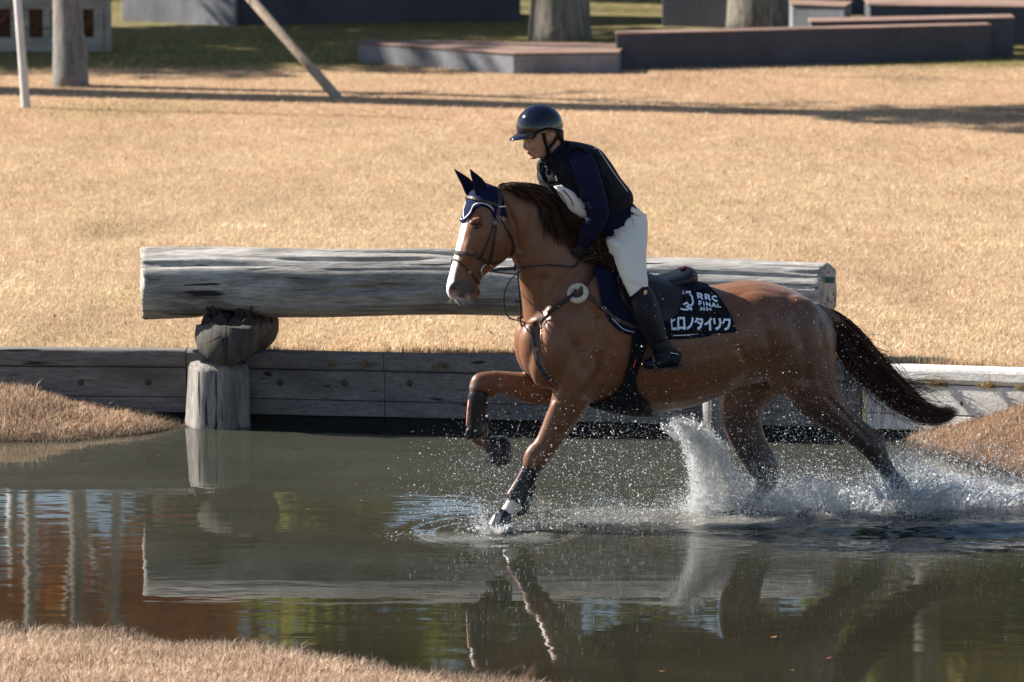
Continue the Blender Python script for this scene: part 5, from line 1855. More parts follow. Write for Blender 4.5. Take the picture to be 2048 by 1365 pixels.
for s, w in [
    ([(170, 845), (255, 798)], 34), ([(195, 960), (290, 962)], 38), ([(182, 780), (206, 975)], 20),
    ([(318, 770), (322, 985)], 34), ([(305, 775), (440, 775)], 40), ([(430, 760), (440, 985)], 34), ([(305, 950), (465, 950)], 36),
    ([(600, 768), (592, 850), (560, 925), (490, 970)], 38),
    ([(690, 770), (672, 830), (645, 860)], 32), ([(680, 798), (792, 798)], 34), ([(786, 790), (782, 870), (752, 945), (698, 980)], 38), ([(690, 850), (765, 900)], 32),
    ([(965, 775), (920, 850), (835, 905)], 38), ([(935, 850), (945, 1000)], 38),
    ([(1020, 780), (1038, 895)], 36), ([(1128, 782), (1146, 870), (1120, 945), (1050, 978)], 38),
    ([(1228, 782), (1215, 840), (1185, 880)], 32), ([(1225, 808), (1335, 808)], 34), ([(1325, 800), (1322, 885), (1285, 955), (1220, 980)], 38)]:
    print_stroke(g, z8(s), 1.08 * w / Z8)
g.build("print_line", M_WHITE, cloth, smooth=False, fix=False)['label'] = "large pale blue katakana lettering"
g = Geo()
for s, w in [([(322, 300), (385, 298)], 30), ([(345, 372), (415, 335), (480, 322), (575, 322)], 34), ([(545, 352), (590, 400), (612, 500), (585, 552), (530, 552), (480, 500), (415, 535)], 30),
             ([(360, 612), (430, 630), (520, 630)], 30), ([(470, 560), (590, 640)], 34), ([(585, 590), (560, 605)], 22), ([(400, 300), (440, 300)], 20)]:
    print_stroke(g, z8(s), 1.08 * w / Z8)
g.build("logo", M_WHITE, cloth, smooth=False, fix=False)['label'] = "round pale blue line emblem beside the letters"
p, nr = skin(1377, 578, 0.045)
g = Geo(); g.ribbon([p - Vector((0.02, 0, 0)), p + Vector((0.02, 0, -0.001))], [nr, nr], 0.009, 0.002); g.build("red_patch", M_RED, pad)

# ---- saddle
saddle = empty("saddle", P(1300, 560, 0), "dark brown jumping saddle with raised cantle under the rider", "saddle")
g = Geo()
torso_part(g, [(1212, 532, 1212, 556, 0.045, 0), (1232, 537, 1232, 566, 0.075, 0), (1262, 548, 1262, 572, 0.10, 0), (1298, 554, 1298, 574, 0.115, 0), (1330, 551, 1330, 574, 0.13, 0), (1354, 544, 1356, 573, 0.135, 0), (1370, 535, 1376, 571, 0.125, 0), (1381, 535, 1386, 563, 0.10, 0)], num=26, n=28, power=0.8)
g.build("seat", M_SADDLE, saddle)
flap_poly = [(1228, 540), (1224, 561), (1234, 591), (1252, 622), (1276, 641), (1310, 651), (1338, 641), (1353, 622), (1358, 602), (1352, 575), (1344, 560), (1320, 550), (1270, 545)]
shell("flap", flap_poly, 0.25, LAT, lats, 0.036, M_SADDLE, saddle, extra=body_only & (np.abs(lats) > 0.08), thick=0.007)
strap([(1347, 566), (1357, 590), (1356, 615), (1344, 634), (1325, 647)], 0.006, M_LEATHER, "flap_edge", saddle, off=0.042, **KB)
strap([(1230, 548), (1232, 575), (1244, 605), (1262, 628), (1278, 640)], 0.016, M_LEATHER, "knee_roll", saddle, off=0.042, thick=0.012, **KB)
strap([(1240, 552), (1243, 580), (1256, 610), (1272, 632)], 0.010, M_SADDLE, "knee_roll", saddle, off=0.045, thick=0.012, **KB)
strap([(1345, 571), (1354, 582), (1363, 596), (1368, 612)], 0.008, M_LEATHER, "saddle_strap", saddle, off=0.045, thick=0.004)
g = Geo()
for yy_, rr0 in ((548, 3), ):
    pass
# welts round the cantle
g.tube([P(1378, 566, 0.115), P(1386, 559, 0.08), P(1389, 556, 0.0), P(1386, 559, -0.08)], 0.009, 8, smooth=20)
g.build("cantle_roll", M_LEATHER, saddle)
p, nr = skin(1331, 564, 0.058)
g = Geo(); g.ellipsoid(P(1366, 536, 0.0), (0.02, 0, 0.008), (0, 0.04, 0), (0, 0, 0.006), 12, 8); g.build("cantle_badge", M_RED, saddle)
# girth with wide belly guard
girth_poly = [(1268, 665), (1296, 668), (1292, 695), (1281, 725), (1271, 760), (1276, 782), (1300, 808), (1303, 825), (1296, 845), (1250, 848), (1210, 835), (1180, 812), (1188, 806), (1225, 788), (1248, 762), (1255, 725), (1262, 690)]
shell("girth", girth_poly, 0.25, LAT, lats, 0.014, M_BLACKC, saddle, extra=(C[:, 2] > 0.55) & (np.abs(lats) < 0.32), thick=0.009)
strap([(1270, 717), (1266, 732)], 0.008, M_RED, "girth_label", saddle, off=0.028)
# stirrups
for s in (1, -1):
    a = P(1283, 600, 0.30 * s); 
    top = skin(1280, 625, 0.055)[0] if s > 0 else mirror(skin(1280, 625, 0.055)[0], LAT, ORG)
    bot = P(1304, 704, 0.345 * s)
    g = Geo(); g.ribbon([top, top.lerp(bot, 0.5), bot], [LAT * s] * 3, 0.022, 0.005); g.build("stirrup_leather", M_LEATHER, saddle, smooth=False)
    g = Geo()
    c = P(1303, 722, 0.345 * s)
    fw = FWD
    pts = [c + UPV * 0.045, c + UPV * 0.02 + LAT * 0.035, c - UPV * 0.045 + LAT * 0.055, c - UPV * 0.05, c - UPV * 0.045 - LAT * 0.055, c + UPV * 0.02 - LAT * 0.035, c + UPV * 0.045]
    g.tube(pts, 0.007, 8)
    g.ribbon([c - UPV * 0.05 + LAT * 0.055, c - UPV * 0.05 - LAT * 0.055], [UPV, UPV], 0.035, 0.008)
    g.build("stirrup_iron", simple("stirrup_metal", (0.10, 0.075, 0.05), rough=0.4, metal=0.6), saddle)

# ---- leg boots
def boot_shell(name, rows, label, parent=None, mat=None, num=20, n=20):
    g = Geo(); limb(g, rows, num=num, n=n)
    return g
tb = empty("tendon_boot", P(1048, 970, 0.13), "black tendon boot with red piping on the planted foreleg", "leg boot", "horse leg boots")
g = Geo(); limb(g, [(1062, 936, 0.135, 19, 0.046), (1056, 950, 0.13, 20.5, 0.047), (1048, 966, 0.13, 20, 0.044), (1040, 981, 0.13, 21, 0.046), (1033, 996, 0.13, 24, 0.05), (1029, 1003, 0.13, 22, 0.048)], num=20, n=22)
g.build("boot_shell", M_PLAST, tb)
g = Geo(); g.tube([P(1046, 939, 0.165), P(1037, 955, 0.17), P(1025, 975, 0.17), P(1014, 992, 0.17)], 0.0035, 6, smooth=14); g.build("red_piping", M_RED, tb)
g = Geo()
for (a, b_) in ((1064, 962), (1066, 976), (1062, 990), (1058, 1000)):
    g.ellipsoid(P(a, b_, 0.12), (0.022, 0, 0.004), (0, 0.02, 0), (0, 0, 0.012), 10, 6)
    g.build('strap_tab', M_BLACKL, tb); g = Geo()
g.tube([P(1050, 1000, 0.13), P(1052, 1012, 0.13), P(1046, 1024, 0.13), P(1034, 1030, 0.13)], [0.016, 0.02, 0.02, 0.008], 8)
g.build("strap_tab", M_BLACKL, tb)
tb = empty("tendon_boot", P(954, 830, -0.165), "black tendon boot with red strip on the lifted foreleg", "leg boot", "horse leg boots")
g = Geo(); limb(g, [(958, 780, -0.165, 17, 0.044), (956, 795, -0.165, 21, 0.047), (954, 820, -0.165, 21, 0.046), (954, 848, -0.165, 22, 0.047), (955, 866, -0.165, 24, 0.05), (956, 872, -0.165, 22, 0.048)], num=20, n=22)
g.build("boot_shell", M_PLAST, tb)
g = Geo(); g.ribbon([P(938.5, 800, -0.125), P(936, 820, -0.12), P(935, 840, -0.12), P(934, 852, -0.12)], [(-0.8, -0.6, 0)] * 4, 0.012, 0.004); g.build("red_strip", simple("salmon_trim", (0.42, 0.15, 0.11), rough=0.5), tb)
g = Geo()
g.tube([P(943, 852, -0.12), P(936, 862, -0.12), P(934, 872, -0.13), P(936, 880, -0.14)], [0.006, 0.012, 0.012, 0.005], 8)
g.build('strap_tab', M_BLACKL, tb)
for (a, b_) in ((974, 812), (976, 840)):
    g = Geo(); g.ellipsoid(P(a, b_, -0.15), (0.012, 0, 0), (0, 0.02, 0), (0, 0, 0.014), 10, 6)
    if a == 974: g.build('strap_tab', M_BLACKL, tb)
g.build("strap_tab", M_BLACKL, tb)
bb = empty("bell_boot", P(1004, 1040, 0.13), "black bell boot over the planted front hoof", "leg boot", "horse leg boots")
g = Geo(); limb(g, [(1012, 1023, 0.13, 15, 0.036), (1008, 1030, 0.13, 19, 0.048), (1003, 1042, 0.13, 24, 0.062), (999, 1056, 0.13, 29, 0.075)], num=14, n=24)
g.build("bell", M_PLAST, bb)
p = P(995, 1036, 0.19)
g = Geo(); g.box(p, 0.034, 0.012, 0.05, Matrix.Rotation(0.25, 3, 'Y')); g.build("tab", simple("grey_tab", (0.22, 0.23, 0.25), rough=0.5), bb, smooth=False)
bb = empty("bell_boot", P(996, 900, -0.165), "black bell boot over the lifted front hoof", "leg boot", "horse leg boots")
g = Geo(); limb(g, [(977, 889, -0.165, 17, 0.04), (984, 892, -0.165, 24, 0.05), (994, 901, -0.165, 33, 0.066), (1002, 914, -0.165, 27, 0.062), (1008, 927, -0.165, 15, 0.05)], num=16, n=24)
g.build("bell", M_PLAST, bb)
g = Geo(); g.ellipsoid(P(1002, 876, -0.165), (0.03, 0, 0.0), (0, 0.04, 0), (0, 0, 0.012), 12, 6); g.build("strap", M_BLACKL, bb)

# ================================================================== THE RIDER
rider = empty("person", P(1260, 560, 0), "rider in navy sweater, body protector and pale breeches riding the bay horse", "person")
def trunk_rows(inf=0.0, lw=0.0):
    # back px,py , front px,py, half width
    k = inf
    return [
        (1131 + k * .5, 291 - k * .5, 1094 - k * .5, 325 + k * .5, 0.075 + lw, 0),
        (1158 + k, 292 - k, 1086 - k, 343 + k, 0.150 + lw, 0),
        (1188 + k, 302 - k, 1090 - k, 366 + k, 0.185 + lw, 0),
        (1212 + k, 330 - k, 1106 - k, 396 + k, 0.180 + lw, 0),
        (1232 + k, 361 - k, 1130 - k, 424 + k, 0.165 + lw, 0),
        (1250 + k, 390 - k, 1158 - k, 448 + k, 0.150 + lw, 0),
        (1268 + k, 414 - k, 1186 - k, 472 + k, 0.165 + lw, 0),
        (1284 + k, 436 - k, 1204 - k, 494 + k, 0.170 + lw, 0)]
SH = (1165, 322)
def arm_rows(s, inf=0):
    return [(1160, 318, 0.150 * s, 24 + inf, 0.058), (1170, 345, 0.190 * s, 27 + inf, 0.062), (1182, 378, 0.215 * s, 25 + inf, 0.056), (1193, 408, 0.225 * s, 22.5 + inf, 0.050),
            (1194, 432, 0.215 * s, 22 + inf, 0.048), (1184, 455, 0.185 * s, 20 + inf, 0.044), (1174, 476, 0.145 * s, 16.5 + inf, 0.036), (1167, 492, 0.115 * s, 13 + inf, 0.030)]
def leg_rows(s, inf=0):
    return [(1262, 452, 0.095 * s, 34 + inf, 0.090), (1260, 475, 0.13 * s, 36 + inf, 0.090), (1259, 500, 0.185 * s, 35 + inf, 0.085), (1262, 525, 0.235 * s, 31 + inf, 0.074), (1268, 550, 0.275 * s, 27 + inf, 0.064), (1275, 575, 0.30 * s, 22 + inf, 0.058)]
def shin_rows(s, inf=0):
    return [(1275, 570, 0.30 * s, 22 + inf, 0.056), (1283, 595, 0.315 * s, 24 + inf, 0.058), (1292, 622, 0.335 * s, 26 + inf, 0.057), (1303, 650, 0.345 * s, 24 + inf, 0.052), (1316, 680, 0.35 * s, 19 + inf, 0.042), (1327, 703, 0.35 * s, 16 + inf, 0.037)]

# head frame of the rider: looking left and a little towards the camera
RH = R(20)
RL = Vector((math.sin(RH), -math.cos(RH), 0))
HC = P(1080, 262, 0.0)
def HD(px, py, lt=0.0):
    return P(px, py, lt, RL, HC)
RF = -(RL.cross(UPV)) if RL.cross(UPV).x > 0 else RL.cross(UPV)
def head_geo(g):
    # face is tilted down: rows from crown to chin, front/back
    torso_part(g, [
        (1090, 214, 1108, 222, 0.030, 0),
        (1060, 226, 1120, 238, 0.062, 0),
        (1046, 250, 1122, 262, 0.076, 0),
        (1046, 268, 1116, 280, 0.077, 0),
        (1050, 284, 1108, 292, 0.073, 0),
        (1054, 298, 1100, 303, 0.064, 0),
        (1060, 308, 1094, 311, 0.052, 0),
        (1067, 315, 1086, 317, 0.034, 0)], num=22, n=24, power=0.92, lv=RL, fn=HD)
    def b(px_, py_, lt, rx, ry, rl, ang=0):
        blob(g, px_, py_, lt, rx, ry, rl, ang, HD, RL)
    b(1051.5, 289, 0, 5.2, 9.0, 0.012, 22)        # nose bridge
    b(1050.5, 295.5, 0, 4.2, 3.4, 0.014, 0)     # nose tip
    for s in (1, -1):
        b(1053, 297, 0.010 * s, 4, 3.2, 0.008)
        b(1053, 277.5, 0.030 * s, 6, 3.2, 0.028, 10)    # brow
        b(1065, 291, 0.040 * s, 13, 11, 0.020, 10)     # cheekbone
        b(1100, 274, 0.082 * s, 8, 12, 0.014, 14)     # ear
    b(1056.5, 304.2, 0, 4.2, 2.0, 0.020, 5)      # upper lip
    b(1059.5, 308.0, 0, 4.0, 2.2, 0.018, 5)      # lower lip
    b(1067, 314.5, 0, 7.5, 4.5, 0.024, 0)       # chin
    b(1084, 306, 0.045, 14, 8, 0.014, -30)
    b(1084, 306, -0.045, 14, 8, 0.014, -30)
    # neck
    torso_part(g, [(1118, 272, 1088, 298, 0.058, 0), (1126, 290, 1092, 316, 0.060, 0), (1140, 308, 1106, 338, 0.070, 0)], num=8, n=20, power=1.0)
def hand_geo(g, s, inf=0.0):
    """palm with four curled fingers and the thumb, closed on the rein"""
    w = P(1166, 492, 0.112 * s)
    kn = P(1160, 512, 0.095 * s)
    d = (kn - w).normalized()
    outw = LAT * s
    side = d.cross(outw).normalized()
    if side.dot(FWD) < 0: side = -side              # side now points to the front: the thumb edge is up, fingers wrap inward
    g.loft([w - d * 0.02, w + d * 0.02, w + d * 0.05, kn + d * 0.012], [side * 0.026, side * 0.034, side * 0.040, side * 0.040], [outw * (0.020 + inf), outw * (0.020 + inf), outw * (0.018 + inf), outw * (0.014 + inf)], 14)
    for k, (o_, L) in enumerate(((0.030, 0.92), (0.011, 1.0), (-0.009, 0.95), (-0.029, 0.78))):
        a = kn + side * o_
        b_ = a + (d * 0.030 + outw * -0.006) * L
        c = b_ + (d * 0.004 - outw * 0.030) * L
        e = c + (-d * 0.022 - outw * 0.006) * L
        g.tube([a - d * 0.02, a, b_, c, e], [0.0095 + inf, 0.0105 + inf, 0.0098 + inf, 0.009 + inf, 0.0075 + inf], 8, smooth=14)
    t0 = w + d * 0.03 + side * 0.034
    g.tube([t0 - side * 0.02, t0 + side * 0.006, t0 + d * 0.03 + side * 0.010 - outw * 0.012, t0 + d * 0.050 - outw * 0.024], [0.012 + inf, 0.013 + inf, 0.0115 + inf, 0.008 + inf], 8, smooth=12)
def foot_rows(s, inf=0):
    return [(1358, 722, 0.36 * s, 13 + inf, 0.032), (1344, 716, 0.358 * s, 16 + inf, 0.036), (1325, 722, 0.355 * s, 15 + inf, 0.040), (1305, 728, 0.355 * s, 12 + inf, 0.042), (1290, 730, 0.355 * s, 9 + inf, 0.036)]

g = Geo()
head_geo(g)
torso_part(g, trunk_rows(-6, -0.025), num=20, n=22, power=0.95)
for s in (1, -1):
    limb(g, [(a_, b_, c_, d_ - 10, e_ - 0.022) for a_, b_, c_, d_, e_ in arm_rows(s)], num=22, n=14)
    limb(g, [(a_, b_, c_, d_ - 6, e_ - 0.018) for a_, b_, c_, d_, e_ in leg_rows(s)], num=18, n=16)
    limb(g, [(a_, b_, c_, d_ - 6, e_ - 0.016) for a_, b_, c_, d_, e_ in shin_rows(s)], num=18, n=14)
    limb(g, [(a_, b_, c_, d_ - 5, e_ - 0.012) for a_, b_, c_, d_, e_ in foot_rows(s)], num=10, n=12)
    hand_geo(g, s)
body_me = remesh(g, 0.0042, 3, 0.5)
RC = co_of(body_me); RN = no_of(body_me)
rl = (RC - np.array(HC)) @ np.array(RL)
rx_, ry_ = to_px(RC)
disp = np.zeros(len(RC))
for s in (1, -1):
    for (a, b_, lt, rad, dep) in ((1055, 285, 0.036, 0.011, 0.005), (1099, 274, 0.096, 0.008, 0.009)):
        c = np.array(HD(a, b_, lt * s)); d = np.linalg.norm(RC - c, axis=1)
        disp -= dep * np.exp(-(d / rad) ** 2)
RC = RC + RN * disp[:, None]
set_co(body_me, RC)
skinc = np.tile(np.array((0.44, 0.235, 0.16)), (len(RC), 1))
def rmix(t, w):
    global skinc
    w = np.clip(w, 0, 1)[:, None]; skinc = skinc * (1 - w) + np.array(t) * w
c = np.array(HD(1057.5, 306, 0)); d = np.linalg.norm((RC - c) * np.array([1, 1, 1.6]), axis=1); rmix((0.34, 0.10, 0.085), np.exp(-(d / 0.020) ** 4))
c = np.array(HD(1098, 276, 0.09)); d = np.linalg.norm(RC - c, axis=1); rmix((0.40, 0.16, 0.11), np.exp(-(d / 0.03) ** 2) * 0.6)
c = np.array(HD(1049, 296, 0)); d = np.linalg.norm(RC - c, axis=1); rmix((0.42, 0.18, 0.13), np.exp(-(d / 0.018) ** 2) * 0.5)
set_col(body_me, skinc)
link("body", body_me, attr_mat("skin", rough=0.45, spec=0.4, fine=60, amt=0.08, bmp=0.05, sub=0.0), rider)
R_BVH = BVHTree.FromPolygons([tuple(p) for p in RC], [tuple(p.vertices) for p in body_me.polygons])
# hair at nape and temple, brows, eyes
M_HAIRB = simple("black_hair", (0.012, 0.010, 0.010), rough=0.5, spread=0.4, scale=200, bmp=0.6)
g = Geo()
torso_part(g, [(1093, 258, 1124, 262, 0.081, 0), (1102, 270, 1124, 276, 0.079, 0), (1112, 280, 1124, 287, 0.066, 0)], num=8, n=20, power=1.0, lv=RL, fn=HD)
g.build("hair", M_HAIRB, rider)
def fskin(a, b_, off=0.001):
    p, nr, _, _ = R_BVH.ray_cast(CAM, ray(a, b_).normalized())
    if p is None:
        p, nr, _, _ = R_BVH.find_nearest(HD(a, b_, 0.02))
    return p + nr * off, nr
g = Geo(); g.tube([fskin(a, b_)[0] for a, b_ in ((1052, 278.5), (1057, 276.5), (1064, 277.5), (1068, 279.5))], [0.0012, 0.0028, 0.0026, 0.001], 6, smooth=10); g.build("eyebrow", M_HAIRB, rider)
g = Geo(); g.tube([fskin(a, b_, -0.0005)[0] for a, b_ in ((1053.5, 285.5), (1057, 284.6), (1061.5, 285.8))], [0.001, 0.0028, 0.001], 6, smooth=10); g.build("eye", M_EYE, rider)
g = Geo(); g.tube([mirror(fskin(a, b_, -0.0005)[0], RL, HC) for a, b_ in ((1053.5, 285.5), (1057, 284.6), (1061.5, 285.8))], [0.001, 0.0028, 0.001], 6, smooth=10); g.build("eye", M_EYE, rider)

# ---- clothes
def cloth_mat(name, col, rough=0.85, wr=0.25, sheen=0.1, fine=300, spec=0.3):
    m, nt, b = new_mat(name)
    v = coords(nt)
    big = noise_tex(nt, coords(nt, (1, 1, 1.8)), 9, 3, 0.5)
    fi = noise_tex(nt, v, fine, 3, 0.6)
    c = mixc(nt, 1.0, col, ramp(nt, fi, [(0.3, 0.82), (0.7, 1.1)]), 'MULTIPLY')
    nt.links.new(c, b.inputs['Base Color'])
    b.inputs['Roughness'].default_value = rough
    b.inputs['Specular IOR Level'].default_value = spec
    b.inputs['Sheen Weight'].default_value = sheen
    bump(nt, b, big, wr, 0.02)
    return m
M_SWEAT = cloth_mat("navy_sweater", (0.009, 0.010, 0.034), sheen=0.0, spec=0.15, wr=0.6)
M_BREECH = cloth_mat("pale_breeches", (0.78, 0.73, 0.67), wr=0.5, sheen=0.0)
M_VEST = cloth_mat("charcoal_vest", (0.010, 0.010, 0.016), wr=0.5, fine=200, sheen=0.0, spec=0.2)
M_BLK_NYL = cloth_mat("black_nylon", (0.006, 0.006, 0.008), rough=0.7, wr=0.2, sheen=0.0, spec=0.15)
M_BIB = cloth_mat("white_bib", (0.74, 0.74, 0.78), rough=0.45, wr=0.35, sheen=0.0, spec=0.5)
M_BOOTR = simple("rider_boot_leather", (0.006, 0.007, 0.012), rough=0.42, spec=0.2, spread=0.3, scale=20, bmp=0.3)
M_GLOVE = simple("black_glove", (0.010, 0.010, 0.012), rough=0.55, spec=0.4, scale=80)
def fold(me, lines, w, dep):
    Cc = co_of(me); Nn = no_of(me)
    x, y = to_px(Cc)
    d_ = np.zeros(len(Cc))
    for (ln, ww, dd) in lines:
        d_ += dd * np.exp(-(pl_dist(x, y, ln) / ww) ** 2)
    set_co(me, Cc + Nn * d_[:, None])
g = Geo()
torso_part(g, trunk_rows(1, 0.002)[:-1] + [(1272, 420, 1196, 480, 0.168, 0)], num=20, n=26, power=0.95)
torso_part(g, [(1124, 284, 1096, 312, 0.066, 0), (1134, 290, 1096, 326, 0.085, 0), (1150, 298, 1100, 340, 0.12, 0)], num=6, n=20, power=1.0)
for s in (1, -1):
    limb(g, arm_rows(s, 1.5), num=26, n=18)
me = remesh(g, 0.0065, 5, 0.5)
fold(me, [([(1166, 405), (1200, 395)], 3.5, -0.009), ([(1160, 418), (1196, 418)], 3, 0.008), ([(1165, 432), (1205, 440)], 4, -0.006), ([(1163, 448), (1196, 458)], 3.5, 0.006), ([(1160, 392), (1190, 378)], 5, 0.005), ([(1195, 400), (1212, 425)], 4, 0.004), ([(1158, 470), (1185, 478)], 3, 0.004), ([(1150, 355), (1160, 385)], 5, -0.005)], 0, 0)
link("sweater", me, M_SWEAT, rider)
# breeches
g = Geo()
torso_part(g, [(1268, 410, 1186, 466, 0.162, 0), (1288, 432, 1200, 486, 0.178, 0), (1289, 455, 1215, 500, 0.172, 0), (1283, 480, 1232, 505, 0.14, 0)], num=12, n=26, power=0.95)
for s in (1, -1):
    limb(g, leg_rows(s, 0.5) + [(1282, 600, 0.32 * s, 18, 0.046)], num=24, n=20)
blob(g, 1236, 492, 0.16, 24, 22, 0.07, 20)
me = remesh(g, 0.0065, 5, 0.5)
fold(me, [([(1192, 470), (1215, 500)], 4, -0.007), ([(1205, 462), (1228, 490)], 4, 0.006), ([(1225, 450), (1200, 485)], 5, -0.005), ([(1262, 560), (1292, 572)], 3, 0.004), ([(1262, 568), (1290, 580)], 3, -0.004), ([(1215, 440), (1250, 452), (1280, 450)], 4, -0.006), ([(1210, 452), (1245, 468)], 4, 0.007), ([(1206, 476), (1240, 500)], 3.5, 0.008), ([(1222, 470), (1250, 486)], 3.5, -0.006), ([(1240, 540), (1270, 548), (1292, 546)], 3, -0.003), ([(1250, 552), (1275, 562), (1293, 560)], 3, 0.004)], 0, 0)
link("breeches", me, M_BREECH, rider)
g = Geo(); g.tube([P(1262, 428, 0.172), P(1268, 450, 0.185), P(1272, 480, 0.215), P(1272, 520, 0.295), P(1276, 560, 0.345)], 0.0022, 5, smooth=30); g.build("side_seam", simple("seam_thread", (0.45, 0.42, 0.40), rough=0.8), rider)
# belt flap at the back of the waist
g = Geo(); g.ribbon([P(1262, 418, 0.16), P(1275, 426, 0.14), P(1286, 432, 0.10), P(1292, 434, 0.05)], [(0.6, -0.8, 0.2)] * 4, 0.03, 0.004); g.build("waistband", M_BREECH, rider)
# vest: body protector with arm openings
g = Geo()
vr = trunk_rows(6, 0.024)
torso_part(g, [(1136, 282, 1094, 322, 0.085, 0)] + vr[1:5] + [(1258, 380, 1146, 440, 0.176, 0), (1262, 396, 1166, 446, 0.172, 0)], num=22, n=34, power=0.9)
me = g.mesh("vest"); fix_normals(me)
vest = link("vest", me, M_VEST, rider)
# cut the arm holes by lifting the shell away from the sleeve: faces near the shoulder axis go
bm = bmesh.new(); bm.from_mesh(me)
bmesh.ops.subdivide_edges(bm, edges=bm.edges, cuts=2, use_grid_fill=True)
co = np.array([f.calc_center_median() for f in bm.faces])
fx, fy = to_px(co); flat = (co - np.array(ORG)) @ np.array(LAT)
arm_line = [(1150, 312), (1168, 345), (1180, 378), (1188, 400)]
kill = [f for f, x, y, l in zip(bm.faces, fx, fy, flat) if (pl_dist(np.array([x - abs(l) * 115 * (1 if l > 0 else -1) + (0.15 * 115 if l > 0 else -0.15 * 115)]), np.array([y]), arm_line)[0] < 24) and abs(l) > 0.105]
bmesh.ops.delete(bm, geom=kill, context='FACES')
kill = [f for f in bm.faces if len(f.verts) > 4]
bmesh.ops.delete(bm, geom=kill, context='FACES')
bm.to_mesh(me); bm.free()
me.polygons.foreach_set('use_smooth', np.ones(len(me.polygons), dtype=bool))
so = vest.modifiers.new("t", 'SOLIDIFY'); so.thickness = 0.012; so.offset = -1
V_BVH = BVHTree.FromPolygons([tuple(v_.co) for v_ in me.vertices], [tuple(p.vertices) for p in me.polygons])
def vskin(a, b_, off=0.002):
    p, nr, _, _ = V_BVH.ray_cast(CAM, ray(a, b_).normalized())
    if p is None or (p - P(a, b_, 0.1)).length > 0.35:
        p, nr, _, _ = V_BVH.find_nearest(P(a, b_, 0.12))
    if nr.y > 0: nr = -nr
    return p + nr * off, nr
def vband(name, pts, w, mat, off=0.002, thick=0.003, n=16):
    rows = catmull(pts, n)
    q = [vskin(a, b_, off) for a, b_ in rows]
    g = Geo(); g.ribbon([x[0] for x in q], [x[1] for x in q], w, thick)
    return g.build(name, mat, rider, smooth=False)
vband("vest_trim", [(1128, 293), (1138, 302), (1134, 325), (1138, 350), (1150, 375), (1160, 395)], 0.030, M_BLK_NYL)
vband("vest_trim", [(1182, 300), (1198, 325), (1200, 355), (1206, 385), (1216, 402)], 0.020, M_BLK_NYL)
vband("vest_trim", [(1190, 292), (1212, 325), (1232, 355), (1254, 384)], 0.004, M_CORD, 0.004, 0.002)
vband("vest_strap", [(1196, 360), (1206, 354)], 0.034, M_BLK_NYL, 0.004)
vband("vest_strap", [(1208, 392), (1226, 378)], 0.036, M_BLK_NYL, 0.004)
vband("vest_trim", [(1214, 408), (1240, 400), (1260, 390)], 0.014, M_BLK_NYL, 0.003)
# chest harness in front
g = Geo()
for pts in ([(1080, 325), (1082, 345), (1090, 362)], [(1094, 322), (1098, 340), (1106, 356)]):
    g.ribbon([P(a, b_, 0.09) + LAT * 0.02 for a, b_ in pts], [LAT - FWD * -0.8] * 3, 0.028, 0.006)
g.build("chest_strap", M_BLK_NYL, rider, smooth=False)
g = Geo(); g.ribbon([P(1082, 362, 0.06), P(1096, 367, 0.12), P(1118, 362, 0.17), P(1140, 355, 0.18)], [LAT + FWD * 0.6 - UPV * 0.2] * 4, 0.022, 0.006); g.build("chest_strap", M_BLK_NYL, rider, smooth=False)
for a, b_ in ((1098, 345), (1110, 350), (1088, 340)):
    g = Geo(); g.box(P(a, b_, 0.16), 0.022, 0.012, 0.03, Matrix.Rotation(0.3, 3, 'Y')); g.build("buckle", M_BLK_NYL, rider, smooth=False)
g = Geo(); g.box(P(1112, 357, 0.172), 0.008, 0.008, 0.03, Matrix.Rotation(-0.3, 3, 'Y')); g.build("clip", M_STEEL, rider, smooth=False)
g = Geo()
torso_part(g, [(1118, 290, 1086, 318, 0.08, 0), (1128, 312, 1079, 334, 0.135, 0), (1136, 336, 1082, 350, 0.165, 0), (1142, 350, 1090, 366, 0.175, 0)], num=12, n=26, power=0.9)
g.build("vest_front", M_BLK_NYL, rider)
# white bib on the chest
g = Geo()
torso_part(g, [(1112, 360, 1090, 370, 0.165, 0), (1140, 372, 1104, 394, 0.190, 0), (1168, 398, 1128, 424, 0.180, 0), (1186, 424, 1160, 440, 0.160, 0)], num=14, n=28, power=0.9)
o = g.build("bib", M_BIB, rider)
B_BVH = BVHTree.FromPolygons([tuple(v_.co) for v_ in o.data.vertices], [tuple(p.vertices) for p in o.data.polygons])
M_PRT = simple("brown_print", (0.16, 0.09, 0.06), rough=0.7)
for pts in ([(1117, 383), (1124, 392), (1130, 402), (1134, 412)], [(1126, 380), (1136, 390), (1143, 401), (1147, 412)], [(1112, 388), (1122, 400), (1128, 412)]):
    q_ = []
    for a, b_ in pts:
        p, nr, _, _ = B_BVH.ray_cast(CAM, ray(a, b_).normalized())
        if p is not None: q_.append((p + nr * 0.002, nr))
    if len(q_) > 1:
        g = Geo(); g.ribbon([x[0] for x in q_], [x[1] for x in q_], 0.008, 0.001); g.build("bib_print", M_PRT, rider, smooth=False)
# gloves
for s in (1, -1):
    g = Geo(); hand_geo(g, s, 0.002)
    me = remesh(g, 0.0035, 2, 0.4)
    link("glove", me, M_GLOVE, rider)
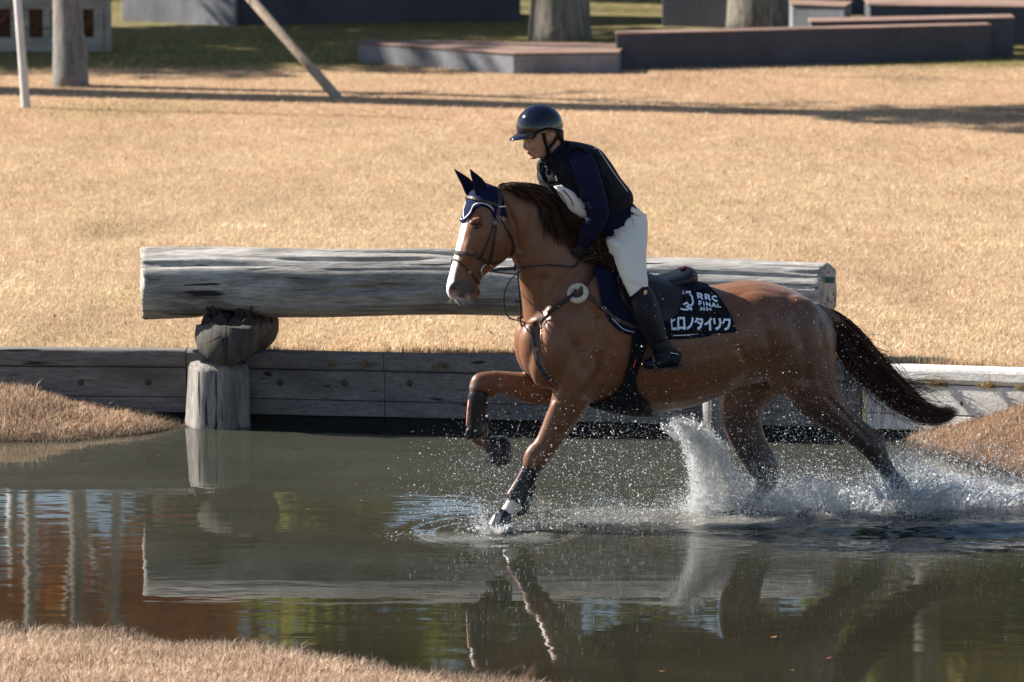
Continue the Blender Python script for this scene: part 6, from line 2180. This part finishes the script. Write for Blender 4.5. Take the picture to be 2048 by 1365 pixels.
# boots
for s in (1, -1):
    g = Geo()
    limb(g, [(1273, 582, 0.305 * s, 24, 0.060)] + shin_rows(s, 2.5)[1:], num=22, n=20)
    limb(g, foot_rows(s, 1.0), num=14, n=16)
    blob(g, 1331, 708, 0.352 * s, 19, 17, 0.04, 0)
    blob(g, 1287, 584, 0.315 * s, 11, 13, 0.052, -15)
    me = remesh(g, 0.006, 4, 0.5)
    fold(me, [([(1310, 690), (1345, 680)], 3, -0.003), ([(1312, 700), (1345, 692)], 2.5, 0.003)], 0, 0)
    b_ob = link("boot", me, M_BOOTR, rider)
    g = Geo(); g.tube([P(1340, 706, 0.40 * s), P(1352, 708, 0.395 * s), P(1364, 712, 0.37 * s)], 0.003, 6); g.build("spur", M_STEEL, rider)
    g = Geo(); g.loft([P(1362, 733, 0.358 * s), P(1348, 736, 0.358 * s), P(1330, 735, 0.355 * s), P(1296, 738, 0.355 * s)], [UPV * 0.010, UPV * 0.014, UPV * 0.006, UPV * 0.005], [LAT * 0.03, LAT * 0.034, LAT * 0.035, LAT * 0.03], 12); g.build("boot_sole", M_BLACKL, rider)
p = P(1291, 585, 0.372)
g = Geo(); g.box(p, 0.016, 0.004, 0.022, Matrix.Rotation(0.3, 3, 'Y')); g.build("boot_badge", M_STEEL, rider, smooth=False)

# ---- helmet
M_HELM = simple("gloss_navy_shell", (0.003, 0.004, 0.014), rough=0.08, spec=0.5, spread=0.15, scale=5, bmp=0, coat=0.3)
M_HELM2 = simple("helmet_panel", (0.020, 0.022, 0.032), rough=0.1, spec=0.6, bmp=0, coat=0.6)
helmet = Geo()
# shell: squashed ellipsoid cut along a tilted rim
cH = HD(1079, 256, 0)
fw3, up3 = RF, UPV
n_, m2 = 48, 22
vs = []
def rim(u):
    # lower edge angle below the equator for direction u (0 = face, pi = nape)
    f = 0.5 + 0.5 * math.cos(u)
    base = -0.10 + 0.02 * f
    if abs(math.cos(u)) < 0.5: base += 0.12 * (1 - (math.cos(u) / 0.5) ** 2)
    base -= 0.35 * max(0, -math.cos(u)) ** 1.6
    return base
for i in range(m2 + 1):
    for k in range(n_):
        u = 2 * math.pi * k / n_
        lo = rim(u)
        ph = lo + (math.pi / 2 - lo) * i / m2
        x = math.cos(ph) * math.cos(u) * (0.128 if math.cos(u) > 0 else 0.131)
        y = math.cos(ph) * math.sin(u) * 0.108
        z = math.sin(ph) * (0.127 if ph > 0 else 0.10)
        # tipped forward
        a = R(-12)
        x2 = x * math.cos(a) - z * math.sin(a); z2 = x * math.sin(a) + z * math.cos(a)
        vs.append(cH + fw3 * x2 + RL * y + up3 * z2)
helmet.add(vs, [(i * n_ + k, i * n_ + (k + 1) % n_, (i + 1) * n_ + (k + 1) % n_, (i + 1) * n_ + k) for i in range(m2) for k in range(n_)])
hs = helmet.build("helmet", M_HELM, rider)
so = hs.modifiers.new("t", 'SOLIDIFY'); so.thickness = 0.014; so.offset = -1
# rim band
g = Geo(); g.tube([Vector(vs[k]) for k in list(range(n_)) + [0]], 0.0055, 8); g.build("helmet_rim", M_BLACKC, hs)
# visor
g = Geo(); vv = []
nu, nv = 22, 5
for j in range(nv + 1):
    for i in range(nu + 1):
        u = -R(66) + R(132) * i / nu
        lo = rim(u) + 0.02
        x = math.cos(lo) * math.cos(u) * 0.127; y = math.cos(lo) * math.sin(u) * 0.107; z = math.sin(lo) * 0.1
        a = R(-12)
        x2 = x * math.cos(a) - z * math.sin(a); z2 = x * math.sin(a) + z * math.cos(a)
        t = j / nv
        ext = 0.048 * t * math.cos(u * 1.28) ** 1.2 if math.cos(u * 1.28) > 0 else 0
        vv.append(cH + fw3 * (x2 + ext) + RL * (y * (1 - 0.05 * t)) + up3 * (z2 - ext * 0.5 - 0.004 * t - 0.02 * t * (y / 0.1) ** 2))
g.add(vv, [(j * (nu + 1) + i, j * (nu + 1) + i + 1, (j + 1) * (nu + 1) + i + 1, (j + 1) * (nu + 1) + i) for j in range(nv) for i in range(nu)])
o = g.build("visor", M_HELM, hs)
so = o.modifiers.new("t", 'SOLIDIFY'); so.thickness = 0.005; so.offset = 0
# raised centre ridge line on the shell
def shell_pt(u, ph, k=1.0):
    x = math.cos(ph) * math.cos(u) * 0.129 * k; y = math.cos(ph) * math.sin(u) * 0.109 * k; z = math.sin(ph) * 0.128 * k
    a = R(-12); x2 = x * math.cos(a) - z * math.sin(a); z2 = x * math.sin(a) + z * math.cos(a)
    return cH + fw3 * x2 + RL * y + up3 * z2
g = Geo(); g.tube([shell_pt(R(38), 0.35 + i * 0.12) for i in range(8)], 0.0016, 6); g.build("helmet_seam", M_HELM2, hs)
g = Geo(); g.tube([shell_pt(R(70), -0.05), shell_pt(R(100), 0.08), shell_pt(R(128), 0.22), shell_pt(R(150), 0.24), shell_pt(R(178), 0.05)], 0.0016, 6, smooth=24); g.build("helmet_seam", M_HELM2, hs)
# harness: straps before and behind the ear meeting under the jaw
for s in (1, -1):
    def q(a, b_, lt):
        return HD(a, b_, lt * s)
    g = Geo()
    g.ribbon([q(1087, 266, 0.084), q(1089, 280, 0.083), q(1093, 293, 0.079), q(1096, 302, 0.070)], [RL * s] * 4, 0.016, 0.004)
    g.ribbon([q(1116, 272, 0.080), q(1110, 283, 0.084), q(1101, 293, 0.080), q(1095, 299, 0.074)], [RL * s] * 4, 0.016, 0.004)
    g.ribbon([q(1095, 298, 0.078), q(1097, 306, 0.068), q(1097, 313, 0.05), q(1094, 318, 0.03)], [RL * s] * 4, 0.024, 0.006)
    g.build("chin_strap", M_BLACKC, hs, smooth=False)
# collar edge
g = Geo(); g.tube([P(1131, 284, 0.0), P(1126, 290, 0.055), P(1112, 303, 0.075), P(1100, 316, 0.05), P(1096, 321, 0.0)], 0.010, 8, smooth=20); g.build("collar", M_SWEAT, rider)

# ================================================================== SPLASHES
m, nt, b = new_mat("water_drops")
nt.nodes.remove(b)
d1 = N(nt, "ShaderNodeBsdfDiffuse"); d1.inputs[0].default_value = (0.85, 0.87, 0.90, 1)
t1 = N(nt, "ShaderNodeBsdfTranslucent"); t1.inputs[0].default_value = (0.85, 0.87, 0.90, 1)
gl = N(nt, "ShaderNodeBsdfGlossy"); gl.inputs['Roughness'].default_value = 0.15
mx = N(nt, "ShaderNodeMixShader"); mx.inputs[0].default_value = 0.5
mx2 = N(nt, "ShaderNodeMixShader"); mx2.inputs[0].default_value = 0.3
nt.links.new(d1.outputs[0], mx.inputs[1]); nt.links.new(t1.outputs[0], mx.inputs[2])
nt.links.new(mx.outputs[0], mx2.inputs[1]); nt.links.new(gl.outputs[0], mx2.inputs[2])
nt.links.new(mx2.outputs[0], nt.nodes['Material Output'].inputs[0])
M_DROP = m

def spray_mat(name, col, scale, lo, hi, stretch=(1, 1, 1), amax=0.85):
    """thrown water: streaky and broken, partly see-through, thin towards its edges (attribute)"""
    m, nt, b = new_mat(name)
    nt.nodes.remove(b)
    a = N(nt, "ShaderNodeAttribute", attribute_name='Col')
    n1 = noise_tex(nt, coords(nt, stretch), scale, 6, 0.7)
    n2 = noise_tex(nt, coords(nt, stretch), scale * 5, 4, 0.7)
    ad = N(nt, "ShaderNodeMath", operation='MULTIPLY_ADD'); nt.links.new(n2, ad.inputs[0]); ad.inputs[1].default_value = 0.5; nt.links.new(n1, ad.inputs[2])
    s2 = N(nt, "ShaderNodeMath", operation='ADD'); nt.links.new(ad.outputs[0], s2.inputs[0]); nt.links.new(a.outputs['Fac'], s2.inputs[1])
    mr = N(nt, "ShaderNodeMapRange"); mr.inputs[1].default_value = lo; mr.inputs[2].default_value = hi; mr.inputs[3].default_value = 0; mr.inputs[4].default_value = amax
    nt.links.new(s2.outputs[0], mr.inputs[0])
    d1 = N(nt, "ShaderNodeBsdfDiffuse"); d1.inputs[0].default_value = (*col, 1)
    t1 = N(nt, "ShaderNodeBsdfTranslucent"); t1.inputs[0].default_value = (*col, 1)
    bp_ = N(nt, "ShaderNodeBump"); bp_.inputs['Strength'].default_value = 1.0; bp_.inputs['Distance'].default_value = 0.03; nt.links.new(n2, bp_.inputs['Height'])
    nt.links.new(bp_.outputs[0], d1.inputs['Normal'])
    mx = N(nt, "ShaderNodeMixShader"); mx.inputs[0].default_value = 0.45
    nt.links.new(d1.outputs[0], mx.inputs[1]); nt.links.new(t1.outputs[0], mx.inputs[2])
    gl = N(nt, "ShaderNodeBsdfGlossy"); gl.inputs['Roughness'].default_value = 0.12; nt.links.new(bp_.outputs[0], gl.inputs['Normal'])
    mg = N(nt, "ShaderNodeMixShader"); mg.inputs[0].default_value = 0.18
    nt.links.new(mx.outputs[0], mg.inputs[1]); nt.links.new(gl.outputs[0], mg.inputs[2])
    tr = N(nt, "ShaderNodeBsdfTransparent")
    mo = N(nt, "ShaderNodeMixShader"); nt.links.new(mr.outputs[0], mo.inputs[0])
    nt.links.new(tr.outputs[0], mo.inputs[1]); nt.links.new(mg.outputs[0], mo.inputs[2])
    nt.links.new(mo.outputs[0], nt.nodes['Material Output'].inputs[0])
    return m
M_SPRAY = spray_mat("thrown_water", (0.90, 0.88, 0.83), 26, 0.78, 1.2, (1, 1, 0.55), 0.92)
M_SPRAYC = spray_mat("thin_water", (0.86, 0.88, 0.92), 20, 0.92, 1.4, (0.6, 1, 1), 0.75)
M_FOAM = spray_mat("foam", (0.66, 0.65, 0.60), 16, 1.0, 1.5, (0.5, 1.4, 1), 0.6)

OCT_V = np.array([(1, 0, 0), (-1, 0, 0), (0, 1, 0), (0, -1, 0), (0, 0, 1), (0, 0, -1)], dtype=float)
OCT_F = np.array([(0, 2, 4), (2, 1, 4), (1, 3, 4), (3, 0, 4), (2, 0, 5), (1, 2, 5), (3, 1, 5), (0, 3, 5)])
def drops(name, pts, rad, stretch=None):
    n = len(pts)
    s = np.repeat(rad[:, None, None], 3, axis=2)
    V = pts[:, None, :] + OCT_V[None] * s * (np.array([1, 1, 1]) if stretch is None else stretch)
    F = (np.arange(n)[:, None, None] * 6 + OCT_F[None]).reshape(-1, 3)
    me = mesh_np(name, V.reshape(-1, 3), F)
    o = link(name, me, M_DROP)
    return tag(o, kind='stuff')
def P_np(px, py, lat):
    f = np.array((0, math.cos(PITCH), -math.sin(PITCH))); u = np.array((0, math.sin(PITCH), math.cos(PITCH)))
    d = f[None] + np.outer((px - 1024) / FOC, (1, 0, 0)) - np.outer((py - 682.5) / FOC, u)
    t = (lat - (np.array(CAM) - ORGn) @ LATn) / (d @ LATn)
    return np.array(CAM)[None] + d * t[:, None]
rs = np.random.default_rng(303)
def cloud(n, cx, cy, sx, sy, latm, lats_, r0, ang=0, ymax=None):
    a = rs.normal(0, 1, n); b_ = rs.normal(0, 1, n)
    ca, sa = math.cos(R(ang)), math.sin(R(ang))
    x = cx + a * sx * ca - b_ * sy * sa
    y = cy + a * sx * sa + b_ * sy * ca
    l = rs.normal(latm, lats_, n)
    p = P_np(x, y, l)
    r_ = np.clip(rs.lognormal(math.log(r0 * 1.15), 0.55, n), 0.0006, 0.0055)
    k = p[:, 2] > 0.003
    return p[k], r_[k]
parts = []
def add(n, *a, **k): parts.append(cloud(int(n * 1.35), *a, **k))
# fine mist everywhere round the legs, denser low and behind
add(2600, 1180, 960, 150, 60, 0.0, 0.35, 0.0011)
add(2200, 1250, 900, 120, 70, 0.0, 0.35, 0.0011)
add(1000, 1300, 820, 110, 50, 0.1, 0.3, 0.0010)
add(1500, 980, 960, 70, 60, 0.1, 0.25, 0.0010)
add(1300, 960, 1030, 70, 40, 0.15, 0.2, 0.0010)
add(5000, 1620, 900, 130, 90, 0.05, 0.4, 0.0012)
add(1500, 1560, 780, 130, 80, 0.2, 0.3, 0.0010)
add(1200, 1500, 660, 170, 90, 0.3, 0.25, 0.0009)
add(5500, 1700, 990, 130, 30, 0.1, 0.3, 0.0014)
add(5000, 1900, 985, 90, 32, 0.1, 0.35, 0.0016)
add(1600, 1980, 960, 70, 45, 0.0, 0.35, 0.0018)
add(3500, 1600, 1000, 60, 28, -0.05, 0.2, 0.0013)
add(2500, 1250, 1020, 130, 14, 0.0, 0.3, 0.0012)
add(1800, 1180, 1045, 120, 6, 0.1, 0.2, 0.0012)
# around the hooves
add(1800, 1820, 965, 30, 32, 0.15, 0.12, 0.0017)
add(1500, 1500, 985, 28, 30, -0.14, 0.1, 0.0014)
add(700, 992, 1058, 26, 5, 0.15, 0.06, 0.0018)
add(260, 962, 1035, 12, 14, 0.12, 0.05, 0.0013, ang=50)
add(700, 870, 1072, 50, 3, 0.1, 0.03, 0.0013)
add(600, 1100, 1070, 60, 5, 0.1, 0.05, 0.0012)
add(14000, 1440, 1010, 50, 24, -0.12, 0.12, 0.0010)
add(12000, 1690, 1005, 120, 20, 0.05, 0.2, 0.0010)
add(16000, 1900, 995, 90, 24, 0.15, 0.2, 0.0011)
add(8000, 1560, 985, 60, 34, -0.1, 0.15, 0.0010)
add(6000, 1840, 950, 50, 40, 0.1, 0.2, 0.0010)
# larger beads
add(160, 1220, 940, 90, 60, 0.2, 0.3, 0.0024)
add(420, 1800, 970, 140, 50, 0.2, 0.3, 0.0034)
add(120, 1650, 850, 120, 60, 0.2, 0.3, 0.0026)
add(160, 1380, 860, 60, 40, 0.1, 0.2, 0.0026)
# column thrown up by the far hind leg
n = 32000
v_ = rs.uniform(0, 1, n) ** 0.8
yy = 1038 - v_ * 195
lx = np.interp(yy, [840, 858, 900, 950, 990, 1020, 1040], [1338, 1356, 1370, 1380, 1382, 1368, 1350])
rx2 = np.interp(yy, [840, 858, 900, 950, 990, 1020, 1040], [1372, 1418, 1458, 1478, 1496, 1526, 1560])
u_ = rs.beta(1.1, 1.3, n)
xx = lx + (rx2 - lx) * u_ + rs.normal(0, 5, n)
p = P_np(xx, yy + rs.normal(0, 6, n), rs.normal(-0.12, 0.07, n))
k = p[:, 2] > 0
parts.append((p[k], np.clip(rs.lognormal(math.log(0.0015), 0.5, n), 0.0006, 0.006)[k]))
pts = np.concatenate([a for a, _ in parts]); rad = np.concatenate([b_ for _, b_ in parts])
drops("water_spray", pts, rad)

# ropes and threads of water torn off round the hooves
def threads(n, cx, cy, lt, spread, up, L, rad, seed, lean=0.0):
    r = random.Random(seed)
    g = Geo()
    for i in range(n):
        a = r.uniform(-1, 1)
        p0 = P(cx + a * spread, cy + r.uniform(-4, 4), lt + r.uniform(-0.12, 0.12))
        d = Vector((a * 0.9 + lean + r.uniform(-.3, .3), r.uniform(-.3, .3), up * r.uniform(0.4, 1.1))).normalized()
        ll = L * r.uniform(0.3, 1.0)
        if p0.z < 0.0: p0.z = 0.0
        pts = [p0, p0 + d * ll * 0.35 + UPV * 0.01, p0 + d * ll * 0.7 + UPV * 0.012, p0 + d * ll]
        k = rad * r.uniform(0.5, 1.3)
        g.tube(pts, [k * 1.3, k, k * 0.7, k * 1.1], 5, smooth=9)
        if r.random() < 0.6:
            g.ellipsoid(p0 + d * ll * 1.12, (k * 1.6, 0, 0), (0, k * 1.6, 0), (0, 0, k * 2), 6, 4)
    o = g.build("splash_threads", M_DROP)
    return tag(o, kind='stuff')
threads(70, 1370, 880, -0.15, 22, 1.4, 0.12, 0.0030, 1, -0.35)
threads(60, 1500, 1015, -0.14, 40, 0.9, 0.14, 0.0032, 2)
threads(120, 1815, 1000, 0.16, 60, 0.9, 0.17, 0.0038, 3, 0.4)
threads(110, 1960, 1005, 0.15, 90, 0.7, 0.15, 0.0040, 4, 0.5)
threads(60, 1680, 1015, 0.05, 90, 0.6, 0.13, 0.0032, 5)
threads(40, 990, 1062, 0.16, 26, 0.5, 0.05, 0.0022, 6, -0.2)
threads(14, 972, 1052, 0.15, 8, 1.2, 0.09, 0.0018, 7, -0.7)
def sheet(name, left, right, lat0, bulge, mat, nu=40, nv=60, rough=0.03, seed=1, edge=0.5, top=0.5, ripple=1.0):
    """a curtain of thrown water between two traced edges, bowed towards the camera, with ragged depth"""
    L = catmull(left, nv); Rr = catmull(right, nv)
    V = []; A = []
    for j in range(nv):
        for i in range(nu):
            t = i / (nu - 1)
            x = L[j][0] * (1 - t) + Rr[j][0] * t
            y = L[j][1] * (1 - t) + Rr[j][1] * t
            nz = noise.noise(Vector((x * 0.03, y * 0.03, seed))) * rough + noise.noise(Vector((x * 0.12, y * 0.12, seed + 3))) * rough * 0.5
            V.append(tuple(P(x + 4 * noise.noise(Vector((x * .05, y * .05, seed + 9))), y, lat0 + bulge * math.sin(math.pi * t) + nz * ripple)))
            e = min(1, math.sin(math.pi * t) * 2.2)
            s = j / (nv - 1)
            A.append(0.75 - edge * (1 - e) - top * (1 - s) ** 1.5)
    me = mesh_np(name, np.array(V), grid_faces(nv, nu))
    set_col(me, np.repeat(np.array(A)[:, None], 3, axis=1))
    o = link(name, me, mat)
    return tag(o, kind='stuff')
sheet("splash_column", [(1340, 838), (1362, 862), (1374, 905), (1384, 955), (1382, 1000), (1362, 1034), (1346, 1046)], [(1352, 838), (1412, 864), (1446, 902), (1462, 950), (1474, 990), (1505, 1026), (1540, 1046)], -0.16, 0.12, M_SPRAY, seed=2, top=0.55)
sheet("splash_column", [(1366, 868), (1376, 905), (1388, 955), (1386, 1000), (1372, 1046)], [(1420, 868), (1440, 902), (1456, 950), (1464, 990), (1500, 1046)], -0.22, 0.05, M_SPRAY, seed=5, top=0.35, nv=44)
sheet("splash_curtain", [(1520, 985), (1530, 1010), (1535, 1040)], [(1640, 955), (1660, 1005), (1680, 1040)], -0.05, 0.08, M_SPRAYC, seed=7, nv=26, nu=60, top=0.4)
sheet("splash_curtain", [(1570, 940), (1620, 985), (1640, 1036)], [(1790, 1000), (1800, 1015), (1800, 1036)], 0.02, 0.08, M_SPRAYC, seed=8, nv=26, nu=90, top=0.3)
sheet("splash_curtain", [(1760, 985), (1765, 1010), (1770, 1036)], [(2060, 940), (2075, 985), (2080, 1018)], 0.18, 0.10, M_SPRAYC, seed=9, nv=30, nu=110, top=0.45)
sheet("splash_curtain", [(1830, 930), (1850, 975), (1850, 1030)], [(1960, 950), (1960, 990), (1965, 1026)], 0.06, 0.06, M_SPRAYC, seed=11, nv=30, nu=50, top=0.5)
sheet("splash_curtain", [(954, 1056), (958, 1064), (968, 1072)], [(1032, 1054), (1030, 1064), (1022, 1073)], 0.17, 0.06, M_SPRAY, seed=12, nv=12, nu=40, top=0.3, rough=0.01)
# foam and churned skin lying on the water
def foam(name, px0, px1, y0, y1, lift, seed, a0=0.45, ny=30, nx=120):
    V = []; A = []
    for j in range(ny):
        for i in range(nx):
            t = i / (nx - 1); s = j / (ny - 1)
            q = at_z(px0 + (px1 - px0) * t, y0 + (y1 - y0) * s, 0)
            V.append((q.x, q.y, float(water_h(np.array([q.x]), np.array([q.y]))[0]) + lift))
            A.append(a0 - 0.7 * (1 - min(1, 1.6 * math.sin(math.pi * t))) - 0.7 * (1 - min(1, 1.5 * math.sin(math.pi * s))))
    me = mesh_np(name, np.array(V), grid_faces(ny, nx))
    set_col(me, np.repeat(np.array(A)[:, None], 3, axis=1))
    return tag(link(name, me, M_FOAM), kind='stuff')
foam("water_foam", 760, 1180, 1062, 1090, 0.004, 1, 0.40)
foam("water_foam", 1050, 1500, 1008, 1056, 0.005, 2, 0.42)
foam("water_foam", 1330, 1620, 1018, 1066, 0.008, 3, 0.62)
foam("water_foam", 1560, 1840, 1015, 1060, 0.010, 4, 0.5)
foam("water_foam", 1780, 2120, 1004, 1046, 0.012, 5, 0.55)
foam("water_foam", 1450, 2100, 1070, 1130, 0.006, 6, 0.25)

# floating leaves
M_LEAFD = simple("dead_leaf", (0.42, 0.20, 0.07), rough=0.7, spread=0.3, scale=60)
M_LEAFR = simple("red_leaf", (0.30, 0.05, 0.04), rough=0.6)
for i, (a, b_, s, mt, lb) in enumerate(((1546, 1278, 0.030, M_LEAFD, "thin yellow leaf floating under the mirrored hind leg"), (1323, 1346, 0.022, M_LEAFD, "small yellow leaf floating by the grass at the lower right of centre"),
        (1655, 1320, 0.030, M_LEAFR, "dark red leaf with pale tip floating at lower right"), (1072, 968, 0.018, M_LEAFD, "small orange leaf floating behind the planted foreleg"), (318, 913, 0.014, M_LEAFD, "pale leaf floating left of the stump post"), (1584, 1344, 0.014, M_LEAFD, "tiny yellow leaf floating nearest the bottom edge"))):
    q = at_z(a, b_, 0.004); s = s * 0.7
    g = Geo()
    r0 = random.Random(i)
    an = r0.uniform(-0.5, 0.5)
    ax_, bx_ = Vector((math.cos(an), math.sin(an), 0)), Vector((-math.sin(an), math.cos(an), 0))
    ts = [-1, -0.6, -0.1, 0.4, 0.8, 1]; ws = [0.02, 0.35, 0.5, 0.4, 0.18, 0.01]
    vs = []
    for t, w in zip(ts, ws):
        for k in (-1, 0, 1):
            vs.append(q + ax_ * t * s + bx_ * k * w * s + UPV * (0.004 + 0.004 * abs(k) + 0.005 * t * t))
    g.add(vs, [(i_ * 3 + k, i_ * 3 + k + 1, i_ * 3 + k + 4, i_ * 3 + k + 3) for i_ in range(5) for k in range(2)])
    o = g.build("floating_leaf", mt, smooth=False)
    tag(o, lb, "leaf", "leaves floating on the pond")
# a few dead leaves on the lawn
rl_ = random.Random(55)
lf = []
for i in range(110):
    a, b_ = rl_.uniform(60, 2000), rl_.choice([rl_.uniform(230, 480), rl_.uniform(480, 690)])
    q = at_z(a, b_, 0.46)
    lf.append((q, rl_.uniform(0.008, 0.022)))
g = Geo()
for q, s in lf:
    an = rl_.uniform(0, 3.1); ax_ = Vector((math.cos(an), math.sin(an), rl_.uniform(-.3, .6))); bx_ = Vector((-math.sin(an), math.cos(an), rl_.uniform(-.3, .6)))
    g.add([q - ax_ * s, q - bx_ * s * .5, q + ax_ * s + UPV * .01, q + bx_ * s * .5], [(0, 1, 2, 3)])
o = g.build("lawn_litter", simple("brown_leaf", (0.16, 0.07, 0.03), rough=0.8), smooth=False); o['kind'] = 'stuff'
